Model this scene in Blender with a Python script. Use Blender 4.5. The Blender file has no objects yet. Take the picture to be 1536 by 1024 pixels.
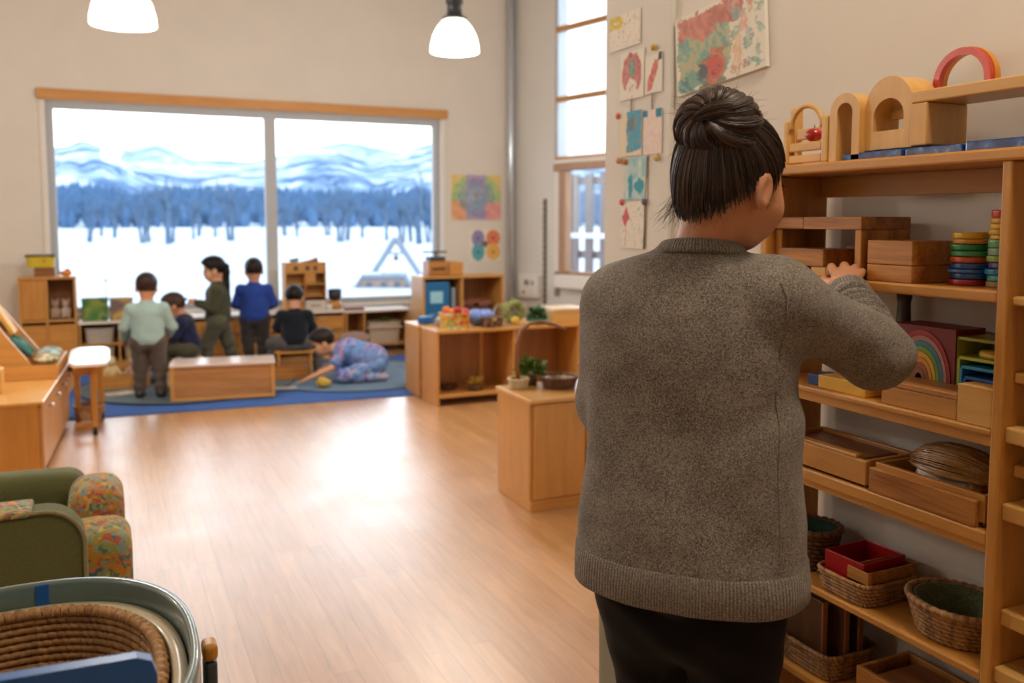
import bpy, bmesh, math, random
import numpy as np
from mathutils import Vector, Matrix

random.seed(7)
RNG = np.random.default_rng(7)
SC = bpy.context.scene
COL = SC.collection
PI = math.pi


# ------------------------------------------------------------------ materials
def lin(h):
    h = h.lstrip('#')
    out = []
    for i in (0, 2, 4):
        c = int(h[i:i + 2], 16) / 255
        out.append(c / 12.92 if c <= 0.04045 else ((c + 0.055) / 1.055) ** 2.4)
    return (*out, 1.0)


def new_mat(name):
    m = bpy.data.materials.new(name)
    m.use_nodes = True
    nt = m.node_tree
    b = nt.nodes['Principled BSDF']
    return m, nt, b


def node(nt, typ, **kw):
    n = nt.nodes.new(typ)
    for k, v in kw.items():
        if k.startswith('i_'):
            key = k[2:]
            key = int(key) if key.isdigit() else key
            n.inputs[key].default_value = v
        else:
            setattr(n, k, v)
    return n


def ramp(nt, stops, interp='LINEAR'):
    n = nt.nodes.new('ShaderNodeValToRGB')
    cr = n.color_ramp
    cr.interpolation = interp
    while len(cr.elements) < len(stops):
        cr.elements.new(0.5)
    for e, (p, c) in zip(cr.elements, stops):
        e.position = p
        e.color = c
    return n


def objcoord(nt, scale=(1, 1, 1), rot=(0, 0, 0)):
    tc = nt.nodes.new('ShaderNodeTexCoord')
    oi = nt.nodes.new('ShaderNodeObjectInfo')
    mul = node(nt, 'ShaderNodeMath', operation='MULTIPLY', i_1=37.0)
    nt.links.new(oi.outputs['Random'], mul.inputs[0])
    add = node(nt, 'ShaderNodeVectorMath', operation='ADD')
    nt.links.new(tc.outputs['Object'], add.inputs[0])
    nt.links.new(mul.outputs[0], add.inputs[1])
    mp = nt.nodes.new('ShaderNodeMapping')
    mp.inputs['Scale'].default_value = scale
    mp.inputs['Rotation'].default_value = rot
    nt.links.new(add.outputs[0], mp.inputs['Vector'])
    return mp.outputs['Vector']


def wood(name, light, dark, axis='X', scale=1.0, rough=0.42, contrast=1.0, coat=0.15):
    m, nt, b = new_mat(name)
    s = {'X': (1.2, 14, 14), 'Y': (14, 1.2, 14), 'Z': (14, 14, 1.2)}[axis]
    v = objcoord(nt, tuple(k * scale for k in s))
    n1 = node(nt, 'ShaderNodeTexNoise', i_Scale=1.6, i_Detail=5.0, i_Roughness=0.6, i_Distortion=0.8)
    nt.links.new(v, n1.inputs['Vector'])
    n2 = node(nt, 'ShaderNodeTexNoise', i_Scale=9.0, i_Detail=3.0, i_Roughness=0.6)
    nt.links.new(v, n2.inputs['Vector'])
    mix = node(nt, 'ShaderNodeMath', operation='MULTIPLY_ADD', i_1=0.3)
    nt.links.new(n2.outputs['Fac'], mix.inputs[0])
    nt.links.new(n1.outputs['Fac'], mix.inputs[2])
    w = 0.3 / contrast
    r = ramp(nt, [(max(0, 0.64 - w), lin(dark)), (min(1, 0.64 + w), lin(light))])
    nt.links.new(mix.outputs[0], r.inputs[0])
    nt.links.new(r.outputs[0], b.inputs['Base Color'])
    b.inputs['Roughness'].default_value = rough
    b.inputs['Coat Weight'].default_value = coat
    b.inputs['Coat Roughness'].default_value = 0.25
    bp = node(nt, 'ShaderNodeBump', i_Strength=0.06, i_Distance=0.002)
    nt.links.new(n2.outputs['Fac'], bp.inputs['Height'])
    nt.links.new(bp.outputs[0], b.inputs['Normal'])
    return m


def plain(name, col, rough=0.5, var=0.06, scale=30.0, metal=0.0, bump=0.0, coat=0.0, sheen=0.0, emit=0.0, sss=0.0):
    m, nt, b = new_mat(name)
    v = objcoord(nt)
    n = node(nt, 'ShaderNodeTexNoise', i_Scale=scale, i_Detail=3.0)
    nt.links.new(v, n.inputs['Vector'])
    c = lin(col)
    lo = tuple(x * (1 - var) for x in c[:3]) + (1,)
    hi = tuple(min(1, x * (1 + var)) for x in c[:3]) + (1,)
    r = ramp(nt, [(0.3, lo), (0.7, hi)])
    nt.links.new(n.outputs['Fac'], r.inputs[0])
    nt.links.new(r.outputs[0], b.inputs['Base Color'])
    b.inputs['Roughness'].default_value = rough
    b.inputs['Metallic'].default_value = metal
    b.inputs['Coat Weight'].default_value = coat
    b.inputs['Sheen Weight'].default_value = sheen
    if sss:
        b.inputs['Subsurface Weight'].default_value = sss
        b.inputs['Subsurface Radius'].default_value = (0.012, 0.005, 0.003)
    if emit:
        b.inputs['Emission Color'].default_value = c
        b.inputs['Emission Strength'].default_value = emit
    if bump:
        bp = node(nt, 'ShaderNodeBump', i_Strength=bump, i_Distance=0.003)
        nt.links.new(n.outputs['Fac'], bp.inputs['Height'])
        nt.links.new(bp.outputs[0], b.inputs['Normal'])
    return m


def patches(name, cols, scale=30.0, rough=0.8, distort=0.0, bump=0.15, smooth=False):
    """Printed cloth or picture print: random blotches of the given colours."""
    m, nt, b = new_mat(name)
    v = objcoord(nt)
    src = v
    if distort:
        nz = node(nt, 'ShaderNodeTexNoise', i_Scale=scale * 0.6, i_Detail=2.0)
        nt.links.new(v, nz.inputs['Vector'])
        mx = node(nt, 'ShaderNodeVectorMath', operation='MULTIPLY_ADD')
        mx.inputs[1].default_value = (distort,) * 3
        nt.links.new(nz.outputs['Color'], mx.inputs[0])
        nt.links.new(v, mx.inputs[2])
        src = mx.outputs[0]
    vo = node(nt, 'ShaderNodeTexVoronoi', i_Scale=scale)
    if smooth:
        vo.feature = 'SMOOTH_F1'
    nt.links.new(src, vo.inputs['Vector'])
    sep = nt.nodes.new('ShaderNodeSeparateColor')
    nt.links.new(vo.outputs['Color'], sep.inputs[0])
    k = len(cols)
    r = ramp(nt, [(i / k, lin(c)) for i, c in enumerate(cols)], 'LINEAR' if smooth else 'CONSTANT')
    nt.links.new(sep.outputs[0], r.inputs[0])
    nt.links.new(r.outputs[0], b.inputs['Base Color'])
    b.inputs['Roughness'].default_value = rough
    n = node(nt, 'ShaderNodeTexNoise', i_Scale=scale * 8, i_Detail=2.0)
    nt.links.new(v, n.inputs['Vector'])
    bp = node(nt, 'ShaderNodeBump', i_Strength=bump, i_Distance=0.002)
    nt.links.new(n.outputs['Fac'], bp.inputs['Height'])
    nt.links.new(bp.outputs[0], b.inputs['Normal'])
    return m


def fabric(name, col, col2=None, scale=500.0, rough=0.95, bump=0.3, sheen=0.15, streak=None, dist=0.0015):
    m, nt, b = new_mat(name)
    v = objcoord(nt, streak or (1, 1, 1))
    n = node(nt, 'ShaderNodeTexNoise', i_Scale=scale, i_Detail=2.0, i_Roughness=0.7)
    nt.links.new(v, n.inputs['Vector'])
    c = lin(col)
    c2 = lin(col2) if col2 else tuple(x * 0.75 for x in c[:3]) + (1,)
    r = ramp(nt, [(0.38, c2), (0.62, c)])
    nt.links.new(n.outputs['Fac'], r.inputs[0])
    nt.links.new(r.outputs[0], b.inputs['Base Color'])
    b.inputs['Roughness'].default_value = rough
    b.inputs['Sheen Weight'].default_value = sheen
    b.inputs['Specular IOR Level'].default_value = 0.2
    bp = node(nt, 'ShaderNodeBump', i_Strength=bump, i_Distance=dist)
    nt.links.new(n.outputs['Fac'], bp.inputs['Height'])
    nt.links.new(bp.outputs[0], b.inputs['Normal'])
    return m


def vcol_mat(name, rough=0.75):
    m, nt, b = new_mat(name)
    a = node(nt, 'ShaderNodeVertexColor', layer_name='paint')
    nt.links.new(a.outputs['Color'], b.inputs['Base Color'])
    b.inputs['Roughness'].default_value = rough
    n = node(nt, 'ShaderNodeTexNoise', i_Scale=400.0)
    bp = node(nt, 'ShaderNodeBump', i_Strength=0.1, i_Distance=0.001)
    nt.links.new(n.outputs['Fac'], bp.inputs['Height'])
    nt.links.new(bp.outputs[0], b.inputs['Normal'])
    return m


def glass_mat(name, tint=(1, 1, 1, 1), refl=0.08, rough=0.0):
    m = bpy.data.materials.new(name)
    m.use_nodes = True
    nt = m.node_tree
    nt.nodes.clear()
    out = nt.nodes.new('ShaderNodeOutputMaterial')
    t = nt.nodes.new('ShaderNodeBsdfTransparent')
    t.inputs[0].default_value = tint
    g = nt.nodes.new('ShaderNodeBsdfGlossy')
    g.inputs['Roughness'].default_value = rough
    fr = node(nt, 'ShaderNodeLayerWeight', i_Blend=0.25)
    mul = node(nt, 'ShaderNodeMath', operation='MULTIPLY', i_1=refl * 4)
    nt.links.new(fr.outputs['Fresnel'], mul.inputs[0])
    mix = nt.nodes.new('ShaderNodeMixShader')
    nt.links.new(mul.outputs[0], mix.inputs[0])
    nt.links.new(t.outputs[0], mix.inputs[1])
    nt.links.new(g.outputs[0], mix.inputs[2])
    nt.links.new(mix.outputs[0], out.inputs[0])
    return m


# ------------------------------------------------------------------ mesh builder
class MB:
    def __init__(s):
        s.v, s.f, s.sm = [], [], []

    def add(s, vs, fs, smooth=False, M=None):
        o = len(s.v)
        if M is not None:
            vs = [M @ Vector(p) for p in vs]
        s.v.extend(tuple(p) for p in vs)
        for f in fs:
            s.f.append(tuple(i + o for i in f))
            s.sm.append(smooth)
        return s

    def box(s, lo, hi, bev=0.003, rz=0.0, M=None, seg=2):
        lo, hi = Vector(lo), Vector(hi)
        c, d = (lo + hi) / 2, hi - lo
        bm = bmesh.new()
        bmesh.ops.create_cube(bm, size=1)
        for v in bm.verts:
            v.co = Vector((v.co.x * d.x, v.co.y * d.y, v.co.z * d.z))
        b = min(bev, min(d) * 0.45)
        if b > 1e-5:
            bmesh.ops.bevel(bm, geom=list(bm.edges), offset=b, segments=seg, affect='EDGES', profile=0.5)
        T = Matrix.Translation(c)
        if rz:
            T = T @ Matrix.Rotation(rz, 4, 'Z')
        if M is not None:
            T = M @ T
        bm.verts.index_update()
        s.add([T @ v.co for v in bm.verts], [[v.index for v in f.verts] for f in bm.faces])
        bm.free()
        return s

    def tube(s, pts, r, n=8, closed=False, cap=True, smooth=True, squash=None):
        """Round rod along pts; r is a number or one per point."""
        P = [Vector(p) for p in pts]
        m = len(P)
        R = [r] * m if not hasattr(r, '__len__') else list(r)
        vs, fs = [], []
        up = None
        for i, p in enumerate(P):
            if closed:
                t = (P[(i + 1) % m] - P[i - 1]).normalized()
            else:
                t = (P[min(i + 1, m - 1)] - P[max(i - 1, 0)]).normalized()
            if up is None:
                up = Vector((0, 0, 1)) if abs(t.z) < 0.9 else Vector((1, 0, 0))
            a = t.cross(up)
            if a.length < 1e-6:
                a = t.cross(Vector((0, 1, 0)))
            a.normalize()
            b = a.cross(t).normalized()
            up = b
            for k in range(n):
                w = 2 * PI * k / n
                ca, cb = math.cos(w), math.sin(w)
                if squash:
                    ca *= squash[0]
                    cb *= squash[1]
                vs.append(p + (a * ca + b * cb) * R[i])
        for i in range(m if closed else m - 1):
            j = (i + 1) % m
            for k in range(n):
                l = (k + 1) % n
                fs.append((i * n + k, i * n + l, j * n + l, j * n + k))
        if cap and not closed:
            fs.append(tuple(range(n - 1, -1, -1)))
            fs.append(tuple((m - 1) * n + k for k in range(n)))
        return s.add(vs, fs, smooth)

    def lathe(s, prof, n=32, c=(0, 0, 0), sx=1.0, sy=1.0, smooth=True, M=None, cap=True):
        """Profile [(r, z), ...] turned about z."""
        vs, fs = [], []
        for r, z in prof:
            for k in range(n):
                w = 2 * PI * k / n
                vs.append((c[0] + r * math.cos(w) * sx, c[1] + r * math.sin(w) * sy, c[2] + z))
        m = len(prof)
        for i in range(m - 1):
            for k in range(n):
                l = (k + 1) % n
                fs.append((i * n + k, i * n + l, (i + 1) * n + l, (i + 1) * n + k))
        if cap:
            if prof[0][0] > 1e-6:
                fs.append(tuple(range(n - 1, -1, -1)))
            if prof[-1][0] > 1e-6:
                fs.append(tuple((m - 1) * n + k for k in range(n)))
        return s.add(vs, fs, smooth, M)

    def prism(s, outline, d0, d1, M=None, smooth=False):
        """2-D outline (x, z) pushed along y from d0 to d1."""
        n = len(outline)
        vs = [(x, d0, z) for x, z in outline] + [(x, d1, z) for x, z in outline]
        fs = [tuple(range(n)), tuple(range(2 * n - 1, n - 1, -1))]
        for i in range(n):
            j = (i + 1) % n
            fs.append((i, i + n, j + n, j))
        return s.add(vs, fs, smooth, M)

    def strip(s, outer, inner, d0, d1, M=None, closed=False):
        """Band between two matching 2-D curves (x, z), pushed along y."""
        n = len(outer)
        vs = []
        for d in (d0, d1):
            vs += [(x, d, z) for x, z in outer] + [(x, d, z) for x, z in inner]
        fs = []
        o0, i0, o1, i1 = 0, n, 2 * n, 3 * n
        m = n if closed else n - 1
        for k in range(m):
            l = (k + 1) % n
            fs += [(o0 + k, o0 + l, i0 + l, i0 + k), (o1 + l, o1 + k, i1 + k, i1 + l),
                   (o0 + l, o0 + k, o1 + k, o1 + l), (i0 + k, i0 + l, i1 + l, i1 + k)]
        if not closed:
            for k in (0, n - 1):
                fs.append((o0 + k, i0 + k, i1 + k, o1 + k))
        return s.add(vs, fs, False, M)

    def ball(s, c, r, n=16, M=None):
        r = r if hasattr(r, '__len__') else (r, r, r)
        vs, fs = [(c[0], c[1], c[2] - r[2])], []
        h = n // 2
        for i in range(1, h):
            t = -PI / 2 + PI * i / h
            for k in range(n):
                w = 2 * PI * k / n
                vs.append((c[0] + r[0] * math.cos(t) * math.cos(w), c[1] + r[1] * math.cos(t) * math.sin(w), c[2] + r[2] * math.sin(t)))
        vs.append((c[0], c[1], c[2] + r[2]))
        for k in range(n):
            fs.append((0, 1 + (k + 1) % n, 1 + k))
            fs.append((len(vs) - 1, 1 + (h - 2) * n + k, 1 + (h - 2) * n + (k + 1) % n))
        for i in range(h - 2):
            for k in range(n):
                l = (k + 1) % n
                fs.append((1 + i * n + k, 1 + i * n + l, 1 + (i + 1) * n + l, 1 + (i + 1) * n + k))
        return s.add(vs, fs, True, M)

    def move(s, d):
        s.v = [(x + d[0], y + d[1], z + d[2]) for x, y, z in s.v]
        return s

    def xf(s, M):
        s.v = [tuple(M @ Vector(p)) for p in s.v]
        return s


def wpos(o):
    p = Vector(o.location)
    while o.parent:
        o = o.parent
        p += Vector(o.location)
    return p


def make(name, mb, mat, parent=None, world=False, loc=None, smooth=None, fixn=True):
    """One mesh object. world=True: the vertices are world positions and are made local to the parent."""
    vs = mb.v
    me = bpy.data.meshes.new(name)
    if world and parent is not None:
        q = wpos(parent)
        vs = [(x - q.x, y - q.y, z - q.z) for x, y, z in vs]
    elif loc is not None and world:
        vs = [(x - loc[0], y - loc[1], z - loc[2]) for x, y, z in vs]
    me.from_pydata(vs, [], mb.f)
    me.polygons.foreach_set('use_smooth', mb.sm if smooth is None else [smooth] * len(mb.f))
    if fixn:
        bm = bmesh.new()
        bm.from_mesh(me)
        bmesh.ops.recalc_face_normals(bm, faces=bm.faces)
        bm.to_mesh(me)
        bm.free()
    me.update()
    if mat:
        me.materials.append(mat)
    o = bpy.data.objects.new(name, me)
    COL.objects.link(o)
    if parent is not None:
        o.parent = parent
    elif loc is not None:
        o.location = loc
    return o


def tag(o, label=None, cat=None, group=None, kind=None):
    if label:
        o['label'] = label
    if cat:
        o['category'] = cat
    if group:
        o['group'] = group
    if kind:
        o['kind'] = kind
    return o


def thing(name, label, cat, loc=(0, 0, 0), rz=0.0, group=None):
    o = bpy.data.objects.new(name, None)
    o.empty_display_size = 0.05
    o.location = loc
    o.rotation_euler = (0, 0, rz)
    COL.objects.link(o)
    return tag(o, label, cat, group)


def solo(name, label, cat, mb, mat, loc=(0, 0, 0), group=None, world=False, rz=0.0, **kw):
    o = make(name, mb, mat, None, world=world, loc=loc, **kw)
    o.rotation_euler = (0, 0, rz)
    return tag(o, label, cat, group)


def struct(name, mb, mat, label=None, cat=None, parent=None):
    o = make(name, mb, mat, parent)
    if parent is None:
        tag(o, label, cat, None, 'structure')
    return o


def dup(root, loc, rz=0.0, label=None):
    c = root.copy()
    COL.objects.link(c)
    c.location = loc
    c.rotation_euler = (0, 0, rz)
    if label:
        c['label'] = label
    for ch in list(root.children):
        k = ch.copy()
        COL.objects.link(k)
        k.parent = c
        for g in list(ch.children):
            q = g.copy()
            COL.objects.link(q)
            q.parent = k
    return c


def arc(r, a0, a1, n, cx=0.0, cz=0.0, sx=1.0, sz=1.0):
    return [(cx + r * sx * math.cos(a0 + (a1 - a0) * i / n), cz + r * sz * math.sin(a0 + (a1 - a0) * i / n)) for i in range(n + 1)]


def tray_mb(lo, hi, t=0.008, bev=0.002, floor=0.008):
    """Open-topped box: four walls and a bottom."""
    x0, y0, z0 = lo
    x1, y1, z1 = hi
    m = MB()
    m.box((x0, y0, z0), (x1, y1, z0 + floor), bev)
    m.box((x0, y0, z0), (x0 + t, y1, z1), bev)
    m.box((x1 - t, y0, z0), (x1, y1, z1), bev)
    m.box((x0 + t * .9, y0, z0), (x1 - t * .9, y0 + t, z1), bev)
    m.box((x0 + t * .9, y1 - t, z0), (x1 - t * .9, y1, z1), bev)
    return m


def superell(a, b, e, n):
    pts = []
    for k in range(n):
        w = 2 * PI * k / n
        c, s_ = math.cos(w), math.sin(w)
        pts.append((a * math.copysign(abs(c) ** (2 / e), c), b * math.copysign(abs(s_) ** (2 / e), s_)))
    return pts


def coil_basket(a0, b0, a1, b1, h, rows, e=2.0, n=96, rope=None, twist=24, rim=1.35, bottom=True):
    """Woven basket: stacked coils of twisted cord from (a0, b0) at the bottom to (a1, b1) at the rim."""
    m = MB()
    rope = rope or h / rows * 0.56
    for i in range(rows):
        t = i / max(1, rows - 1)
        a, b = a0 + (a1 - a0) * t, b0 + (b1 - b0) * t
        k = rim if i == rows - 1 else 1.0
        base = superell(a, b, e, n)
        ph = PI * (i % 2)
        pts, rad = [], []
        for j, (x, y) in enumerate(base):
            w = 2 * PI * j / n * twist + ph
            q = math.sin(w)
            sc = 1 + 0.14 * rope / max(a, 1e-3) * q
            pts.append((x * sc, y * sc, rope * 1.12 + t * (h - rope * 1.7) + 0.1 * rope * math.cos(w)))
            rad.append(rope * k * (0.90 + 0.13 * q))
        m.tube(pts, rad, 7, closed=True)
    if bottom:
        base = superell(a0, b0, e, n)
        vs = [(x, y, rope * 1.2) for x, y in base] + [(0, 0, rope * 1.2)] + [(x, y, 0.001) for x, y in base] + [(0, 0, 0.001)]
        fs = [(j, (j + 1) % n, n) for j in range(n)] + [(n + 1 + (j + 1) % n, n + 1 + j, 2 * n + 1) for j in range(n)]
        m.add(vs, fs)
    return m


# ------------------------------------------------------------------ voxel modelling for soft bodies
class Vox:
    def __init__(s, lo, hi, res):
        s.o = np.array(lo, np.float64)
        s.res = res
        s.n = np.ceil((np.array(hi) - s.o) / res).astype(int) + 1
        s.d = np.full(s.n, 0.5, np.float32)

    def sub(s, lo, hi):
        i0 = np.clip(np.floor((np.array(lo) - s.o) / s.res).astype(int), 0, s.n)
        i1 = np.clip(np.ceil((np.array(hi) - s.o) / s.res).astype(int) + 1, 0, s.n)
        ax = [(s.o[k] + s.res * np.arange(i0[k], i1[k])).astype(np.float32) for k in range(3)]
        sl = tuple(slice(i0[k], i1[k]) for k in range(3))
        return sl, ax[0][:, None, None], ax[1][None, :, None], ax[2][None, None, :]

    def add(s, fn, lo, hi, k=0.02, mode='u'):
        pad = 2 * k + 3 * s.res
        sl, X, Y, Z = s.sub(np.array(lo) - pad, np.array(hi) + pad)
        cur = s.d[sl]
        if cur.size == 0:
            return s
        v = fn(X, Y, Z)
        if mode == 'u':
            h = np.clip(0.5 + 0.5 * (cur - v) / k, 0, 1)
            s.d[sl] = cur * (1 - h) + v * h - k * h * (1 - h)
        elif mode == 's':
            v = -v
            h = np.clip(0.5 - 0.5 * (cur - v) / k, 0, 1)
            s.d[sl] = cur * (1 - h) + v * h + k * h * (1 - h)
        return s

    def cap(s, a, b, ra, rb=None, k=0.02, mode='u', wob=None):
        rb = ra if rb is None else rb
        a, b = np.array(a, np.float32), np.array(b, np.float32)
        ba = b - a
        L = float(ba @ ba) + 1e-9
        R = max(ra, rb)

        def fn(X, Y, Z):
            px, py, pz = X - a[0], Y - a[1], Z - a[2]
            t = np.clip((px * ba[0] + py * ba[1] + pz * ba[2]) / L, 0, 1)
            r = ra + (rb - ra) * t
            if wob:
                r = r + wob(t)
            return np.sqrt((px - t * ba[0]) ** 2 + (py - t * ba[1]) ** 2 + (pz - t * ba[2]) ** 2) - r
        return s.add(fn, np.minimum(a, b) - R, np.maximum(a, b) + R, k, mode)

    def ell(s, c, r, k=0.02, mode='u', M=None):
        """Ellipsoid with half-axes r; M (3x3 numpy, columns = axes) turns it."""
        c = np.array(c, np.float32)
        r = np.array(r, np.float32)
        R = float(r.max())
        A = np.eye(3) if M is None else np.array(M)

        def fn(X, Y, Z):
            px, py, pz = X - c[0], Y - c[1], Z - c[2]
            q = [(px * A[0, i] + py * A[1, i] + pz * A[2, i]) for i in range(3)]
            k0 = np.sqrt(sum((q[i] / r[i]) ** 2 for i in range(3)))
            k1 = np.sqrt(sum((q[i] / r[i] ** 2) ** 2 for i in range(3))) + 1e-6
            return k0 * (k0 - 1) / k1
        return s.add(fn, c - R, c + R, k, mode)

    def plane(s, p, n):
        """Keep only the side the normal points away from."""
        n = np.array(n, np.float32)
        n = n / np.linalg.norm(n)
        p = np.array(p, np.float32)
        sl, X, Y, Z = s.sub(s.o, s.o + s.res * s.n)
        v = (X - p[0]) * n[0] + (Y - p[1]) * n[1] + (Z - p[2]) * n[2]
        s.d[sl] = np.maximum(s.d[sl], v)
        return s

    def warp(s, fn):
        sl, X, Y, Z = s.sub(s.o, s.o + s.res * s.n)
        s.d[sl] = s.d[sl] + fn(X, Y, Z)
        return s

    def mesh(s):
        d = s.d.copy()
        for ax in range(3):
            i = [slice(None)] * 3
            i[ax] = 0
            d[tuple(i)] = 0.5
            i[ax] = -1
            d[tuple(i)] = 0.5
        nx, ny, nz = d.shape
        ins = d < 0
        cs = [(i, j, k) for i in (0, 1) for j in (0, 1) for k in (0, 1)]
        cut = lambda A, c: A[c[0]:nx - 1 + c[0], c[1]:ny - 1 + c[1], c[2]:nz - 1 + c[2]]
        cnt = sum(cut(ins, c).astype(np.int8) for c in cs)
        I = np.argwhere((cnt > 0) & (cnt < 8))
        idx = np.full((nx - 1, ny - 1, nz - 1), -1, np.int64)
        idx[I[:, 0], I[:, 1], I[:, 2]] = np.arange(len(I))
        acc = np.zeros((len(I), 3))
        num = np.zeros(len(I))
        for a in cs:
            for ax in range(3):
                if a[ax]:
                    continue
                b = list(a)
                b[ax] = 1
                da = d[I[:, 0] + a[0], I[:, 1] + a[1], I[:, 2] + a[2]].astype(float)
                db = d[I[:, 0] + b[0], I[:, 1] + b[1], I[:, 2] + b[2]].astype(float)
                m = (da < 0) != (db < 0)
                t = np.where(m, da / np.where(m, da - db, 1), 0)
                p = np.tile(np.array(a, float), (len(I), 1))
                p[:, ax] += t
                acc[m] += p[m]
                num[m] += 1
        V = s.o + s.res * (I + acc / num[:, None])
        F = []
        for ax in range(3):
            u, w = (ax + 1) % 3, (ax + 2) % 3
            lo = [slice(None)] * 3
            hi = [slice(None)] * 3
            lo[ax] = slice(0, -1)
            hi[ax] = slice(1, None)
            A, B = ins[tuple(lo)], ins[tuple(hi)]
            E = np.argwhere(A != B)
            E = E[(E[:, u] > 0) & (E[:, w] > 0) & (E[:, u] < d.shape[u] - 1) & (E[:, w] < d.shape[w] - 1)]
            fl = A[E[:, 0], E[:, 1], E[:, 2]]
            q = []
            for du, dw in ((-1, -1), (0, -1), (0, 0), (-1, 0)):
                e = E.copy()
                e[:, u] += du
                e[:, w] += dw
                q.append(idx[e[:, 0], e[:, 1], e[:, 2]])
            q = np.stack(q, 1)
            q[~fl] = q[~fl][:, ::-1]
            F.append(q)
        F = np.concatenate(F)
        mb = MB()
        mb.v = [tuple(p) for p in V]
        mb.f = [tuple(int(i) for i in f) for f in F]
        mb.sm = [True] * len(mb.f)
        return mb


def paint_card(w, h, fn, nx=90, ny=60, t=0.004):
    """A flat sheet standing in the x-z plane, face towards -y, each vertex given the colour fn(u, v)."""
    m = MB()
    vs = [((i / nx - 0.5) * w, 0, j / ny * h) for j in range(ny + 1) for i in range(nx + 1)]
    fs = [(j * (nx + 1) + i, j * (nx + 1) + i + 1, (j + 1) * (nx + 1) + i + 1, (j + 1) * (nx + 1) + i) for j in range(ny) for i in range(nx)]
    m.add(vs, fs)
    nb = len(vs)
    q = [(-w / 2, 0, 0), (w / 2, 0, 0), (w / 2, 0, h), (-w / 2, 0, h)]
    m.add(q + [(x, t, z) for x, y, z in q], [(4, 5, 6, 7), (0, 1, 5, 4), (1, 2, 6, 5), (2, 3, 7, 6), (3, 0, 4, 7)])
    cols = [fn((i / nx), (j / ny)) for j in range(ny + 1) for i in range(nx + 1)] + [lin('e8e4da')[:3]] * 8
    return m, cols, nb


def paint_obj(name, label, cat, w, h, fn, mat, loc, rz, group=None, tilt=0.0, parent=None, nx=90, ny=60, t=0.004):
    m, cols, nb = paint_card(w, h, fn, nx, ny, t)
    me = bpy.data.meshes.new(name)
    me.from_pydata(m.v, [], m.f)
    a = me.color_attributes.new('paint', 'FLOAT_COLOR', 'POINT')
    a.data.foreach_set('color', np.array([(*c[:3], 1.0) for c in cols], np.float32).ravel())
    me.materials.append(mat)
    o = bpy.data.objects.new(name, me)
    COL.objects.link(o)
    o.location = loc
    o.rotation_euler = (0, tilt, rz)
    if parent is not None:
        o.parent = parent
    else:
        tag(o, label, cat, group)
    return o


def vnoise(x, y, seed=0):
    """Smooth value noise for the paintings."""
    def hsh(i, j):
        n = (i * 374761393 + j * 668265263 + seed * 982451653) & 0x7fffffff
        n = ((n ^ (n >> 13)) * 1274126177) & 0x7fffffff
        return (n & 0xffff) / 0xffff
    i, j = math.floor(x), math.floor(y)
    fx, fy = x - i, y - j
    fx, fy = fx * fx * (3 - 2 * fx), fy * fy * (3 - 2 * fy)
    a = hsh(i, j) * (1 - fx) + hsh(i + 1, j) * fx
    b = hsh(i, j + 1) * (1 - fx) + hsh(i + 1, j + 1) * fx
    return a * (1 - fy) + b * fy


def mixc(a, b, t):
    t = max(0.0, min(1.0, t))
    return tuple(a[k] * (1 - t) + b[k] * t for k in range(3))
# ------------------------------------------------------------------ shared materials
W_SHELF = {a: wood('shelf_maple_' + a, 'd69c4c', 'b97a34', a, 1.0) for a in 'XYZ'}
W_BEECH = {a: wood('beech_' + a, 'd39a4e', 'b57632', a, 1.2) for a in 'XYZ'}
W_OAK = {a: wood('oak_blocks_' + a, 'cb8d44', '8a4e1b', a, 1.3, contrast=1.5) for a in 'XYZ'}
W_PALE = {a: wood('pale_maple_' + a, 'e2b56c', 'cb9548', a, 1.1) for a in 'XYZ'}
W_BROWN = {a: wood('walnut_' + a, 'a4683a', '6d3f1f', a, 1.2) for a in 'XYZ'}
W_DARK = {a: wood('dark_stained_' + a, '6a4526', '38220f', a, 1.5) for a in 'XYZ'}
WHITE_TOP = plain('white_laminate', 'efe6dc', 0.28, 0.02, 6, coat=0.4)
WHITE = plain('white_paint', 'e9e4dc', 0.6, 0.02)
WALL = plain('wall_paint', 'e2dcd3', 0.85, 0.02, 3, bump=0.02)
WALL_COOL = plain('wall_paint_cool', 'dedbd5', 0.85, 0.02, 3)
METAL = plain('grey_metal', '8d9093', 0.35, 0.04, 20, metal=0.8)
FRAME = plain('window_frame', 'b9bcc0', 0.45, 0.03)
DARKGREY = plain('dark_grey', '3c3d40', 0.5, 0.05)
BLACK = plain('black_rubber', '15151a', 0.6, 0.05)
GLASS = glass_mat('clear_glass')
PAINT = vcol_mat('child_paint')


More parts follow.
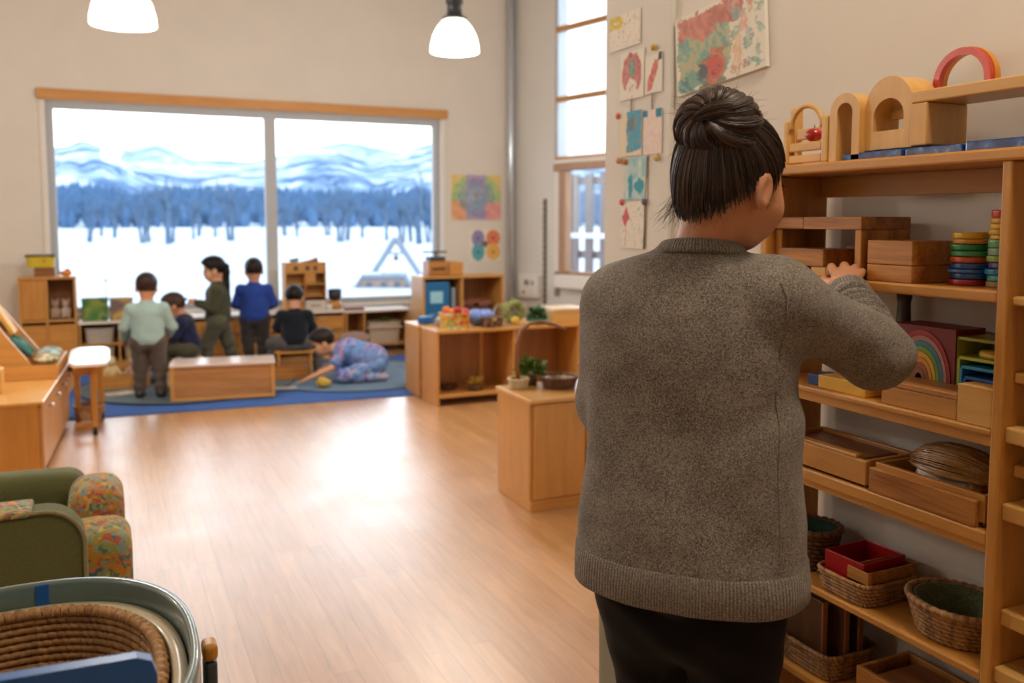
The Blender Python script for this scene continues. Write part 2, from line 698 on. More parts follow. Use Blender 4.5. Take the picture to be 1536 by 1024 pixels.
# ------------------------------------------------------------------ floor
def floor_mat():
    m, nt, b = new_mat('floor_boards')
    tc = nt.nodes.new('ShaderNodeTexCoord')
    mp = nt.nodes.new('ShaderNodeMapping')
    mp.inputs['Rotation'].default_value = (0, 0, PI / 2)
    nt.links.new(tc.outputs['Object'], mp.inputs['Vector'])
    br = node(nt, 'ShaderNodeTexBrick', offset=0.37, i_Scale=1.0)
    br.inputs['Color1'].default_value = lin('cf9c64')
    br.inputs['Color2'].default_value = lin('c18c54')
    br.inputs['Mortar'].default_value = lin('a67545')
    br.inputs['Mortar Size'].default_value = 0.0012
    br.inputs['Mortar Smooth'].default_value = 0.3
    br.inputs['Brick Width'].default_value = 1.1
    br.inputs['Row Height'].default_value = 0.075
    nt.links.new(mp.outputs[0], br.inputs['Vector'])
    mp2 = nt.nodes.new('ShaderNodeMapping')
    mp2.inputs['Scale'].default_value = (22, 1.6, 1)
    nt.links.new(tc.outputs['Object'], mp2.inputs['Vector'])
    n = node(nt, 'ShaderNodeTexNoise', i_Scale=2.0, i_Detail=6.0, i_Roughness=0.65, i_Distortion=0.5)
    nt.links.new(mp2.outputs[0], n.inputs['Vector'])
    r = ramp(nt, [(0.3, (0.78, 0.76, 0.74, 1)), (0.7, (1.1, 1.1, 1.1, 1))])
    nt.links.new(n.outputs['Fac'], r.inputs[0])
    mx = node(nt, 'ShaderNodeMix', data_type='RGBA', blend_type='MULTIPLY')
    mx.inputs['Factor'].default_value = 1.0
    nt.links.new(br.outputs['Color'], mx.inputs['A'])
    nt.links.new(r.outputs[0], mx.inputs['B'])
    nt.links.new(mx.outputs['Result'], b.inputs['Base Color'])
    n3 = node(nt, 'ShaderNodeTexNoise', i_Scale=3.0, i_Detail=3.0)
    nt.links.new(tc.outputs['Object'], n3.inputs['Vector'])
    rr = ramp(nt, [(0.3, (0.30,) * 3 + (1,)), (0.7, (0.42,) * 3 + (1,))])
    nt.links.new(n3.outputs['Fac'], rr.inputs[0])
    nt.links.new(rr.outputs[0], b.inputs['Roughness'])
    b.inputs['Coat Weight'].default_value = 1.0
    b.inputs['Coat IOR'].default_value = 1.7
    b.inputs['Coat Roughness'].default_value = 0.37
    return m


HC = 4.4            # ceiling height
YW = 9.5            # face of the wall with the big window
XS = 1.72           # face of the wall behind the toy shelf
struct('floor', MB().box((-3.2, -3.2, -0.1), (6.3, YW + 0.15, 0), 0), floor_mat())
struct('ceiling', MB().box((-3.2, -3.2, HC), (6.3, YW + 0.15, HC + 0.1), 0), WHITE)
WX0, WX1, WZ0, WZ1 = -0.47, 3.50, 0.50, 2.53
w = MB()
w.box((-3.2, YW, 0), (WX0, YW + 0.2, HC), 0).box((WX1, YW, 0), (4.75, YW + 0.2, HC), 0)
w.box((WX0, YW, WZ1), (WX1, YW + 0.2, HC), 0).box((WX0, YW, 0), (WX1, YW + 0.2, WZ0), 0)
struct('wall_far', w, WALL)
struct('wall_left', MB().box((-3.35, -3.2, 0), (-3.2, YW + 0.2, HC), 0), WALL)
struct('wall_back', MB().box((-3.35, -3.35, 0), (XS, -3.2, HC), 0), WALL)
struct('wall_shelf', MB().box((XS, -3.35, 0), (XS + 0.16, 2.86, HC), 0), WALL)
struct('wall_return', MB().box((XS + 0.16, 2.70, 0), (6.4, 2.86, HC), 0), WALL)
struct('trim_1', MB().box((XS - 0.02, 2.445, 0), (XS, 2.855, HC), 0.002), WALL_COOL, 'pale pinned-up panel at the end of the shelf wall')
# the big window
wf = MB()
fw = 0.07
for x0, x1 in ((WX0, WX0 + fw), (WX1 - fw, WX1), (1.56, 1.68)):
    wf.box((x0, YW + 0.06, WZ0), (x1, YW + 0.14, WZ1), 0.006)
for z0, z1 in ((WZ0, WZ0 + fw * .7), (WZ1 - fw, WZ1)):
    wf.box((WX0, YW + 0.065, z0), (WX1, YW + 0.135, z1), 0.006)
win = struct('window_1', wf, FRAME, 'wide two-pane window looking out on snowy mountains', 'window')
for x0, x1 in ((WX0 + fw - .01, 1.57), (1.67, WX1 - fw + .01)):
    make('pane', MB().box((x0, YW + 0.095, WZ0 + .03), (x1, YW + 0.101, WZ1 - .05), 0), GLASS, win)
make('window_sill', MB().box((WX0, YW - 0.03, WZ0 - 0.045), (WX1, YW + 0.06, WZ0), 0.006), WHITE, win)
struct('trim_2', MB().box((WX0 - 0.06, YW - 0.05, WZ1 + 0.005), (WX1 + 0.07, YW - 0.001, WZ1 + 0.105), 0.006), wood('head_board', 'd69a4c', 'bb7c36', 'X'), 'light wood board above the wide window')
wr = MB()
for x0, x1 in ((WX0 - 0.045, WX0 + 0.004), (WX1 - 0.004, WX1 + 0.05)):
    wr.box((x0, YW - 0.018, WZ0 - 0.05), (x1, YW + 0.02, WZ1), 0.004)
struct('trim_3', wr, WHITE, 'white casing at the sides of the wide window')
bb = MB().box((-3.2, YW - 0.015, 0), (4.38, YW, 0.09), 0.004)
struct('baseboard_far', bb, WHITE)
struct('baseboard_shelf', MB().box((XS - 0.014, -3.2, 0), (XS - 0.0005, 2.44, 0.09), 0.004), WHITE)

# the slanting wall on the right with the tall window: local x runs along the wall towards the camera, y outwards
AN = math.radians(13.6)
MR = Matrix.Translation((4.407, 9.5, 0)) @ Matrix.Rotation(-(PI / 2 - AN), 4, 'Z')
T0, T1 = 0.73, 1.60
w = MB()
w.box((-0.1, 0, 0), (T0, 0.2, HC), 0).box((T1, 0, 0), (7.2, 0.2, HC), 0)
w.box((T0, 0, 0), (T1, 0.2, 0.80), 0).box((T0, 0, 4.0), (T1, 0.2, HC), 0)
o = struct('wall_right', w, WALL_COOL)
o.matrix_world = MR


def frosted():
    m = bpy.data.materials.new('frosted_glass')
    m.use_nodes = True
    nt = m.node_tree
    nt.nodes.clear()
    out = nt.nodes.new('ShaderNodeOutputMaterial')
    a = node(nt, 'ShaderNodeBsdfRefraction', i_Roughness=0.7, i_IOR=1.02)
    b = nt.nodes.new('ShaderNodeBsdfTranslucent')
    b.inputs[0].default_value = (0.95, 0.97, 1, 1)
    n = node(nt, 'ShaderNodeTexNoise', i_Scale=2.0)
    r = ramp(nt, [(0.2, (0.25,) * 3 + (1,)), (0.8, (0.4,) * 3 + (1,))])
    nt.links.new(n.outputs['Fac'], r.inputs[0])
    mx = nt.nodes.new('ShaderNodeMixShader')
    nt.links.new(r.outputs[0], mx.inputs[0])
    nt.links.new(a.outputs[0], mx.inputs[1])
    nt.links.new(b.outputs[0], mx.inputs[2])
    nt.links.new(mx.outputs[0], out.inputs[0])
    return m


wf = MB()
for z0, z1 in ((2.06, 2.10), (2.70, 2.755), (3.46, 3.515), (3.96, 4.0)):
    wf.box((T0, 0.02, z0), (T1, 0.09, z1), 0.004)
win2 = struct('window_2', wf, W_BEECH['X'], 'tall narrow window with frosted upper panes and a clear lower pane', 'window')
win2.matrix_world = MR
FR = frosted()
for z0, z1 in ((2.09, 2.71), (2.75, 3.47), (3.51, 3.97)):
    make('frosted_pane', MB().box((T0, 0.045, z0), (T1, 0.051, z1), 0), FR, win2)
lf = MB()
lf.box((T0 + 0.02, -0.03, 1.94), (T1, 0.08, 2.02), 0.005).box((T0 + 0.10, -0.02, 0.80), (T0 + 0.20, 0.08, 1.95), 0.005)
lf.box((T1 - 0.03, -0.02, 0.80), (T1, 0.08, 1.95), 0.005).box((T0 + 0.19, 0.0, 0.80), (T1 - 0.02, 0.08, 0.84), 0.004)
make('wood_frame', lf, wood('window_wood', 'b98a5e', '94673e', 'Z'), win2)
make('window_head', MB().box((T0, -0.005, 2.018), (T1, 0.09, 2.065), 0.003), WHITE, win2)
make('window_reveal', MB().box((T0, 0.0, 0.80), (T0 + 0.105, 0.09, 1.945), 0.003), WHITE, win2)
make('pane', MB().box((T0 + 0.19, 0.04, 0.83), (T1 - 0.02, 0.046, 1.95), 0), GLASS, win2)
make('window_sill', MB().box((T0 + 0.16, -0.14, 0.66), (T1 + 0.25, 0.01, 0.80), 0.01), WHITE, win2)
struct('baseboard_right', MB().box((0.02, -0.014, 0), (6.9, -0.0005, 0.09), 0.003), WHITE).matrix_world = MR

# pipe in the corner, switch plate, dark rail on the slanting wall
solo('corner_pipe', 'silver vertical pipe in the corner right of the paintings', 'pipe',
     MB().tube([(4.34, 9.42, 0.0), (4.34, 9.42, 2.2), (4.34, 9.42, HC)], 0.04, 16),
     plain('silver_pipe', 'c9d3de', 0.25, 0.03, metal=0.7), fixn=True)
sw = thing('wall_panel', 'white control panel on the slanting wall beside the corner pipe', 'panel')
sw.matrix_world = MR @ Matrix.Translation((0.34, 0, 0.50))
make('housing', MB().box((-0.17, -0.06, 0), (0.17, -0.001, 0.27), 0.012), WHITE, sw)
make('display', MB().box((-0.06, -0.064, 0.15), (0.02, -0.058, 0.21), 0.003), plain('panel_display', '7e8590', 0.3), sw)
make('button', MB().box((0.06, -0.066, 0.155), (0.11, -0.058, 0.205), 0.004), plain('panel_button', '9aa0a8', 0.4), sw)
make('button', MB().box((-0.10, -0.066, 0.05), (-0.05, -0.058, 0.08), 0.004), plain('red_button', 'a65a4c', 0.4), sw)
rl = thing('wall_rail', 'thin dark vertical measuring rail on the wall left of the tall window', 'rail')
rl.matrix_world = MR @ Matrix.Translation((0.585, 0, 0.45))
make('bar', MB().box((-0.022, -0.02, 0), (0.022, -0.001, 1.19), 0.004), plain('rail_bar', '5d574b', 0.5), rl)
mkm = plain('rail_marks', 'a39a86', 0.6)
for i in range(17):
    make('mark', MB().box((-0.015, -0.024, 0.04 + i * 0.07), (0.015, -0.018, 0.065 + i * 0.07), 0.002), mkm, rl)
hd = thing('roller_cord', 'short grey cord holder on the frame of the tall window', 'holder')
hd.matrix_world = MR @ Matrix.Translation((0.80, 0, 0.55))
make('holder_bar', MB().box((-0.03, -0.03, 0), (0.03, -0.001, 0.28), 0.008), plain('holder_grey', '8f8a7c', 0.5), hd)


# ------------------------------------------------------------------ pendant lamps
def shade_mat():
    m, nt, b = new_mat('opal_glass')
    b.inputs['Base Color'].default_value = lin('fff1dc')
    b.inputs['Roughness'].default_value = 0.25
    b.inputs['Emission Color'].default_value = (1.0, 0.90, 0.74, 1)
    n = node(nt, 'ShaderNodeTexNoise', i_Scale=4.0)
    r = ramp(nt, [(0.2, (4.2,) * 3 + (1,)), (0.8, (5.0,) * 3 + (1,))])
    nt.links.new(n.outputs['Fac'], r.inputs[0])
    nt.links.new(r.outputs[0], b.inputs['Emission Strength'])
    return m


def make_lamp(loc, label):
    t = thing('pendant_lamp', label, 'lamp', loc, group='pendant lamps with opal shades')
    prof = [(0.168, 0.0), (0.172, 0.004), (0.168, 0.05), (0.152, 0.115), (0.12, 0.175), (0.085, 0.215), (0.06, 0.228),
            (0.055, 0.224), (0.08, 0.208), (0.114, 0.17), (0.146, 0.113), (0.161, 0.05), (0.162, 0.0)]
    m = MB().lathe(prof, 40, cap=False)
    n = 40
    m.add([(0.162 * math.cos(2 * PI * k / n), 0.162 * math.sin(2 * PI * k / n), 0.004) for k in range(n)], [tuple(range(n))])
    make('lamp_shade', m, SHADE, t)
    s = MB().lathe([(0.0, 0.222), (0.085, 0.222), (0.09, 0.236), (0.06, 0.25), (0.052, 0.27), (0.052, 0.33), (0.062, 0.335), (0.062, 0.36), (0.045, 0.375), (0.045, 0.44), (0.02, 0.46), (0.0, 0.46)], 24)
    make('socket', s, METALD, t)
    make('finial_ring', MB().tube([(0.066 * math.cos(a), 0.066 * math.sin(a), 0.39) for a in [2 * PI * i / 20 for i in range(20)]], 0.01, 6, closed=True), METALD, t)
    make('cord', MB().tube([(0, 0, 0.45), (0, 0, HC - loc[2])], 0.008, 8), DARKGREY, t)
    return t


SHADE = shade_mat()
METALD = plain('lamp_metal', '4a4d50', 0.4, 0.05, metal=0.7)
L1 = make_lamp((0.136, 5.334, 2.455), 'lit opal glass pendant lamp hanging left, above the wide window')
L2 = make_lamp((2.285, 5.907, 2.575), 'lit opal glass pendant lamp hanging right, beside the tall window')


def bulb(name, loc, power, r=0.14, col=(1.0, 0.95, 0.88)):
    d = bpy.data.lights.new(name, 'POINT')
    d.energy = power
    d.color = col
    d.shadow_soft_size = r
    o = bpy.data.objects.new(name, d)
    COL.objects.link(o)
    o.location = loc
    return o


BP = 62
for i, p in enumerate([(0.136, 5.334, 2.36), (2.285, 5.907, 2.48)]):
    bulb('bulb_light', p, BP)
LAB = ['opal glass pendant lamp over the far left of the room', 'opal glass pendant lamp over the left side cabinet', 'opal glass pendant lamp high above the toy shelf', 'opal glass pendant lamp beyond the end of the shelf wall']
for lab_, (p, e) in zip(LAB, [((-2.2, 5.3, 2.6), 50), ((-2.0, 2.0, 2.6), 10), ((1.28, 0.75, 3.15), 50), ((4.2, 5.4, 2.7), 34)]):  # unseen pendants added out of view to brighten the room, the shelf one warmer
    make_lamp((p[0], p[1], p[2] + 0.095), lab_)
    bulb('room_lamp_light', p, e, col=(1.0, 0.86, 0.68) if p[0] == 1.28 else (1.0, 0.95, 0.88))

# daylight: overcast sky, with portals at the windows
wd = bpy.data.worlds.new('overcast_sky')
SC.world = wd
wd.use_nodes = True
nt = wd.node_tree
bg = nt.nodes['Background']
tc = nt.nodes.new('ShaderNodeTexCoord')
sx = nt.nodes.new('ShaderNodeSeparateXYZ')
nt.links.new(tc.outputs['Generated'], sx.inputs[0])
r = ramp(nt, [(0.0, (0.46, 0.55, 0.64, 1)), (0.09, (0.78, 0.90, 1.0, 1)), (0.30, (0.78, 0.90, 1.0, 1)), (0.46, (0.135, 0.175, 0.22, 1)), (1.0, (0.115, 0.15, 0.195, 1))])
nt.links.new(sx.outputs['Z'], r.inputs[0])
nt.links.new(r.outputs[0], bg.inputs['Color'])
bg.inputs['Strength'].default_value = 4.7


def portal(name, M, sx_, sy_):
    d = bpy.data.lights.new(name, 'AREA')
    d.shape = 'RECTANGLE'
    d.size, d.size_y = sx_, sy_
    d.cycles.is_portal = True
    o = bpy.data.objects.new(name, d)
    COL.objects.link(o)
    o.matrix_world = M
    return o


portal('portal_wide', Matrix.Translation(((WX0 + WX1) / 2, YW + 0.22, (WZ0 + WZ1) / 2)) @ Matrix.Rotation(-PI / 2, 4, 'X'), WX1 - WX0, WZ1 - WZ0)
portal('portal_tall', MR @ Matrix.Translation(((T0 + T1) / 2, 0.22, 2.4)) @ Matrix.Rotation(-PI / 2, 4, 'X'), T1 - T0, 3.2)

# ------------------------------------------------------------------ outside
SNOW = plain('snow', 'eef3fa', 0.8, 0.03, 0.3)


def mountain_mat(ca='4f76a6', cb='9dbbdd'):  # blue haze of distance is mixed into the rock colours
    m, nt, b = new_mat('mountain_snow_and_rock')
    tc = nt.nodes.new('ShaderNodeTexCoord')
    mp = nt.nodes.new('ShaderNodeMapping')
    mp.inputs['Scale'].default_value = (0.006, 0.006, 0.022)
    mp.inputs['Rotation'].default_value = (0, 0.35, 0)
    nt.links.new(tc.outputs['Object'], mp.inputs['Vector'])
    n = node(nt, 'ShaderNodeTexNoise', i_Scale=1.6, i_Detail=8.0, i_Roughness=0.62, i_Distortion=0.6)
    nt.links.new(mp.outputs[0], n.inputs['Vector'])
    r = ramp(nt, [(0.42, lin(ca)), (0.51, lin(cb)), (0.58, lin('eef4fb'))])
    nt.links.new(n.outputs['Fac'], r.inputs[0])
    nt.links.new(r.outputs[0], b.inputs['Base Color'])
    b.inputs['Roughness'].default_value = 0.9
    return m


def azp(px):
    """Bearing (radians from +y) of a column of the view."""
    return math.radians(24.8) + math.atan((px - 768) / 1322.0)


def ridge(name, prof, R0, R1, seed, base=-4.0, nz=16, amp=0.10, mat_=None):
    """A mountain range: crest heights given by bearing, falling towards the viewer."""
    xs = [p[0] for p in prof]
    hs = [p[1] for p in prof]
    m = MB()
    na = 400
    vs, fs = [], []
    for i in range(na + 1):
        px = xs[0] + (xs[-1] - xs[0]) * i / na
        a = azp(px)
        h = np.interp(px, xs, hs)
        for j in range(nz + 1):
            t = j / nz
            R = R0 + (R1 - R0) * t
            n_ = vnoise(px / 26.0, t * 5, seed) - 0.5 + 0.5 * (vnoise(px / 9.0, t * 11, seed + 3) - 0.5)
            z = base + (h - base) * (t ** 1.25) + n_ * amp * h * (0.4 + 0.6 * math.sin(PI * min(1, t * 1.02)))
            vs.append((R * math.sin(a), R * math.cos(a), z))
    for i in range(na):
        for j in range(nz):
            q = i * (nz + 1) + j
            fs.append((q, q + nz + 1, q + nz + 2, q + 1))
    m.add(vs, fs, True)
    return struct(name, m, mat_ or MTN, None)


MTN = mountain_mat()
k = 1500 / 1322.0
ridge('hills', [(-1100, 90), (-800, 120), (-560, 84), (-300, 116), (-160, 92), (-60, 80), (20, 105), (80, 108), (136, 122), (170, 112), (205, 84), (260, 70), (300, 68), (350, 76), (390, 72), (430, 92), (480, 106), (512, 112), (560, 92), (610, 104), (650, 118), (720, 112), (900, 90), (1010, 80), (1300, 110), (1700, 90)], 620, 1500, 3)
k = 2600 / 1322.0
ridge('mountains', [(-1100, 190), (-700, 160), (-350, 205), (-80, 150), (60, 160), (140, 200), (200, 190), (240, 212), (290, 170), (380, 165), (450, 200), (520, 225), (600, 200), (680, 235), (800, 210), (1010, 180), (1400, 220), (1700, 190)], 1600, 2600, 9, amp=0.07, mat_=mountain_mat('9fb9dc', 'c8d9ee'))  # farther range: paler colours stand in for thicker haze
g = MB()
vs, fs = [], []
na, nr = 110, 40
for i in range(na + 1):
    a = math.radians(-52 + 135 * i / na)
    for j in range(nr + 1):
        R = 10.2 + 900 * (j / nr) ** 2.6
        z = -0.62 - 0.4 * min(1, R / 300) + 0.35 * (vnoise(R * math.sin(a) / 14, R * math.cos(a) / 14, 5) - 0.5) * min(1, R / 25) - 0.4 * min(1, max(0, (14 - R) / 4))
        vs.append((R * math.sin(a), R * math.cos(a), z))
for i in range(na):
    for j in range(nr):
        q = i * (nr + 1) + j
        fs.append((q, q + nr + 1, q + nr + 2, q + 1))
g.add(vs, fs, True)
struct('ground', g, SNOW, 'snow field outside')

# the dark belt of bare forest
FOREST = plain('bare_forest', '4a6a8e', 0.9, 0.25, 0.2)  # blue-grey instead of twig brown, haze put into the colour
ft = MB()
rg = random.Random(3)
for i in range(5200):
    px = rg.uniform(-40, 1000) if i < 2600 else rg.choice((rg.uniform(-1100, -40), rg.uniform(1000, 1700)))
    t = rg.random()
    R = 300 + 260 * t
    a = azp(px)
    x, y = R * math.sin(a), R * math.cos(a)
    zb = -1.5 + 15 * t * (0.75 + 0.5 * vnoise(px / 70, 0, 21))
    h = rg.uniform(4.5, 8.5)
    rr = rg.uniform(1.0, 2.2)
    vs = [(x + rr * .5 * math.cos(w), y + rr * .5 * math.sin(w), zb) for w in (0.3, 1.9, 3.4, 5.1)]
    vs += [(x + rr * math.cos(w), y + rr * math.sin(w), zb + h * .45) for w in (0.3, 1.9, 3.4, 5.1)]
    vs += [(x, y, zb + h)]
    f = []
    for q in range(4):
        p = (q + 1) % 4
        f += [(q, p, 4 + p, 4 + q), (4 + q, 4 + p, 8)]
    ft.add(vs, f)
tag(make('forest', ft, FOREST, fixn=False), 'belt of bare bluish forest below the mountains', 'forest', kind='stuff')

# single bare trees on the snow
TREE = plain('bare_bark', '566c86', 0.9, 0.2, 3)  # bark tinted blue for the hazy air in between


def bare_tree(seed, h):
    r_ = random.Random(seed)
    m = MB()

    def branch(p, d, L, r, lv):
        q = p + d * L
        mid = (p + q) / 2 + Vector((r_.uniform(-.05, .05), r_.uniform(-.05, .05), 0)) * L
        m.tube([p, mid, q], [r, r * .8, r * .5], 4, smooth=False)
        if lv:
            for i in range(4 if lv > 1 else 5):
                t = r_.uniform(0.3, 1.0)
                nd = (d + Vector((r_.uniform(-1, 1), r_.uniform(-1, 1), r_.uniform(-.1, .7))) * .8).normalized()
                branch(p + (q - p) * t, nd, L * r_.uniform(.4, .62), r * .5, lv - 1)
    for s_ in range(2):
        branch(Vector((s_ * .25, 0, -0.2)), Vector((r_.uniform(-.15, .15), r_.uniform(-.1, .1), 1)).normalized(), h * .62, h * .03, 3)
    return m


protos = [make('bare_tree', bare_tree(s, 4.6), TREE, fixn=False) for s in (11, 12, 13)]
tl = 'small bare bluish tree standing on the snow field outside the wide window'
spots = [(133, 100), (172, 118), (218, 92), (226, 96), (252, 86), (255, 92), (291, 105), (350, 96), (300, 128), (152, 132), (322, 120), (412, 108), (430, 130), (447, 118), (508, 92), (520, 98), (545, 112), (494, 128), (580, 100), (600, 84), (616, 90), (632, 78), (645, 86)]
for i, (px, R) in enumerate(spots):
    o = protos[i] if i < 3 else protos[i % 3].copy()
    if i >= 3:
        COL.objects.link(o)
    a = azp(px)
    o.location = (R * math.sin(a), R * math.cos(a), -0.85)
    o.rotation_euler = (0, 0, i * 1.3)
    sc = 1.0 + 0.6 * ((i * 37) % 10) / 10
    o.scale = (sc, sc, sc)
    tag(o, tl, 'tree', 'bare trees on the snow field')

# play arch and hut in the snow just outside
HUTW = wood('weathered_wood', 'a58f84', '7b6a66', 'Z', 0.3)
GREYW = wood('grey_timber', '8f98a8', '6c7584', 'Z', 0.3)


def at(px, R, z):
    a = azp(px)
    return Vector((R * math.sin(a), R * math.cos(a), z))


c = at(594, 30, -0.75)
t = thing('timber_arch', 'grey timber A-shaped arch with a hanging bell outside the wide window', 'arch', c, -azp(594))
for s_ in (-1, 1):
    make('leg', MB().tube([(s_ * 1.05, 0, -0.1), (s_ * 0.0, 0, 1.55)], 0.1, 4, smooth=False), GREYW, t)
make('cross_beam', MB().box((-0.35, -0.05, 1.0), (0.35, 0.05, 1.08), 0.01), GREYW, t)
make('bell', MB().lathe([(0, 0), (0.1, 0), (0.075, 0.08), (0.06, 0.16), (0, 0.2)], 16, (0, 0, 0.8)), DARKGREY, t)
c = at(574, 27, -0.78)
t = thing('garden_hut', 'low brown wooden hut with a snowy grey roof outside the wide window', 'hut', c, -azp(574))
make('wall', MB().box((-0.72, -0.3, 0), (0.72, 0.8, 0.42), 0.01), HUTW, t)
make('roof', MB().add([(-0.95, -0.5, 0.05), (0.95, -0.5, 0.05), (0.72, -0.36, 0.56), (-0.62, -0.36, 0.56), (-0.95, 1.0, 0.05), (0.95, 1.0, 0.05), (0.72, 0.86, 0.56), (-0.62, 0.86, 0.56),
                      (-0.62, -0.36, 0.44), (0.64, -0.36, 0.44), (0.85, -0.45, 0.0), (-0.85, -0.45, 0.0)],
                     [(3, 2, 6, 7), (0, 3, 7, 4), (2, 1, 5, 6), (4, 7, 6, 5), (0, 11, 8, 3), (3, 8, 9, 2), (2, 9, 10, 1)]), GREYW, t)
hwm = plain('hut_window', '54606e', 0.3)
for x in (-0.42, 0.02, 0.42):
    make('window', MB().box((x - 0.08, -0.32, 0.08), (x + 0.08, -0.29, 0.33), 0.005), hwm, t)

# brown slatted fence beyond the tall window
fp = MR @ Vector((-1.98, 3.0, -0.5))
t = thing('slat_fence', 'dark brown upright slat fence seen through the lower tall window', 'fence', fp, -(PI / 2 - AN))
FB = wood('fence_brown', '6f5348', '4a3630', 'Z', 0.3)
for i in range(11):
    make('slat', MB().box((-1.6 + i * 0.33, -0.04, 0), (-1.6 + i * 0.33 + 0.17, 0.0, 2.62), 0.006), FB, t)
make('rail', MB().box((-1.8, 0.0, 1.3), (2.2, 0.05, 1.42), 0.006), FB, t)
make('rail', MB().box((-1.8, 0.0, 2.45), (2.2, 0.05, 2.57), 0.006), FB, t)
make('handrail', MB().box((-1.8, -0.12, 1.62), (2.2, -0.05, 1.70), 0.006), plain('snowy_rail', 'dfe7f2', 0.7), t)
# ------------------------------------------------------------------ toy shelf on the right
FX, BX = 1.50, 1.70              # front and back of the shelf
YN, YF = 1.082, 1.735            # inner faces of the near and the far side panel
S1, S2, S3, S4, S5, S6 = 1.532, 1.268, 1.007, 0.809, 0.533, 0.305
t = thing('shelf_unit', 'tall open maple shelf full of toys against the wall at the right', 'shelf', (FX, 1.4, 0))
make('side_panel', MB().box((FX, YN, 0), (BX, YN + 0.021, S1 - 0.024), 0.004), W_SHELF['Z'], t, world=True)
make('side_panel', MB().box((FX, YF, 0), (BX, YF + 0.021, S1 - 0.024), 0.004), W_SHELF['Z'], t, world=True)
make('top_board', MB().box((FX - 0.004, 0.35, S1 - 0.024), (BX, YF + 0.026, S1), 0.005), W_SHELF['Y'], t, world=True)
for z, th_ in ((S2, 0.022), (S3, 0.014), (S4, 0.028), (S5, 0.018), (S6, 0.02)):
    make('shelf_board', MB().box((FX + 0.001, YN + 0.0205, z - th_), (BX, YF + 0.0005, z), 0.004), W_SHELF['Y'], t, world=True)
make('front_rail', MB().box((FX + 0.012, YN + 0.0205, S3 - 0.036), (FX + 0.03, YF, S3 - 0.0135), 0.002), W_SHELF['Y'], t, world=True)
make('front_rail', MB().box((FX + 0.012, YN + 0.0205, S4 - 0.045), (FX + 0.03, YF, S4 - 0.0275), 0.002), W_SHELF['Y'], t, world=True)
make('back_rail', MB().box((BX - 0.022, YN + 0.0205, S1 - 0.075), (BX - 0.002, YF, S1 - 0.0235), 0.002), W_SHELF['Y'], t, world=True)
make('base_rail', MB().box((FX + 0.02, YN + 0.0205, 0), (FX + 0.04, YF, 0.08), 0.002), W_SHELF['Y'], t, world=True)
# the next bay towards the camera
b = thing('shelf_bay', 'narrow shelf bay of short pale boards at the right edge, nearest the camera', 'shelf', (FX, 0.8, 0))
for z, x0, th_ in ((1.260, 0.014, 0.017), (1.117, 0.03, 0.02), (1.016, 0.011, 0.03), (0.942, 0.039, 0.024), (0.871, 0.012, 0.033), (0.664, 0.022, 0.032), (0.553, 0.01, 0.03), (0.30, 0.01, 0.025)):
    make('shelf_board', MB().box((FX + x0, 0.47, z - th_), (BX, YN - 0.0005, z), 0.004), W_PALE['Y'], b, world=True)
make('side_panel', MB().box((FX, 0.448, 0), (BX, 0.4695, S1 - 0.025), 0.004), W_SHELF['Z'], b, world=True)

# ---- top of the shelf: doll furniture and arches
t = thing('doll_rack', 'small wooden doll rack with bent arch and shelves, left end of the shelf top', 'toy furniture', (1.58, 1.66, S1))
for y in (1.585, 1.715):
    make('post', MB().box((1.535, y - 0.012, S1), (1.56, y + 0.012, 1.645), 0.008, seg=3), W_PALE['Z'], t, world=True)
make('back_post', MB().box((1.60, 1.745, S1), (1.625, 1.775, 1.685), 0.01, seg=3), W_PALE['Z'], t, world=True)
make('back_post', MB().box((1.60, 1.575, S1), (1.62, 1.60, 1.64), 0.008, seg=3), W_PALE['Z'], t, world=True)
for z in (1.537, 1.565):
    make('slat', MB().box((1.538, 1.596, z), (1.548, 1.704, z + 0.02), 0.003), W_PALE['Y'], t, world=True)
make('slat', MB().box((1.60, 1.60, 1.60), (1.61, 1.745, 1.628), 0.003), W_PALE['Y'], t, world=True)
make('rack_shelf', MB().box((1.545, 1.597, 1.582), (1.61, 1.705, 1.588), 0.002), W_PALE['Y'], t, world=True)
ar = [(1.65 + 0.052 * math.cos(PI * i / 20), 1.618 + 0.055 * math.sin(PI * i / 20)) for i in range(21)]
make('bent_arch', MB().tube([(1.542, y, z) for y, z in ar], 0.006, 8), W_PALE['Y'], t, world=True)
v = Vox((-0.05, -0.05, -0.02), (0.05, 0.05, 0.06), 0.0022)
v.ell((0, 0, 0.017), (0.021, 0.021, 0.017), 0.008).ell((0, 0, 0.036), (0.006, 0.006, 0.012), 0.004, 's')
ap = thing('toy_apple', 'shiny red toy apple sitting on the small doll rack', 'toy', (1.572, 1.655, 1.5885))
make('fruit', v.mesh(), plain('apple_red', 'b3161d', 0.25, 0.1, 40, coat=0.5), ap)
make('stem', MB().tube([(0, 0, 0.026), (0.003, 0.002, 0.042)], 0.0015, 6), W_DARK['Z'], ap)


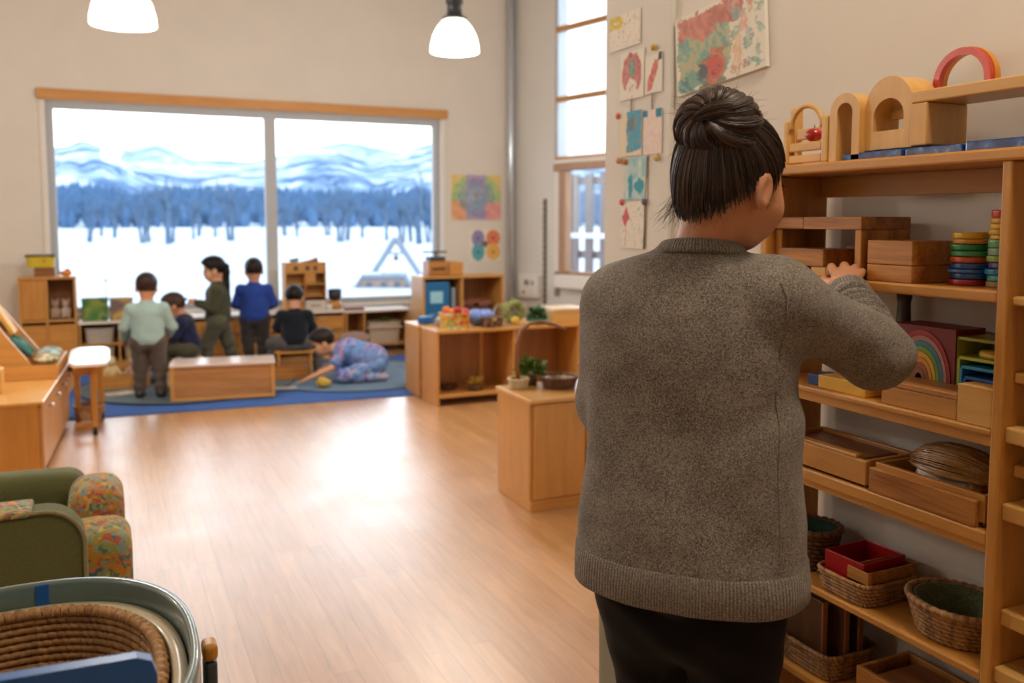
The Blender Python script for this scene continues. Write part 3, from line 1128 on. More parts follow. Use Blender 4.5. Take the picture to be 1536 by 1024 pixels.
def arch_block(name, label, y0, y1, z0, zs, inner, x0, x1, mat, sill=0.0, group=None, sz=1.0, zi=None):
    """Upright block with a round top and a round-topped opening; y is its width."""
    c = (y0 + y1) / 2
    R = (y1 - y0) / 2
    out = [(-R, z0)] + [(-R * math.cos(PI * i / 28), zs + R * sz * math.sin(PI * i / 28)) for i in range(29)] + [(R, z0)]
    r = inner
    zi = zs if zi is None else zi
    inn = [(-r, z0)] + [(-r * math.cos(PI * i / 28), zi + r * math.sin(PI * i / 28)) for i in range(29)] + [(r, z0)]
    M = Matrix.Translation((0, c, 0)) @ Matrix.Rotation(PI / 2, 4, 'Z')
    m = MB().strip(out, inn, -x1, -x0, M)
    if sill:
        m.box((x0 + .0003, c - r - .0005, z0), (x1 - .0003, c + r + .0005, z0 + sill), 0.0005)
    return solo(name, label, 'toy block', m, mat, ((x0 + x1) / 2, c, z0), group, world=True)


arch_block('arch_block', 'narrow pale arch block between the doll rack and the big arch', 1.4785, 1.568, S1 + .0005, 1.642, 0.023, 1.535, 1.60, W_PALE['Z'])
t = arch_block('window_block', 'big pale arched window block in the middle of the shelf top', 1.352, 1.478, S1 + 0.022, 1.642, 0.041, 1.552, 1.63, W_PALE['Z'], 0.04, sz=1.08, zi=1.622)
make('cross_bar', MB().box((1.60, 1.375, 1.622), (1.612, 1.467, 1.642), 0.002), W_PALE['Y'], t, world=True)
t = thing('frame_block', 'long low pale wooden frame lying along the right of the shelf top', 'toy block', (1.6, 1.1, S1 + 0.022))
make('beam', MB().box((1.545, 0.62, 1.643), (1.665, 1.3505, 1.668), 0.003), W_PALE['Y'], t, world=True)
for y in (1.3085, 0.95, 0.62):
    make('upright', MB().box((1.545, y, S1 + 0.0225), (1.665, y + 0.042, 1.6425), 0.003), W_PALE['Z'], t, world=True)


def blue_glass():
    m, nt, b = new_mat('blue_acrylic')
    v = objcoord(nt, (1, 1, 1))
    n = node(nt, 'ShaderNodeTexNoise', i_Scale=45.0, i_Detail=3.0)
    nt.links.new(v, n.inputs['Vector'])
    r = ramp(nt, [(0.42, lin('0c2f7c')), (0.64, lin('2a60b4')), (0.76, lin('7a9ccf'))])
    nt.links.new(n.outputs['Fac'], r.inputs[0])
    nt.links.new(r.outputs[0], b.inputs['Base Color'])
    b.inputs['Roughness'].default_value = 0.12
    b.inputs['Transmission Weight'].default_value = 0.25
    b.inputs['Coat Weight'].default_value = 0.5
    return m


BLUEA = blue_glass()
for y0, y1, z1, lab in ((1.36, 1.525, 0.018, 'left blue see-through slab under the big arched window block'),
                        (1.215, 1.352, 0.018, 'middle blue see-through slab below the pale frame'),
                        (1.06, 1.209, 0.021, 'right blue see-through slab near the shelf post')):
    solo('blue_slab', lab, 'toy slab', MB().box((1.535, y0, S1 + 0.0005), (1.67, y1, S1 + z1), 0.003), BLUEA, (1.6, (y0 + y1) / 2, S1), 'blue slabs on the shelf top', world=True)
# red arch leaning on the wall
RED = plain('red_lacquer', 'c23a26', 0.3, 0.08, 40, coat=0.4)
ORG = plain('orange_lacquer', 'd08a2e', 0.35, 0.06, 40)
t = thing('rainbow_arch', 'thin red wooden arch with orange rim standing on the back of the long frame', 'toy arch', (1.655, 1.305, 1.6685))
M = Matrix.Translation((0, 1.305, 0)) @ Matrix.Rotation(PI / 2, 4, 'Z')


def rbow(m, r0, r1, x0, x1, zs, z0, M, sz=1.0):
    o_ = [(r1, z0)] + arc(r1, 0, PI, 32, 0, zs, 1, sz) + [(-r1, z0)]
    i_ = [(r0, z0)] + arc(r0, 0, PI, 32, 0, zs, 1, sz) + [(-r0, z0)]
    return m.strip(o_, i_, -x1, -x0, M)


make('red_arch', rbow(MB(), 0.054, 0.068, 1.634, 1.648, 1.690, 1.6685, M), RED, t, world=True)
make('orange_rim', rbow(MB(), 0.056, 0.070, 1.648, 1.664, 1.690, 1.6685, M), ORG, t, world=True)

# ---- second shelf: plank house, boxes, discs
tp = [(1.45, 1.64, 1.378, 1.407, 'long oak plank lying as a roof on the block house'), ]


def block(name, label, lo, hi, mat, group=None, cat='toy block', bev=0.002):
    c = [(a + b_) / 2 for a, b_ in zip(lo, hi)]
    return solo(name, label, cat, MB().box(lo, hi, bev), mat, (c[0], c[1], lo[2]), group, world=True)


BG = 'oak building blocks on the second shelf'
block('plank_block', 'long oak plank forming the roof of the block house', (1.52, 1.449, 1.3785), (1.672, 1.628, 1.4075), W_OAK['Y'], BG)
block('plank_block', 'short oak plank behind her cheek, left end of the block house roof', (1.52, 1.6285, 1.3785), (1.672, 1.7345, 1.4065), W_OAK['Y'], BG)
block('upright_block', 'oak block standing upright below the right end of the roof plank', (1.52, 1.449, S2 + .0005), (1.672, 1.4665, 1.378), W_OAK['Z'], BG)
block('upright_block', 'oak block standing upright at the left end of the block house', (1.53, 1.712, S2 + .0005), (1.672, 1.7345, 1.378), W_OAK['Z'], BG)
block('flat_block', 'flat oak block laid across two small blocks inside the block house', (1.52, 1.561, 1.2905), (1.618, 1.7115, 1.332), W_OAK['Y'], BG)
block('small_block', 'small pale block under the flat oak block, left of her fingers', (1.523, 1.556, S2 + .0005), (1.585, 1.602, 1.29), W_PALE['Y'], BG)
block('small_block', 'small shaded block hidden below the left of the flat oak block', (1.54, 1.66, S2 + .0005), (1.60, 1.70, 1.29), W_OAK['Y'], BG)
block('back_block', 'brown block standing at the back below the roof plank', (1.63, 1.47, S2 + .0005), (1.672, 1.60, 1.34), W_BROWN['Y'], BG)
t = thing('wooden_box', 'large oak box with a grooved lid beside the stacks of coloured discs', 'box', (1.58, 1.366, S2))
make('body', MB().box((1.515, 1.307, S2 + .0005), (1.645, 1.425, 1.3045), 0.002), W_OAK['Y'], t, world=True)
make('lid', MB().box((1.515, 1.307, 1.3052), (1.645, 1.425, 1.3565), 0.002), W_OAK['Y'], t, world=True)


def disc(r, h):
    e = min(0.0028, h * .25)
    return MB().lathe([(0, 0)] + [(r - e + e * math.sin(PI / 2 * i / 4), e - e * math.cos(PI / 2 * i / 4)) for i in range(5)] +
                      [(r - e + e * math.cos(PI / 2 * i / 4), h - e + e * math.sin(PI / 2 * i / 4)) for i in range(5)] + [(0, h)], 40)


def lacq(col):
    return plain('lacquer_' + col, col, 0.25, 0.04, 60, coat=0.4)


st1 = [('a91d22', 'dark red', .013, .038), ('1c4f8f', 'deep blue', .0125, .039), ('3968b0', 'mid blue thin', .0075, .0405), ('1a4a86', 'navy blue', .0125, .0385), ('cf5620', 'orange red', .013, .038),
       ('3f8f58', 'dull green', .0115, .0375), ('17803a', 'bright green', .0135, .0365), ('d08a2c', 'light orange', .0105, .036), ('d9ac1c', 'yellow', .0135, .034)]
z = S2 + 0.0005
for i, (c, nm, h, r) in enumerate(st1):
    pos = 'lowest' if i == 0 else 'topmost' if i == len(st1) - 1 else 'over the %s one' % st1[i - 1][1]
    solo('stacking_disc', '%s round disc, %s in the left disc stack' % (nm, pos), 'toy disc', disc(r, h - 0.0006), lacq(c), (1.60 + .002 * math.sin(i * 2), 1.237 + .002 * math.cos(i * 3), z), 'left stack of coloured discs')
    z += h
st2 = [('a9925c', 'khaki', .0125, .03), ('3fa2a8', 'turquoise', .012, .031), ('2488b8', 'sky blue', .0125, .031), ('5a4c86', 'purple', .0125, .030), ('8aa84a', 'lime green', .013, .0305), ('7fa08a', 'pale jade', .015, .029), ('6aa06a', 'leaf green', .0165, .029),
       ('d6a81e', 'mustard', .009, .028), ('dcae24', 'egg yellow', .0105, .028), ('e0b626', 'lemon', .011, .0275), ('d8a018', 'amber', .0115, .0275), ('c2401e', 'vermilion', .016, .0245)]
for i, (c, nm, h, r) in enumerate(st2):
    if i == 0:
        z = S2 + 0.0005
    pos = 'lowest' if i == 0 else 'topmost' if i == len(st2) - 1 else 'over the %s one' % st2[i - 1][1]
    solo('stacking_disc', '%s round disc, %s in the right disc stack' % (nm, pos), 'toy disc', disc(r, h - 0.0006), lacq(c), (1.60 + .002 * math.sin(i * 2 + 1), 1.163 + .002 * math.cos(i * 3), z), 'right stack of coloured discs')
    z += h

# ---- third shelf: rainbow, nested boxes, lidded boxes
DKRED = plain('deep_red', '7c1718', 0.45, 0.08, 30)
t = thing('rainbow_stacker', 'nested rainbow of painted arches in a deep red block', 'toy rainbow', (1.63, 1.345, S3))
cy = 1.345
M = Matrix.Translation((0, cy, 0)) @ Matrix.Rotation(PI / 2, 4, 'Z')
zb = S3 + 0.012
o_ = [(0.082, zb)] + [(0.082, 1.172)] + [(0.03 * 0 + 0.082 - 0.164 * i / 20, 1.172) for i in range(1, 20)] + [(-0.082, 1.172), (-0.082, zb)]
R0 = 0.074
i_ = [(R0, zb)] + arc(R0, 0, PI, 20, 0, zb + 0.04, 1, 1.42) + [(-R0, zb)]
o_ = [(0.082, zb)] + [(max(-0.082, min(0.082, 0.115 * math.cos(PI * i / 20))), 1.172 if 2 < i < 18 else 1.10 + (0.072 if i > 1 and i < 19 else 0)) for i in range(21)] + [(-0.082, zb)]
make('red_frame', MB().strip(o_, i_, -1.69, -1.60, M), DKRED, t, world=True)
make('base', MB().box((1.592, cy - 0.082, S3 + .0005), (1.69, cy + 0.082, S3 + 0.0118), 0.002), DKRED, t, world=True)
for j, (nm, c) in enumerate((('red', 'a52a26'), ('pink', 'b78078'), ('blue', '3f86a0'), ('green', '7f9a38'), ('yellow', 'd7a428'), ('orange', 'd08a24'), ('russet', 'a0522a'), ('brown', '8a5a34'))):
    r1 = 0.0735 - j * 0.0082
    make('%s_arch' % nm, rbow(MB(), r1 - 0.0077, r1, 1.598 - j * .001, 1.688, zb + 0.04, zb + .0003, M, 1.42), plain('arch_' + nm, c, 0.45, 0.08, 50), t, world=True)
t = thing('nesting_boxes', 'green and blue nested open boxes standing right of the rainbow', 'toy boxes', (1.63, 1.185, S3))
NB = [('green_box', 'a6ab2a', 0.0805, 0.152, 1.604), ('lime_box', 'b2c234', 0.0735, 0.112, 1.602), ('teal_box', '1f96c2', 0.0655, 0.094, 1.600), ('blue_box', '1560b4', 0.055, 0.073, 1.598), ('navy_box', '123a78', 0.044, 0.056, 1.597), ('violet_box', '5a5a98', 0.03, 0.036, 1.596)]
cy = 1.1865
for nm, c, hw, h, x0 in NB:
    m = MB()
    z0 = S3 + 0.0005
    tt = 0.007
    m.box((x0, cy - hw, z0), (1.69, cy - hw + tt, z0 + h), .0015).box((x0, cy + hw - tt, z0), (1.69, cy + hw, z0 + h), .0015)
    m.box((x0, cy - hw, z0 + h - tt), (1.69, cy + hw, z0 + h), .0015)
    make(nm, m, plain('nest_' + nm, c, 0.35, 0.06, 40, coat=.3), t, world=True)
make('yellow_lid', MB().lathe([(0, 0), (0.062, 0), (0.066, 0.004), (0.062, 0.012), (0, 0.016)], 32, (1.645, cy - .012, S3 + 0.1135), sx=0.62, sy=.95), plain('lid_yellow', 'd2a428', .4), t, world=True)
t = thing('flat_box', 'flat oak box with sliding lid in front of the rainbow', 'box', (1.56, 1.276, S3))
make('body', MB().box((1.508, 1.182, S3 + .0005), (1.591, 1.367, S3 + 0.040), 0.002), W_BEECH['Y'], t, world=True)
make('lid', MB().box((1.506, 1.180, S3 + 0.0408), (1.5935, 1.369, S3 + 0.053), 0.002), W_OAK['Y'], t, world=True)
block('pale_box', 'pale wooden box at the right end of the third shelf by the post', (1.505, 1.104, S3 + .0005), (1.552, 1.1795, 1.083), W_PALE['Y'], cat='box')
block('yellow_block', 'flat yellow painted box below her elbow on the third shelf', (1.515, 1.418, S3 + .0005), (1.60, 1.56, 1.038), plain('yellow_paint', 'dca93a', .45), cat='box')
block('blue_block', 'blue box half hidden behind her sleeve on the third shelf', (1.53, 1.565, S3 + .0005), (1.60, 1.61, 1.032), plain('blue_paint', '1c3f7a', .45), cat='box')
solo('dark_bottle', 'dark upright bottle at the back of the third shelf behind her elbow', 'bottle',
     MB().lathe([(0, 0), (0.03, 0), (0.032, .01), (0.032, .11), (0.014, .15), (0.012, .19), (0, .19)], 24), plain('bottle_dark', '1d2226', .2), (1.655, 1.525, S3 + .0005))
solo('grey_vase', 'slim grey vase at the back of the third shelf', 'vase', MB().lathe([(0, 0), (0.02, 0), (0.028, .05), (0.018, .13), (0.014, .2), (0.018, .225), (0, .225)], 24), plain('vase_grey', '4c463f', .4), (1.672, 1.4595, S3 + .0005))

# ---- fourth shelf: wooden trays
t = thing('lidded_tray', 'shallow wooden tray with a ledge, left on the fourth shelf', 'tray', (1.58, 1.51, S4))
make('body', tray_mb((1.507, 1.402, S4 + .0005), (1.672, 1.70, S4 + 0.061), 0.014), W_BEECH['Y'], t, world=True)
make('cover', MB().box((1.522, 1.45, S4 + 0.042), (1.66, 1.685, S4 + 0.052), 0.002), W_BROWN['Y'], t, world=True)
make('front_ledge', MB().box((1.506, 1.43, S4 + 0.0615), (1.530, 1.70, S4 + 0.069), 0.002), W_BEECH['Y'], t, world=True)
t = thing('open_tray', 'open wooden drawer tray with raised back, right on the fourth shelf', 'tray', (1.58, 1.25, S4))
make('body', tray_mb((1.516, 1.118, S4 + .004), (1.69, 1.384, S4 + 0.064), 0.011), W_BEECH['Y'], t, world=True)
make('front_board', MB().box((1.502, 1.128, S4 + .0005), (1.5155, 1.388, S4 + 0.053), 0.002), W_OAK['Y'], t, world=True)
# glossy bundle of straw in the tray
m = MB()
rg = random.Random(5)
for i in range(130):
    a = rg.uniform(0, PI)
    e = rg.uniform(-0.9, 0.9)
    pts = []
    for j in range(9):
        s_ = -1 + 2 * j / 8
        x = 1.60 + 0.062 * math.cos(a) * math.sqrt(max(0, 1 - (s_ * .9) ** 2)) * 1.0
        y = 1.245 + 0.092 * s_ + 0.008 * math.sin(i + j)
        zz = S4 + 0.068 + 0.055 * math.sin(a) * math.sqrt(max(0, 1 - (s_ * .9) ** 2)) * (1.0)
        pts.append((x, y, zz))
    m.tube(pts, 0.0022, 5)
straw = wood('straw', 'b98a4a', '7a4f22', 'Y', 3.0, rough=.25, coat=.6)
solo('straw_bundle', 'glossy rounded bundle of golden straw lying in the open tray', 'bundle', m.box((1.55, 1.17, S4 + 0.0125), (1.65, 1.32, S4 + 0.072), .02), straw, (1.6, 1.245, S4 + .0125), world=True)

# ---- fifth shelf: baskets
WICK = wood('wicker', 'b98a52', '6e4524', 'Z', 2.5, rough=.6, contrast=1.6, coat=.05)
WICKD = wood('dark_wicker', '7a4f30', '3f2616', 'Z', 2.5, rough=.6, contrast=1.6, coat=.05)
t = thing('round_basket', 'low round wicker basket with green lining at the right of the fifth shelf', 'basket', (1.60, 1.229, S5 + .0005))
make('weave', coil_basket(0.072, 0.082, 0.088, 0.104, 0.075, 8, n=160, twist=34, rim=1.6), WICK, t)
LIN = fabric('green_lining', '6c7550', '4d5638', 260, bump=.2)
make('lining', MB().lathe([(0, 0.012), (0.055, 0.014), (0.066, 0.03), (0.076, 0.06), (0.08, 0.074), (0.076, 0.0745), (0.071, 0.06), (0.06, 0.032), (0.05, 0.019), (0, 0.017)], 40, sy=1.17, cap=False), LIN, t)
t = thing('woven_tray', 'rectangular woven tray holding a red tray and a wooden box', 'basket', (1.59, 1.468, S5 + .0005))
make('weave', coil_basket(0.076, 0.072, 0.083, 0.079, 0.052, 6, e=6, n=120, twist=26, rim=1.2), WICK, t)
make('corner_tag', MB().box((-0.086, 0.06, 0.034), (-0.083, 0.068, 0.042), .001), W_DARK['Z'], t)
solo('red_tray', 'open red plastic tray tilted in the woven tray', 'tray', tray_mb((-0.07, -0.055, 0), (0.068, 0.058, 0.055), .004), plain('red_plastic', 'a3141a', .35, .05), (1.598, 1.478, S5 + 0.037), rz=0.05)
t = thing('shallow_box', 'shallow wooden box with dark bowl hollow, in front of the red tray', 'box', (1.578, 1.412, S5 + .045))
make('body', tray_mb((-0.054, -0.012, 0), (0.095, 0.05, 0.034), .005), W_OAK['Y'], t)
make('hollow', MB().lathe([(0, 0.006), (0.02, 0.008), (0.024, 0.026), (0.022, 0.026), (0.018, 0.011), (0, .009)], 24, (0.03, 0.019, 0.002), sx=1.6), plain('dark_bowl', '2b231a', .4), t)
t = thing('dark_basket', 'dark round wicker basket with green cloth, partly behind her hip', 'basket', (1.60, 1.650, S5 + .0005))
make('weave', coil_basket(0.05, 0.05, 0.066, 0.066, 0.1, 9, n=96, twist=20, rim=1.5), WICKD, t)
make('cloth', MB().lathe([(0, 0.05), (0.04, 0.055), (0.056, 0.085), (0.06, 0.098), (0.056, 0.098), (0.05, 0.085), (0.035, 0.06), (0, .056)], 32, cap=False), plain('green_cloth', '2c4a3c', .9), t)

# ---- lowest shelf
t = thing('magazine_basket', 'rectangular wicker basket holding dark boards on the lowest shelf', 'basket', (1.60, 1.585, S6 + .0005))
make('weave', coil_basket(0.078, 0.078, 0.083, 0.084, 0.06, 6, e=6, n=120, twist=26, rim=1.25), WICK, t)
bd = [(1.535, 1.60, 0.0, 0.17, 'dark slate board with wooden edge leaning foremost in the lowest basket'), (1.575, 1.575, 0.1, 0.18, 'dark brown board standing in the middle of the lowest basket'), (1.62, 1.565, -.08, .19, 'dark board at the back of the lowest basket')]
for x, y, rz, h, lab in bd:
    t = thing('board', lab, 'board', (x, y, S6 + .0135), rz, 'boards in the lowest basket')
    make('panel', MB().box((-0.005, -0.06, 0), (0.005, 0.06, h), .002), W_DARK['Z'], t)
    make('edge_strip', MB().box((-0.008, -0.066, 0), (0.008, -0.0602, h), .002), W_BROWN['Z'], t)
t = thing('open_box', 'oak box with a half open lid on the lowest shelf', 'box', (1.59, 1.29, S6 + .0005))
make('body', tray_mb((-0.075, -0.13, 0), (0.09, 0.127, 0.09), .011), W_OAK['Y'], t)
make('inner_lid', MB().box((-0.06, -0.115, 0.07), (0.07, 0.09, 0.08), .002), W_BROWN['Y'], t)

# painted card seen between her cheek and the shelf
def pinkcard(u, v):
    a = lin('c8455c')[:3] if vnoise(u * 3, v * 3, 2) + .25 * (u - v) > .02 else lin('1f5a58')[:3]
    return mixc(a, lin('e6d8cc')[:3], 1 if abs(u + .3 * v - .62) < .05 else 0)


paint_obj('picture_card', 'pink and green picture card on the wall just left of the shelf', 'picture', 0.16, 0.2, pinkcard, PAINT, (XS - .006, 1.925, 1.24), -PI / 2)
# ------------------------------------------------------------------ children's paintings
C_ = lambda h: lin(h)[:3]
PAPER = C_('e9e4d8')


def blot(u, v, cx, cy, rx, ry, seed=1, wob=0.35):
    a = math.atan2(v - cy, u - cx)
    d = math.hypot((u - cx) / rx, (v - cy) / ry)
    return d < 1 - wob * (vnoise(a * 2 + 9, d * 2, seed) - .4)


def mandala(u, v):
    n = vnoise(u * 12, v * 12, 4)
    n2 = vnoise(u * 40, v * 30, 8)
    c = C_('e0c044')
    d = math.hypot((u - .5) / .5, (v - .5) / .52)
    if d < 1.0:
        c = mixc(C_('6fae52'), C_('a9c860'), n)
    if d < .74:
        c = mixc(C_('4f86a0'), C_('86b48c'), n)
    if v < .42 and u < .3:
        c = mixc(C_('d96a3a'), C_('e89a4c'), n) if math.hypot(u, v) > .1 else C_('e2b95a')
        if d < .7:
            c = mixc(C_('5c7a80'), C_('a8794f'), n)
    if v < .4 and u > .68 and (u - .68) > v * .4 - .1:
        c = mixc(C_('d4606c'), C_('ec9a92'), n)
    if .30 < u < .70:
        e = abs(u - .5) / .2
        c = mixc(C_('5a68ac'), C_('8d80bc'), n * .6 + .4 * e)
        q = math.hypot((u - .5) / .15, (v - .48) / .3)
        if q < 1:
            c = mixc(C_('4a7ab4'), C_('7fa0c8'), n)
        if math.hypot((u - .5) / .05, (v - .36) / .1) < 1:
            c = C_('2f86a8')
        if math.hypot((u - .5) / .035, (v - .56) / .07) < 1:
            c = C_('8a4a52')
        if v > .93 or v < .06:
            c = C_('a98cc0')
    return mixc(c, PAPER, .22 + .25 * (n2 > .72))


def flowers(u, v):
    c = PAPER
    for cx, cy, k, rx, ry in ((.28, .71, '8379b4', .2, .26), (.76, .72, 'e2702e', .22, .26), (.28, .28, '2aa0b4', .2, .27), (.76, .28, 'e8b03a', .22, .26)):
        d = math.hypot((u - cx) / rx, (v - cy) / ry)
        if d < 1:
            a = math.atan2(v - cy, u - cx)
            c = mixc(C_(k), PAPER, .12 + .14 * math.sin(a * 9) * (d > .35))
            if d < .22:
                c = mixc(C_(k), (0.03, .02, .05), .5)
    if math.hypot((u - .5) / .1, (v - .53) / .1) < 1:
        c = C_('6d6a62')
    return c


paint_obj('wall_picture', 'colourful painting with a blue middle and yellow corners on the window wall', 'painting', 0.62, 0.52, mandala, PAINT, (3.93, YW - .006, 1.40), 0)
paint_obj('wall_picture', 'painting of four round flower discs below the colourful one', 'painting', 0.40, 0.37, flowers, PAINT, (4.04, YW - .006, 0.925), 0)


def landscape(u, v):
    u += .05 * (vnoise(u * 16, v * 12, 31) - .5) + .03 * (vnoise(u * 50, v * 40, 32) - .5)
    v += .09 * (vnoise(u * 14, v * 13, 33) - .5) + .05 * (vnoise(u * 44, v * 40, 34) - .5)
    n, n2 = vnoise(u * 9 + v * 5, v * 8, 3), vnoise(u * 34 + v * 10, v * 14, 6)
    c = PAPER
    if u < .78 and v > .58 + .12 * n - .2 * (u > .55) * 0 and v < .97 and u > .03:
        c = mixc(C_('b0605c'), C_('d98f80'), n2)
    if u < .62 and v < .62 + .15 * n and v > .04 and u > .02 and v > (u - .3) * .3:
        c = mixc(C_('5f9a92'), C_('9cc0ae'), n2)
        if n2 > .68:
            c = C_('b9b48a')
    if .05 < u < .3 and v < .2 and n2 > .5:
        c = C_('3f7f86')
    if .3 < u < .58 and v < .45 and v < .1 + u * .75:
        c = mixc(C_('b8564a'), C_('c98c6a'), n2) if n > .4 else mixc(C_('4c5a58'), C_('7f9a88'), n2)
    if math.hypot((u - .45) / .1, (v - .22) / .15) < 1:
        c = C_('c94a44') if n2 < .75 else C_('3b3a40')
    if math.hypot((u - .31) / .05, (v - .22) / .1) < 1:
        c = C_('3f5358')
    if u > .6:
        for cx, cy, k, rx, ry in ((.86, .86, 'c8602f', .035, .16), (.86, .93, '3a5f8a', .02, .05), (.73, .72, '2f7f86', .06, .1), (.70, .52, '4f9a86', .05, .12), (.78, .6, 'd97f62', .04, .08), (.84, .40, '3f9486', .05, .14), (.72, .3, 'e0a060', .05, .2), (.62, .38, '6a7a4a', .025, .3),
                                  (.9, .12, '46a090', .06, .07), (.8, .1, '8a4a3a', .03, .07), (.94, .5, '3fa08a', .03, .08), (.94, .72, '7fae9a', .03, .06), (.7, .1, 'c98468', .05, .1), (.67, .88, 'b85a50', .05, .08), (.94, .28, '58a08c', .025, .08)):
            if blot(u, v, cx, cy, rx * 1.1, ry, int(cx * 100), .8) and vnoise(u * 60, v * 30, 44) > .22:
                c = mixc(C_(k), PAPER, .15 + .5 * n2)
    return mixc(c, PAPER, .12)


paint_obj('wall_picture', 'large red and green landscape painting on the wall above her bun', 'painting', 0.425, 0.245, landscape, PAINT, (XS - .014, 2.2, 1.815), -PI / 2, tilt=math.radians(-4.5), nx=150, ny=90, t=.012)


def sheet(kind, seed):
    def fn(u, v):
        u += .08 * (vnoise(u * 6, v * 6, seed + 9) - .5)
        v += .10 * (vnoise(u * 7, v * 7, seed + 11) - .5)
        n, n2 = vnoise(u * 7, v * 7, seed), vnoise(u * 24, v * 24, seed + 5)
        c = PAPER
        if kind == 'house':
            d = math.hypot((u - .5) / .42, (v - .52) / .44)
            if d < 1 and v > .08:
                c = mixc(C_('b65a5c'), C_('d09a94'), n2)
            if math.hypot((u - .5) / .17, (v - .66) / .2) < 1:
                c = mixc(C_('6f8f86'), C_('9ab0a0'), n2)
            if math.hypot((u - .48) / .24, (v - .14) / .3) < 1:
                c = PAPER if n2 < .7 else C_('d0a0a0')
        elif kind == 'fish':
            if abs((u - .5) * .8 - (v - .5) * .5) < .16 * (1 - abs(v - .45)) and .1 < v < .85:
                c = mixc(C_('c0504f'), C_('e09a8c'), n2)
            if v > .82 and u > .8:
                c = C_('4f4a48')
        elif kind == 'sea':
            c = mixc(C_('3f8fb8'), C_('6fb0c4'), n2) if n > .3 else C_('8f9a80')
            if u < .2 + .2 * n or v < .1:
                c = mixc(C_('d9c29a'), PAPER, .5)
            if math.hypot(u - .5, v - .7) < .18:
                c = mixc(C_('5f9a70'), C_('7a6f98'), n)
        elif kind == 'pink':
            c = mixc(C_('e6b4b8'), PAPER, .3 + .7 * n2)
            if v > .84 and (u < .25 or u > .7):
                c = C_('3f86a8')
        elif kind == 'ice':
            c = mixc(C_('7fc0cc'), PAPER, n * .9)
            if blot(u, v, .68, .3, .2, .2, 3) or blot(u, v, .3, .3, .12, .3, 4):
                c = C_('3a9ab4')
        elif kind == 'kite':
            if abs(u - .22) / .16 + abs(v - .66) / .22 < 1:
                c = C_('c8606c')
            elif abs(u - .22) < .012 and .05 < v < .5:
                c = C_('b07a6a')
            elif n2 > .78:
                c = mixc(C_('8fb0a8'), PAPER, .5)
        elif kind == 'dots':
            if n2 > .76:
                c = mixc(C_('c8a0a0'), PAPER, .3)
            if v > .62 and u < .45 and n2 > .25:
                c = C_('d8c050')
        return c
    return fn


AX = XS - 0.026
cards = [('dots', 0.2, 0.12, 2.72, 2.005, 'pale dotted sheet with a yellow strip, topmost on the wall end'),
         ('house', 0.15, 0.165, 2.668, 1.822, 'red house drawing below the pale dotted sheet'),
         ('fish', 0.10, 0.13, 2.535, 1.826, 'red fish drawing right of the red house drawing'),
         ('sea', 0.14, 0.155, 2.672, 1.625, 'blue and green sea painting below the red house drawing'),
         ('pink', 0.11, 0.15, 2.538, 1.622, 'pink painting with blue corners below the fish drawing'),
         ('ice', 0.145, 0.145, 2.64, 1.472, 'pale blue ice painting below the sea painting'),
         ('kite', 0.15, 0.165, 2.655, 1.300, 'red kite drawing, lowest sheet on the wall end')]
for k_, w_, h_, y_, z_, lab in cards:
    paint_obj('child_drawing', lab, 'drawing', w_, h_, sheet(k_, len(lab)), PAINT, (AX, y_, z_), -PI / 2, 'drawings pinned to the wall end', nx=44, ny=44, t=.003)
pc = plain('cord_brown', '8f7f6c', .8)
m = MB()
for y0, z0, y1, z1, lab in ((2.668, 1.78, 2.668, 1.822, 'short cord between the house and the sea picture'), (2.538, 1.772, 2.538, 1.826, 'short cord between the fish and the pink picture'), (2.58, 1.30, 2.565, 1.617, 'long brown cord right of the ice and kite pictures')):
    solo('hanging_cord', lab, 'cord', MB().tube([(AX, y0, z0), (AX, (y0 + y1) / 2 + .002, (z0 + z1) / 2), (AX, y1, z1)], 0.0025, 6), pc, (AX, y0, z0), 'cords of the hanging drawings', world=True)
for y_, z_, c, lab in ((2.53, 1.975, 'c9a23c', 'round yellow pin above the fish drawing'), (2.752, 1.772, 'c8684a', 'red pin at the top corner of the sea painting'), (2.745, 1.612, 'cf8a4a', 'orange pin at the left corner of the ice painting'), (2.70, 1.606, 'b87a4a', 'brown pin beside the orange pin'), (2.505, 1.607, 'd2b060', 'yellow pin below the pink painting'), (2.72, 1.464, 'd0605a', 'red pin below the ice painting at left'), (2.575, 1.462, '6a5a6a', 'dark pin below the ice painting at right')):
    solo('push_pin', lab, 'pin', MB().lathe([(0, 0), (0.011, 0), (0.012, .004), (0.008, .009), (0, .011)], 16, M=Matrix.Rotation(-PI / 2, 4, 'Y')), plain('pin_' + c, c, .4), (AX - .001, y_, z_), 'pins of the hanging drawings')
# ------------------------------------------------------------------ furniture materials
W_LOW = {a: wood('low_maple_' + a, 'd69f58', 'bd8440', a, 0.8, rough=.4) for a in 'XYZ'}
W_IN = {a: wood('inner_brown_' + a, 'ad733a', '8a5626', a, 0.8) for a in 'XYZ'}


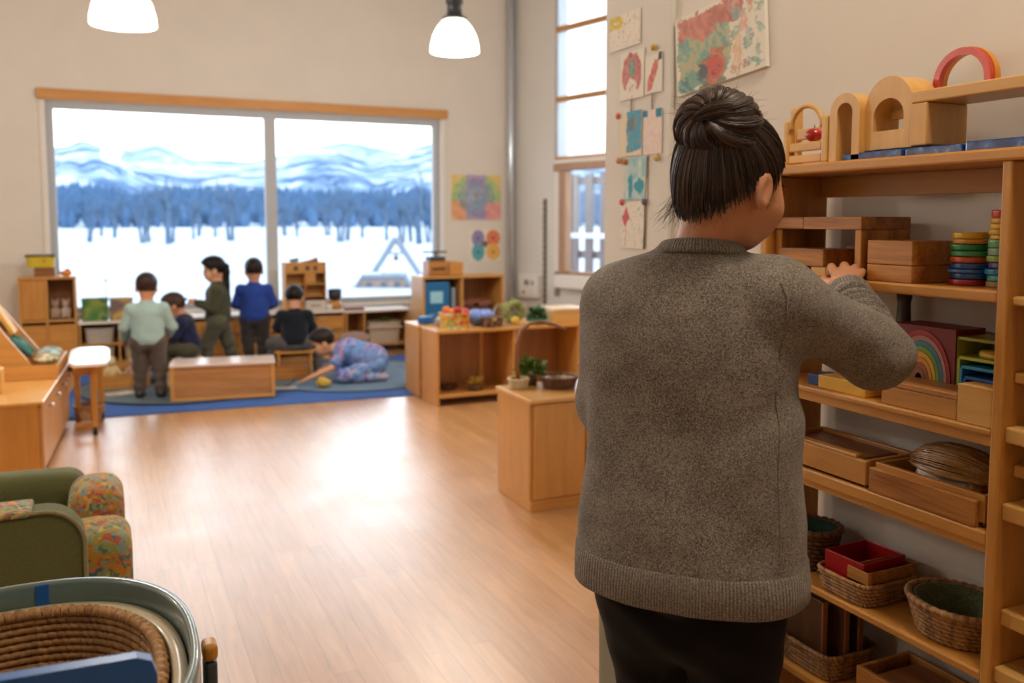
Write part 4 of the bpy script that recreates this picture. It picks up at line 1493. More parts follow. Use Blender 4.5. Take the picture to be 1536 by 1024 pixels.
def case(t, x0, x1, y0, y1, z1, divs=(), shelves=(), kick=0.05, top=0.025, th_=0.018, topmat=None, back=True, world=True, zf=0.0):
    """Open-fronted low unit facing -y."""
    k = dict(parent=t, world=world)
    make('side_panel', MB().box((x0, y0, zf), (x0 + th_, y1, z1 - top), .003), W_LOW['Z'], **k)
    make('side_panel', MB().box((x1 - th_, y0, zf), (x1, y1, z1 - top), .003), W_LOW['Z'], **k)
    make('top_board', MB().box((x0 - .004, y0 - .006, z1 - top), (x1 + .004, y1, z1), .005), topmat or W_LOW['X'], **k)
    make('bottom_board', MB().box((x0 + th_, y0 + .004, kick), (x1 - th_, y1, kick + th_), .002), W_LOW['X'], **k)
    if back:
        make('back_panel', MB().box((x0 + th_, y1 - .012, kick), (x1 - th_, y1 - .002, z1 - top), .001), W_IN['Z'], **k)
    for x in divs:
        make('divider', MB().box((x - th_ / 2, y0 + .003, kick + th_), (x + th_ / 2, y1 - .012, z1 - top), .002), W_LOW['Z'], **k)
    for xa, xb, z in shelves:
        make('inner_shelf', MB().box((xa, y0 + .004, z - th_), (xb, y1 - .012, z), .002), W_LOW['X'], **k)


# ---- the two-door cabinet in the middle
t = thing('door_cabinet', 'low maple cabinet with two doors standing left of the woman', 'cabinet', (1.81, 3.70, 0))
make('carcass', MB().box((0.002, 0.02, 0.05), (0.60, 0.40, 0.53), .003), W_LOW['Z'], t)
make('plinth', MB().box((0.004, 0.012, 0), (0.598, 0.395, 0.055), .002), W_LOW['X'], t)
make('top_board', MB().box((-0.008, -0.008, 0.528), (0.608, 0.405, 0.55), .005), wood('cab_top', 'deaa66', 'cd954f', 'X', .7, rough=.3, coat=.4), t)
for x0, kx in ((0.018, 0.268), (0.304, 0.332)):
    d = make('door', MB().box((x0, 0.002, 0.06), (x0 + 0.278, 0.0195, 0.522), .003), W_LOW['Z'], t)
    make('knob', MB().lathe([(0, 0), (.006, 0), (.005, .012), (.011, .016), (.011, .024), (0, .027)], 16, M=Matrix.Translation((kx, 0.002, 0.46)) @ Matrix.Rotation(PI / 2, 4, 'X')), DARKGREY, d)
# things on the cabinet
t = thing('cream_basket', 'small cream basket with a tall bent brown handle on the door cabinet', 'basket', (1.885, 4.0, 0.5505))
make('weave', coil_basket(0.042, 0.042, 0.05, 0.05, 0.05, 5, n=64, twist=14, rim=1.4), wood('cream_cane', 'd8c8a4', 'b59f74', 'Z', 2, rough=.6), t)
hp = [(0.0, 0, 0.03), (-0.012, 0, .12), (-0.01, 0, .22), (0.012, 0.0, .29), (0.06, 0.0, .325), (0.13, 0, .33), (0.20, 0, .315), (0.27, 0, .285)]
make('handle', MB().tube(hp, [.012, .012, .012, .012, .011, .010, .009, .006], 8), W_BROWN['Z'], t)
t = thing('flat_basket', 'flat round brown basket of dried stalks on the door cabinet', 'basket', (2.08, 3.93, 0.5505))
make('weave', coil_basket(0.078, 0.078, 0.092, 0.092, 0.058, 6, n=80, twist=20, rim=1.4), WICKD, t)
make('lining', MB().lathe([(0, .01), (.076, .012), (.084, .05), (.08, .05), (.07, .02), (0, .018)], 28, cap=False), W_BROWN['X'], t)
sk = MB()
rg = random.Random(4)
for i in range(26):
    a, q = rg.uniform(0, 2 * PI), rg.uniform(0.02, .07)
    sk.tube([(q * math.cos(a), q * math.sin(a), .03), (q * .7 * math.cos(a + 1), q * .7 * math.sin(a + 1), .05 + rg.uniform(0, .012))], .003, 5)
make('stalks', sk, wood('dry_stalk', 'b39a5a', '7a6a38', 'X', 2), t)
t = thing('potted_plant', 'small leafy green plant in a low pot behind the flat basket', 'plant', (1.985, 4.06, 0.5505))
make('pot', MB().lathe([(0, 0), (.03, 0), (.038, .04), (.034, .04), (.03, .02), (0, .02)], 24), W_DARK['Z'], t)


def leaves(n, R, seed, L=.05, up=.4, c=(0, 0, 0), w=.35):
    r_ = random.Random(seed)
    m = MB()
    for i in range(n):
        a, e = r_.uniform(0, 2 * PI), r_.uniform(-.2, 1.2)
        d = Vector((math.cos(a) * math.cos(e), math.sin(a) * math.cos(e), math.sin(e) + up)).normalized()
        b = Vector(c) + d * R * r_.uniform(.25, 1)
        s_ = d.cross(Vector((r_.uniform(-1, 1), r_.uniform(-1, 1), 1))).normalized()
        l = L * r_.uniform(.6, 1.2)
        tip = b + (d + Vector((0, 0, -.3))).normalized() * l
        md = (b + tip) / 2 + Vector((0, 0, l * .12))
        m.add([b, md + s_ * l * w, tip, md - s_ * l * w, md + Vector((0, 0, -.0015))], [(0, 1, 4), (1, 2, 4), (2, 3, 4), (3, 0, 4)], True)
    return m


LEAF = plain('leaf_green', '5d7a2c', .6, .25, 25)
LEAF2 = plain('leaf_dark', '3f5f34', .6, .25, 25)
make('foliage', leaves(150, .075, 2, .045, .5, (0, 0, .045)), LEAF, t, fixn=False)
t = thing('lidded_basket', 'tall brown basket with a domed grey lid on the door cabinet beside the sleeve', 'basket', (2.30, 3.93, 0.5505))
make('weave', coil_basket(0.072, 0.072, 0.086, 0.086, 0.105, 8, n=80, twist=18, rim=1.3), WICKD, t)
make('lid', MB().lathe([(.09, .105), (.09, .115), (.08, .14), (.05, .18), (.02, .198), (0, .2)], 32), plain('lid_grey', '8a7d6c', .6, .1), t)

# ---- long low double unit in the middle distance
t = thing('open_shelf', 'low open-fronted maple shelf with toy bins on top, in the middle distance', 'shelf', (2.22, 6.15, 0))
case(t, 2.222, 3.86, 6.15, 6.50, 0.575, divs=(2.868, 3.437), kick=0.062, th_=.022)
make('brace', MB().box((2.70, 6.47, .085), (2.735, 6.487, .55), .002), W_LOW['Z'], t, world=True)
t = thing('low_shelf', 'low maple shelf standing back to back behind the open-fronted one', 'shelf', (2.21, 6.54, 0))
case(t, 2.212, 3.86, 6.54, 6.88, 0.575, divs=(3.0,), kick=0.062, th_=.022, zf=.0085)
ZT = 0.5755
YB = 6.27


def bin_mb(a, b, h, taper=.88, t=.006, rim=.006, n=64, e=5):
    """Thin-walled open tub, rounded rectangle in plan."""
    P0, P1 = superell(a * taper, b * taper, e, n), superell(a, b, e, n)
    R = superell(a + rim, b + rim, e, n)
    I1, I0 = superell(a - t, b - t, e, n), superell(a * taper - t, b * taper - t, e, n)
    rings = [(P0, 0), (P1, h - .012), (R, h - .012), (R, h), (I1, h), (I0, t)]
    vs, fs = [], []
    for q, z in rings:
        vs += [(x, y, z) for x, y in q]
    for i in range(len(rings) - 1):
        for k in range(n):
            l = (k + 1) % n
            fs.append((i * n + k, i * n + l, (i + 1) * n + l, (i + 1) * n + k))
    fs += [tuple(range(n)), tuple((len(rings) - 1) * n + k for k in range(n))]
    return MB().add(vs, fs, False)


t = thing('fruit_tin', 'square tub printed with yellow fruit and filled with red and orange balls', 'tub', (2.40, 6.24, ZT))
make('tub', bin_mb(.105, .085, .125, .94), patches('fruit_print', ['cfc26a', 'd99a2b', '9fae6a', 'cc5a3a', 'd9d3b4', 'd8a838'], 22, distort=.3), t)
FRC = [('c23a4a', 'dark pink'), ('d98a2c', 'orange'), ('b8304a', 'crimson'), ('dba23c', 'honey'), ('cf5a66', 'rose'), ('d07a24', 'deep orange'), ('b5364e', 'cherry')]
for i, (c, nm) in enumerate(FRC):
    x, y = (-.07, -.03, .01, .05, .075, -.05, .03)[i], (-.03, -.02, -.035, -.025, -.03, .035, .035)[i]
    solo('toy_ball', '%s soft ball lying on top in the fruit-printed tub' % nm, 'ball', Vox((-.05,) * 3, (.05,) * 3, .004).ell((0, 0, 0), (.034, .034, .03)).mesh(), fabric('ball_' + c, c, scale=80), (2.40 + x, 6.24 + y, ZT + .117 + .012 * (i % 3)), 'soft balls in the fruit-printed tub')
solo('blue_box', 'small blue box at the left end of the low shelf top', 'box', MB().box((-.055, -.045, 0), (.055, .045, .062), .01), plain('blue_plastic', '1f5f9e', .4), (2.165 + .14, 6.62, ZT), rz=.2)
t = thing('clear_tub', 'clear plastic tub with white contents between the blue box and the fruit tub', 'tub', (2.38, 6.45, ZT))
make('tub', bin_mb(.075, .06, .10, .9), glass_mat('clear_plastic', (.9, .93, .96, 1), .1, .1), t)
make('contents', Vox((-.08, -.07, -.01), (.08, .07, .09), .005).ell((0, 0, .045), (.055, .042, .04), .02).ell((.03, .0, .06), (.03, .03, .025), .02).mesh(), fabric('white_wool', 'd9d8d4', scale=120), t)
t = thing('blue_bag', 'blue and lilac soft bag behind the small brown basket', 'bag', (2.66, 6.35, ZT))
make('bag', Vox((-.14, -.11, -.02), (.14, .11, .15), .006).ell((0, 0, .06), (.115, .08, .062), .03).ell((-.05, 0, .085), (.05, .05, .04), .04).ell((.06, .0, .075), (.05, .06, .045), .04).plane((0, 0, 0.0), (0, 0, -1)).mesh(), patches('bag_print', ['3e6fb4', '7f92c8', '5a6cb4', '9fb4dc', '2f4f94'], 16, smooth=True), t)
t = thing('brown_basket', 'small brown flecked basket in front of the blue bag', 'basket', (2.70, 6.215, ZT))
make('weave', coil_basket(0.075, 0.045, 0.082, 0.052, 0.075, 7, e=4, n=72, twist=18), patches('flecked_weave', ['5a4240', '7a5a4a', '46343a', '9a7a54'], 60), t)
make('clasp', MB().box((-.012, -.062, .05), (.012, -.05, .075), .003), plain('clasp_gold', 'c8a458', .4), t)
solo('plastic_dome', 'pale see-through dome behind the green wreath', 'dome', MB().lathe([(.083, 0), (.083, .05), (.072, .11), (.045, .15), (0, .165)], 32, cap=False), glass_mat('dome_plastic', (.82, .9, .9, 1), .15, .15), (2.875, 6.41, ZT))
t = thing('green_wreath', 'round green and yellow wreath standing on the open-fronted shelf', 'wreath', (2.905, 6.26, ZT))
rp = [(.066 * math.cos(2 * PI * i / 24), .0, .104 + .066 * math.sin(2 * PI * i / 24)) for i in range(24)]
make('ring', MB().tube(rp, .03, 10, closed=True), plain('moss', '8d945c', .9, .3, 40, bump=.6), t)
fl = MB()
for i in range(24):
    p = rp[i]
    fl.v, fl.f, fl.sm = fl.v + [], fl.f, fl.sm
    L_ = leaves(9, .035, i + 40, .03, 0, p)
    fl.add(L_.v, L_.f, True)
make('leaves', fl, patches('wreath_leaves', ['8f9a5a', 'b5ad68', '6f8450', 'a8a878'], 20, smooth=True), t, fixn=False)
make('yellow_flower', Vox((-.06, -.08, 0), (.06, .02, .09), .004).ell((0, -.035, .04), (.04, .02, .032), .01).mesh(), plain('flower_yellow', 'd4b040', .8, .2, 30, bump=.5), t)
t = thing('green_bowl', 'green bowl heaped with leafy greens left of the pale wooden box', 'bowl', (3.105, 6.26, ZT))
make('bowl', MB().lathe([(0, 0), (.05, 0), (.085, .035), (.09, .05), (.085, .05), (.06, .015), (0, .012)], 32), plain('bowl_green', '2f7a5c', .4), t)
make('greens', leaves(160, .075, 9, .05, .4, (0, 0, .04)), LEAF2, t, fixn=False)
t = thing('pale_box', 'pale maple box with a white lid at the right of the open-fronted shelf', 'box', (3.22, 6.19, ZT))
make('body', MB().box((0, 0, 0), (.30, .26, .098), .003), W_PALE['X'], t)
make('lid', MB().box((-.004, -.004, .0985), (.304, .264, .122), .004), wood('lid_pale', 'ecd9bd', 'dcc3a0', 'X'), t)
t = thing('hay_basket', 'little basket with yellow hay on the bottom of the open-fronted shelf', 'basket', (2.58, 6.26, .0845))
make('weave', coil_basket(.05, .04, .06, .05, .04, 4, n=48, twist=12), WICKD, t)
make('hay', leaves(120, .05, 12, .05, .2, (0, 0, .03), .1), plain('hay', 'cba83c', .9, .2, 30), t, fixn=False)
t = thing('dark_basket', 'shallow dark basket at the back of the open-fronted shelf bottom', 'basket', (2.40, 6.38, .0845))
make('weave', coil_basket(.06, .05, .07, .06, .035, 4, n=48, twist=12), WICKD, t)

# ---- tall two-cubby unit beside the window corner
t = thing('cubby_unit', 'two-cubby maple unit below the flower painting beside the window', 'shelf', (2.90, 8.35, 0))
case(t, 2.875, 3.765, 8.35, 8.72, 0.835, divs=(3.30,), shelves=((2.893, 3.747, .40),), kick=.05, th_=.024)
c = thing('blue_case', 'blue upright case with a pale label in the left cubby of the two-cubby unit', 'case', (3.04, 8.50, .4005))
make('shell', MB().box((-.135, -.12, 0), (.135, .12, .375), .012), plain('case_blue', '136aa0', .45, .05), c)
make('label_patch', MB().box((-.075, -.1235, .16), (.06, -.1195, .28), .0015), plain('case_label', '9fd4ea', .5), c)
solo('grey_book', 'grey upright book between the blue case and the cubby divider', 'book', MB().box((-.02, -.12, 0), (.02, .12, .31), .003), plain('book_grey', '8f9aa8', .5), (3.225, 8.52, .4005))
t = thing('cloth_basket', 'basket of pink and tan cloths in the right cubby of the two-cubby unit', 'basket', (3.53, 8.52, .4005))
make('weave', coil_basket(.14, .1, .16, .12, .10, 7, n=64, twist=18), WICKD, t)
v = Vox((-.2, -.16, .02), (.2, .16, .24), .009)
rg = random.Random(8)
for i in range(9):
    v.ell((rg.uniform(-.1, .1), rg.uniform(-.07, .07), rg.uniform(.1, .15)), (rg.uniform(.04, .07), rg.uniform(.03, .06), rg.uniform(.025, .04)), .012)
make('cloths', v.mesh(), patches('cloth_mix', ['a5457c', 'b5894c', '8f5a4a', 'c48a5a', '7a5a3c'], 9), t)
t = thing('tool_caddy', 'wooden caddy box with a cut-out grip on top of the two-cubby unit', 'box', (3.06, 8.50, .8355))
make('body', MB().box((-.10, -.1, 0), (.115, .1, .15), .006), W_OAK['X'], t)
make('grip_slot', MB().box((-.065, -.1035, .055), (.075, -.0985, .085), .002), W_DARK['X'], t)
solo('wood_crate', 'plain pale box right of the caddy on the two-cubby unit', 'box', tray_mb((-.075, -.09, 0), (.075, .09, .138), .012), W_BEECH['X'], (3.26, 8.50, .8355))
t = thing('black_scale', 'dark flat scale with a bar on top of the wooden caddy', 'scale', (3.065, 8.50, .986))
make('base', MB().box((-.085, -.07, 0), (.085, .07, .042), .008), DARKGREY, t)
make('post', MB().box((-.01, -.01, .04), (.01, .01, .085), .002), DARKGREY, t)
make('bar', MB().tube([(-.14, 0, .092), (.12, 0, .088)], .009, 8), DARKGREY, t)

# ---- low units along the window wall
YU = 9.05
BIN = plain('milky_plastic', 'c9b9a4', .35, .06, coat=.3)
t = thing('window_shelf', 'low maple shelf with picture bins under the left of the wide window', 'shelf', (-.24, YU, 0))
case(t, -.243, .70, YU, 9.42, .455, divs=(.10, .40), shelves=((-.225, .09, .245), (.11, .39, .245)), topmat=WHITE_TOP)
t = thing('drawer_unit', 'low maple drawer unit under the middle of the wide window, behind the children', 'cabinet', (.71, YU, 0))
case(t, .714, 2.252, YU, 9.42, .465, divs=(1.15, 1.62), shelves=((.72, 1.14, .25), (1.16, 1.61, .25), (1.63, 2.244, .25)), topmat=WHITE_TOP)
for x0, x1 in ((.722, 1.138), (1.162, 1.608), (1.632, 2.238)):
    for z0, z1, nm in ((.265, .405, 'drawer'), (.075, .225, 'drawer')):
        d = make(nm, MB().box((x0, YU + .006, z0), (x1, YU + .30, z1), .004), W_BEECH['X'], t, world=True)
        make('grip', MB().box(((x0 + x1) / 2 - .05, YU + .002, z1 - .03), ((x0 + x1) / 2 + .05, YU + .008, z1 - .012), .002), W_BROWN['X'], d, world=True)
t = thing('bin_shelf', 'low maple unit with white top and a plastic bin, under the right of the window', 'shelf', (2.27, YU, 0))
case(t, 2.266, 2.965, YU, 9.42, .455, divs=(2.468,), kick=.07, topmat=WHITE_TOP)
t = thing('plastic_bin', 'milky plastic bin with handles in the right cubby under the window', 'bin', (2.70, 9.18, .0885))
make('tub', bin_mb(.185, .12, .23, .88), BIN, t)
make('rim', MB().strip([(x, z) for x, z in superell(.205, .14, 5, 48)], [(x, z) for x, z in superell(.183, .118, 5, 48)], 0, .018, Matrix.Translation((0, 0, .16)) @ Matrix.Rotation(-PI / 2, 4, 'X') @ Matrix.Scale(-1, 4, (0, 1, 0)), closed=True), BIN, t)
make('green_toys', leaves(60, .07, 5, .06, .1, (0, -.03, .17)), LEAF, t, fixn=False)
# picture bins and tubs at the left
solo('picture_bin', 'green picture bin on the left end of the window shelf', 'bin', bin_mb(.112, .10, .205, .96, e=8), patches('green_picture', ['3f6f3a', '5d8a44', '8f9a4a', '2f5a4a', '6a8f5a'], 9, smooth=True), (-.10, 9.20, .4555))
solo('picture_bin', 'yellow and brown picture bin right of the green picture bin', 'bin', bin_mb(.10, .10, .20, .96, e=8), patches('yellow_picture', ['c99a3c', '8f6a4a', '7a6a6a', 'd4ae5c', '5f5a54'], 9, smooth=True), (.128, 9.20, .4555))
solo('slim_wand', 'thin white stick standing behind the two picture bins', 'stick', MB().tube([(0, 0, 0), (0, 0, .36)], .006, 8).ball((0, 0, .37), .016, 10), WHITE, (.0, 9.33, .4555))
for x, z, c, lab, gx in ((-.07, .2455, 'b9b0a4', 'milky bin with mixed toys on the upper left of the window shelf', .13), (-.07, .0685, 'c2b49c', 'milky bin on the lower left of the window shelf', .13), (.25, .0685, 'b8a68a', 'tan bin on the lower middle of the window shelf', .115)):
    t = thing('toy_bin', lab, 'bin', (x, 9.20, z))
    make('tub', bin_mb(gx, .11, .14, .9), plain('bin_' + c, c, .4, .05), t)
    make('toys', Vox((-.14, -.12, .02), (.14, .12, .2), .008).ell((-.04, 0, .09), (.05, .05, .045), .02).ell((.04, -.02, .09), (.045, .05, .04), .02).ell((0, .03, .10), (.05, .045, .035), .02).mesh(), patches('toy_mix_' + lab[-12:], ['b46a5a', 'c9c0a8', '8f9a7a', 'a88a6a', 'd8cdb8'], 14), t)
solo('dark_jar', 'dark jar beside the milky bin on the window shelf', 'jar', MB().lathe([(0, 0), (.04, 0), (.043, .01), (.043, .10), (.03, .12), (.03, .14), (0, .14)], 24), DARKGREY, (.18, 9.15, .2455))
solo('blue_jar', 'blue jar beside the dark jar on the window shelf', 'jar', MB().lathe([(0, 0), (.04, 0), (.043, .01), (.043, .08), (.034, .10), (0, .105)], 24), plain('jar_blue', '3f6f9a', .4), (.29, 9.15, .2455))

# wooden toy house on the drawer unit
t = thing('doll_house', 'wooden toy house with open rooms on the drawer unit before the right pane', 'toy house', (1.88, 9.25, .4655))
m = dict(parent=t)
make('side_wall', MB().box((-.212, -.1, 0), (-.197, .1, .50), .002), W_BEECH['Z'], **m)
make('side_wall', MB().box((.197, -.1, 0), (.212, .1, .50), .002), W_BEECH['Z'], **m)
for z in (0, .14, .265, .385, .487):
    make('floor_board', MB().box((-.197, -.1, z), (.197, .1, z + .013), .002), W_BEECH['X'], **m)
make('back_wall', MB().box((-.197, .085, .013), (.197, .095, .487), .001), W_PALE['X'], **m)
make('room_wall', MB().box((-.012, -.095, .153), (.0, .085, .265), .001), W_BEECH['Z'], **m)
make('room_wall', MB().box((-.012, -.095, .278), (.0, .085, .385), .001), W_BEECH['Z'], **m)
make('room_front', MB().box((.002, -.096, .278), (.10, -.088, .385), .001), W_BEECH['X'], **m)
make('upper_front', MB().box((-.197, -.096, .398), (.197, -.088, .487), .001), W_BEECH['X'], **m)
for i, x in enumerate((-.10, .02, .10)):
    make('upper_window', MB().box((x - .022, -.099, .415), (x + .022, -.0955, .462), .001), plain('house_window', '5a4a40', .5), **m)
make('low_front', MB().box((-.197, -.096, .013), (-.02, -.088, .14), .001), W_BEECH['X'], **m)
solo('toy_roof', 'small pinkish roof piece lying on top of the wooden toy house', 'toy roof', MB().prism([(-.11, 0), (.09, 0), (.085, .05), (-.0, .02)], -.06, .06), W_BROWN['X'], (1.93, 9.25, .966))
solo('green_toy', 'little grey-green toy on the top left of the wooden toy house', 'toy', Vox((-.08, -.05, -.01), (.08, .05, .06), .005).ell((0, 0, .018), (.055, .03, .018), .01).ell((.03, 0, .03), (.02, .02, .016), .01).mesh(), plain('toy_sage', '6a7a68', .6), (1.78, 9.25, .966))
t = thing('toy_table', 'tiny brown toy table in the lower room of the wooden toy house', 'toy furniture', (1.97, 9.23, .479))
make('top', MB().box((-.06, -.05, .06), (.07, .05, .075), .002), W_PALE['X'], t)
for x in (-.05, .06):
    for y in (-.04, .04):
        make('leg', MB().box((x - .008, y - .008, 0), (x + .008, y + .008, .06), .001), W_PALE['Z'], t)
t = thing('white_toy_box', 'white toy box in front of the wooden toy house', 'box', (1.96, 9.10, .4655))
make('body', MB().box((-.10, -.03, 0), (.105, .03, .105), .004), plain('toy_white', 'd9cfc4', .5), t)
make('mark', MB().box((-.05, -.033, .04), (.05, -.0295, .07), .001), plain('mark_tan', 'b8a48c', .6), t)
t = thing('dark_pot', 'dark round pot on a wooden foot right of the wooden toy house', 'pot', (2.19, 9.20, .4655))
make('foot', MB().lathe([(0, 0), (.07, 0), (.066, .09), (0, .09)], 24), W_BEECH['Z'], t)
make('pot', MB().lathe([(0, .0905), (.05, .0905), (.07, .13), (.072, .21), (.06, .21), (.055, .14), (0, .13)], 28), plain('pot_dark', '2f2a30', .5), t)
solo('white_cup', 'small white cup left of the dark round pot', 'cup', MB().lathe([(0, 0), (.03, 0), (.036, .06), (.032, .06), (.026, .008), (0, .008)], 20), WHITE, (2.105, 9.11, .4655))
solo('red_book', 'flat red-brown book lying on the low unit right of the dark pot', 'book', MB().box((-.10, -.07, 0), (.10, .07, .028), .004), plain('book_red', '8a4236', .6), (2.37, 9.12, .4555), rz=-.1)

# ---- two-by-two cubby unit left of the window
t = thing('cubby_shelf', 'square four-cubby maple shelf standing left of the wide window', 'shelf', (-.72, YU - .02, 0))
case(t, -.72, -.252, YU - .02, 9.38, .885, divs=(-.495,), shelves=((-.70, -.504, .49), (-.486, -.27, .49)), kick=.05, th_=.02)
make('cubby_door', MB().box((-.698, YU - .012, .495), (-.506, YU + .004, .855), .003), W_BEECH['Z'], t, world=True)
make('drawer', MB().box((-.698, YU - .012, .08), (-.506, YU + .2, .44), .003), W_BEECH['X'], t, world=True)
make('drawer', MB().box((-.484, YU - .012, .08), (-.272, YU + .2, .44), .003), W_BEECH['X'], t, world=True)
for i, (x, lab) in enumerate(((-.424, 'left of two pale soft toys in the upper right cubby of the square shelf'), (-.335, 'right of two pale soft toys in the upper right cubby of the square shelf'))):
    v = Vox((-.07, -.07, -.01), (.07, .07, .2), .005)
    v.ell((0, 0, .055), (.04, .036, .055), .02).ell((0, -.008, .13), (.034, .032, .034), .012).ell((-.024, 0, .165), (.012, .008, .016), .006).ell((.024, 0, .165), (.012, .008, .016), .006)
    v.ell((-.032, -.02, .06), (.013, .016, .03), .01).ell((.032, -.02, .06), (.013, .016, .03), .01).ell((-.024, -.03, .016), (.018, .026, .016), .01).ell((.024, -.03, .016), (.018, .026, .016), .01)
    solo('soft_toy', lab, 'soft toy', v.mesh(), fabric('plush_%d' % i, ('b49a86', 'bfaea0')[i], scale=120), (x - .008, 9.13, .4965), 'soft toys in the square shelf')
t = thing('yellow_tub', 'yellow tub with a dark rim on top of the square shelf', 'tub', (-.535, 9.18, .969))
make('tub', bin_mb(.118, .09, .10, .92), plain('tub_yellow', 'd2bb2c', .45, .05), t)
make('rim', MB().box((-.128, -.1, .095), (.128, .1, .115), .008), plain('rim_dark', '4c4a55', .5), t)
make('red_mark', MB().box((.015, -.094, .045), (.045, -.083, .075), .004), plain('tub_mark', 'c8862a', .5), t)
solo('brown_box', 'brown box under the yellow tub on the square shelf', 'box', MB().box((-.085, -.08, 0), (.085, .08, .083), .005), W_BROWN['X'], (-.505, 9.18, .8855))
v = Vox((-.08, -.06, -.01), (.08, .06, .1), .004)
v.ell((0, 0, .025), (.05, .035, .026), .015).ell((.012, 0, .048), (.024, .022, .022), .012).ell((-.045, 0, .03), (.016, .014, .012), .01)
solo('orange_toy', 'small orange toy animal on the right of the square shelf top', 'toy', v.mesh(), plain('toy_orange', 'd9822a', .5, .1), (-.33, 9.14, .8855))

# ---- cabinet with chrome knobs at the left edge
RZ = math.radians(-3.3)
t = thing('side_cabinet', 'low maple cabinet with chrome knobs at the left edge of the room', 'cabinet', (-.335, 5.34, 0), RZ)
make('carcass', MB().box((-.5, .004, .04), (-.02, 1.38, .40), .003), W_LOW['Z'], t)
make('plinth', MB().box((-.49, .03, 0), (-.04, 1.36, .042), .002), DARKGREY, t)
make('top_board', MB().box((-.51, -.008, .4), (.008, 1.395, .422), .006), wood('side_top', 'dda962', 'cb9148', 'Y', .7, rough=.3, coat=.4), t)
for y0, y1 in ((.006, .345), (.352, .69), (.697, 1.035), (1.042, 1.378)):
    d = make('door', MB().box((-.019, y0, .045), (-.001, y1, .392), .003), wood('door_wood', 'cf9c6a', 'bb8752', 'Z', .7), t)
    make('knob', MB().lathe([(0, 0), (.008, 0), (.007, .012), (.015, .018), (.015, .028), (0, .032)], 16, M=Matrix.Translation((-.002, y1 - .06, .345)) @ Matrix.Rotation(PI / 2, 4, 'Y')), plain('chrome', 'd8d8dc', .2, .02, metal=.9), d)
# sloping display tray with cloth books
t = thing('display_tray', 'wooden book display with sloping sides on the side cabinet', 'display', (-.29, 6.06, .4225), RZ)
make('tray', tray_mb((-.44, 0, 0), (.0, .62, .088), .014), W_LOW['X'], t)
for y in (.02, .54):
    make('side_panel', MB().prism([(-.42, .0885), (-.14, .0885), (-.165, .125), (-.36, .40), (-.42, .40)], y, y + .02), W_LOW['X'], t)
make('slope_board', MB().prism([(-.42, .0885), (-.40, .0885), (-.30, .28), (-.36, .385), (-.40, .385)], .0405, .5395), W_LOW['X'], t)
PR = [['5f8a84', '8fb0aa', 'b9c4bc', '4a7070', 'd0b49a'], ['8fa8a4', 'c9cfc8', '6a8a90', 'b08a6a', 'e0d8c8'], ['5a7a4a', 'b06a4a', '8f9a6a', 'd8c8a8', '4f7060']]
for i, (x, y, z, lab) in enumerate(((-.07, .10, .094, 'green and rust printed cloth cushion at the near end of the book display'), (-.075, .27, .096, 'pale printed cloth cushion in the middle of the book display'), (-.07, .44, .096, 'teal printed cloth cushion at the far end of the book display'))):
    v = Vox((-.1, -.11, -.03), (.1, .11, .06), .005)
    v.ell((0, 0, .022), (.075, .085, .024), .02).ell((.0, .0, .022), (.06, .07, .03), .02)
    solo('cloth_cushion', lab, 'cushion', v.mesh(), patches('cloth_%d' % i, PR[(2, 1, 0)[i]], 26, smooth=True), (-.29 + x + .01, 6.06 + y, .4225 + z), 'printed cushions in the book display')
v = Vox((-.1, -.13, -.03), (.12, .13, .18), .005)
v.cap((-.06, -.08, .11), (.03, -.08, .02), .02, k=.02).cap((-.06, .08, .11), (.03, .08, .02), .02, k=.02).ell((-.02, 0, .065), (.03, .1, .03), .05)
solo('teal_cushion', 'folded teal cloth leaning against the slope of the book display', 'cloth', v.mesh(), fabric('teal_cloth', '4f8078', '3a6460', 90), (-.48, 6.32, .545))
solo('yellow_book', 'yellow picture book leaning at the top of the book display', 'book', MB().box((-.012, -.10, 0), (.012, .10, .22), .002, M=Matrix.Rotation(-.5, 4, 'Y')), plain('book_yellow', 'd0a040', .6), (-.535, 6.34, .69))
solo('wood_block', 'small wooden block at the very left of the side cabinet', 'block', MB().box((-.08, -.06, 0), (.05, .06, .14), .006), W_PALE['Z'], (-.60, 5.72, .4225))
v = Vox((-.12, -.12, -.05), (.12, .12, .3), .008)
v.ell((0, 0, .1), (.06, .06, .1), .03)
t = thing('brown_chair', 'brown wooden chair back at the far left behind the book display', 'chair', (-.78, 7.6, 0))
make('seat', MB().box((-.16, -.16, .28), (.16, .16, .30), .006), W_BROWN['X'], t)
bk = [(-.15, .46), (-.12, .56), (-.04, .62), (.05, .60), (.12, .50), (.15, .40)]
make('back_rail', MB().tube([(x, .15, z) for x, z in bk], .02, 8), W_DARK['X'], t)
for x, y in ((-.15, .15), (.15, .15)):
    make('leg', MB().tube([(x, y, 0), (x, y, .44)], .016, 8), W_BROWN['Z'], t)
for x, y in ((-.15, -.14), (.15, -.14)):
    make('leg', MB().tube([(x, y, 0), (x, y, .28)], .016, 8), W_BROWN['Z'], t)

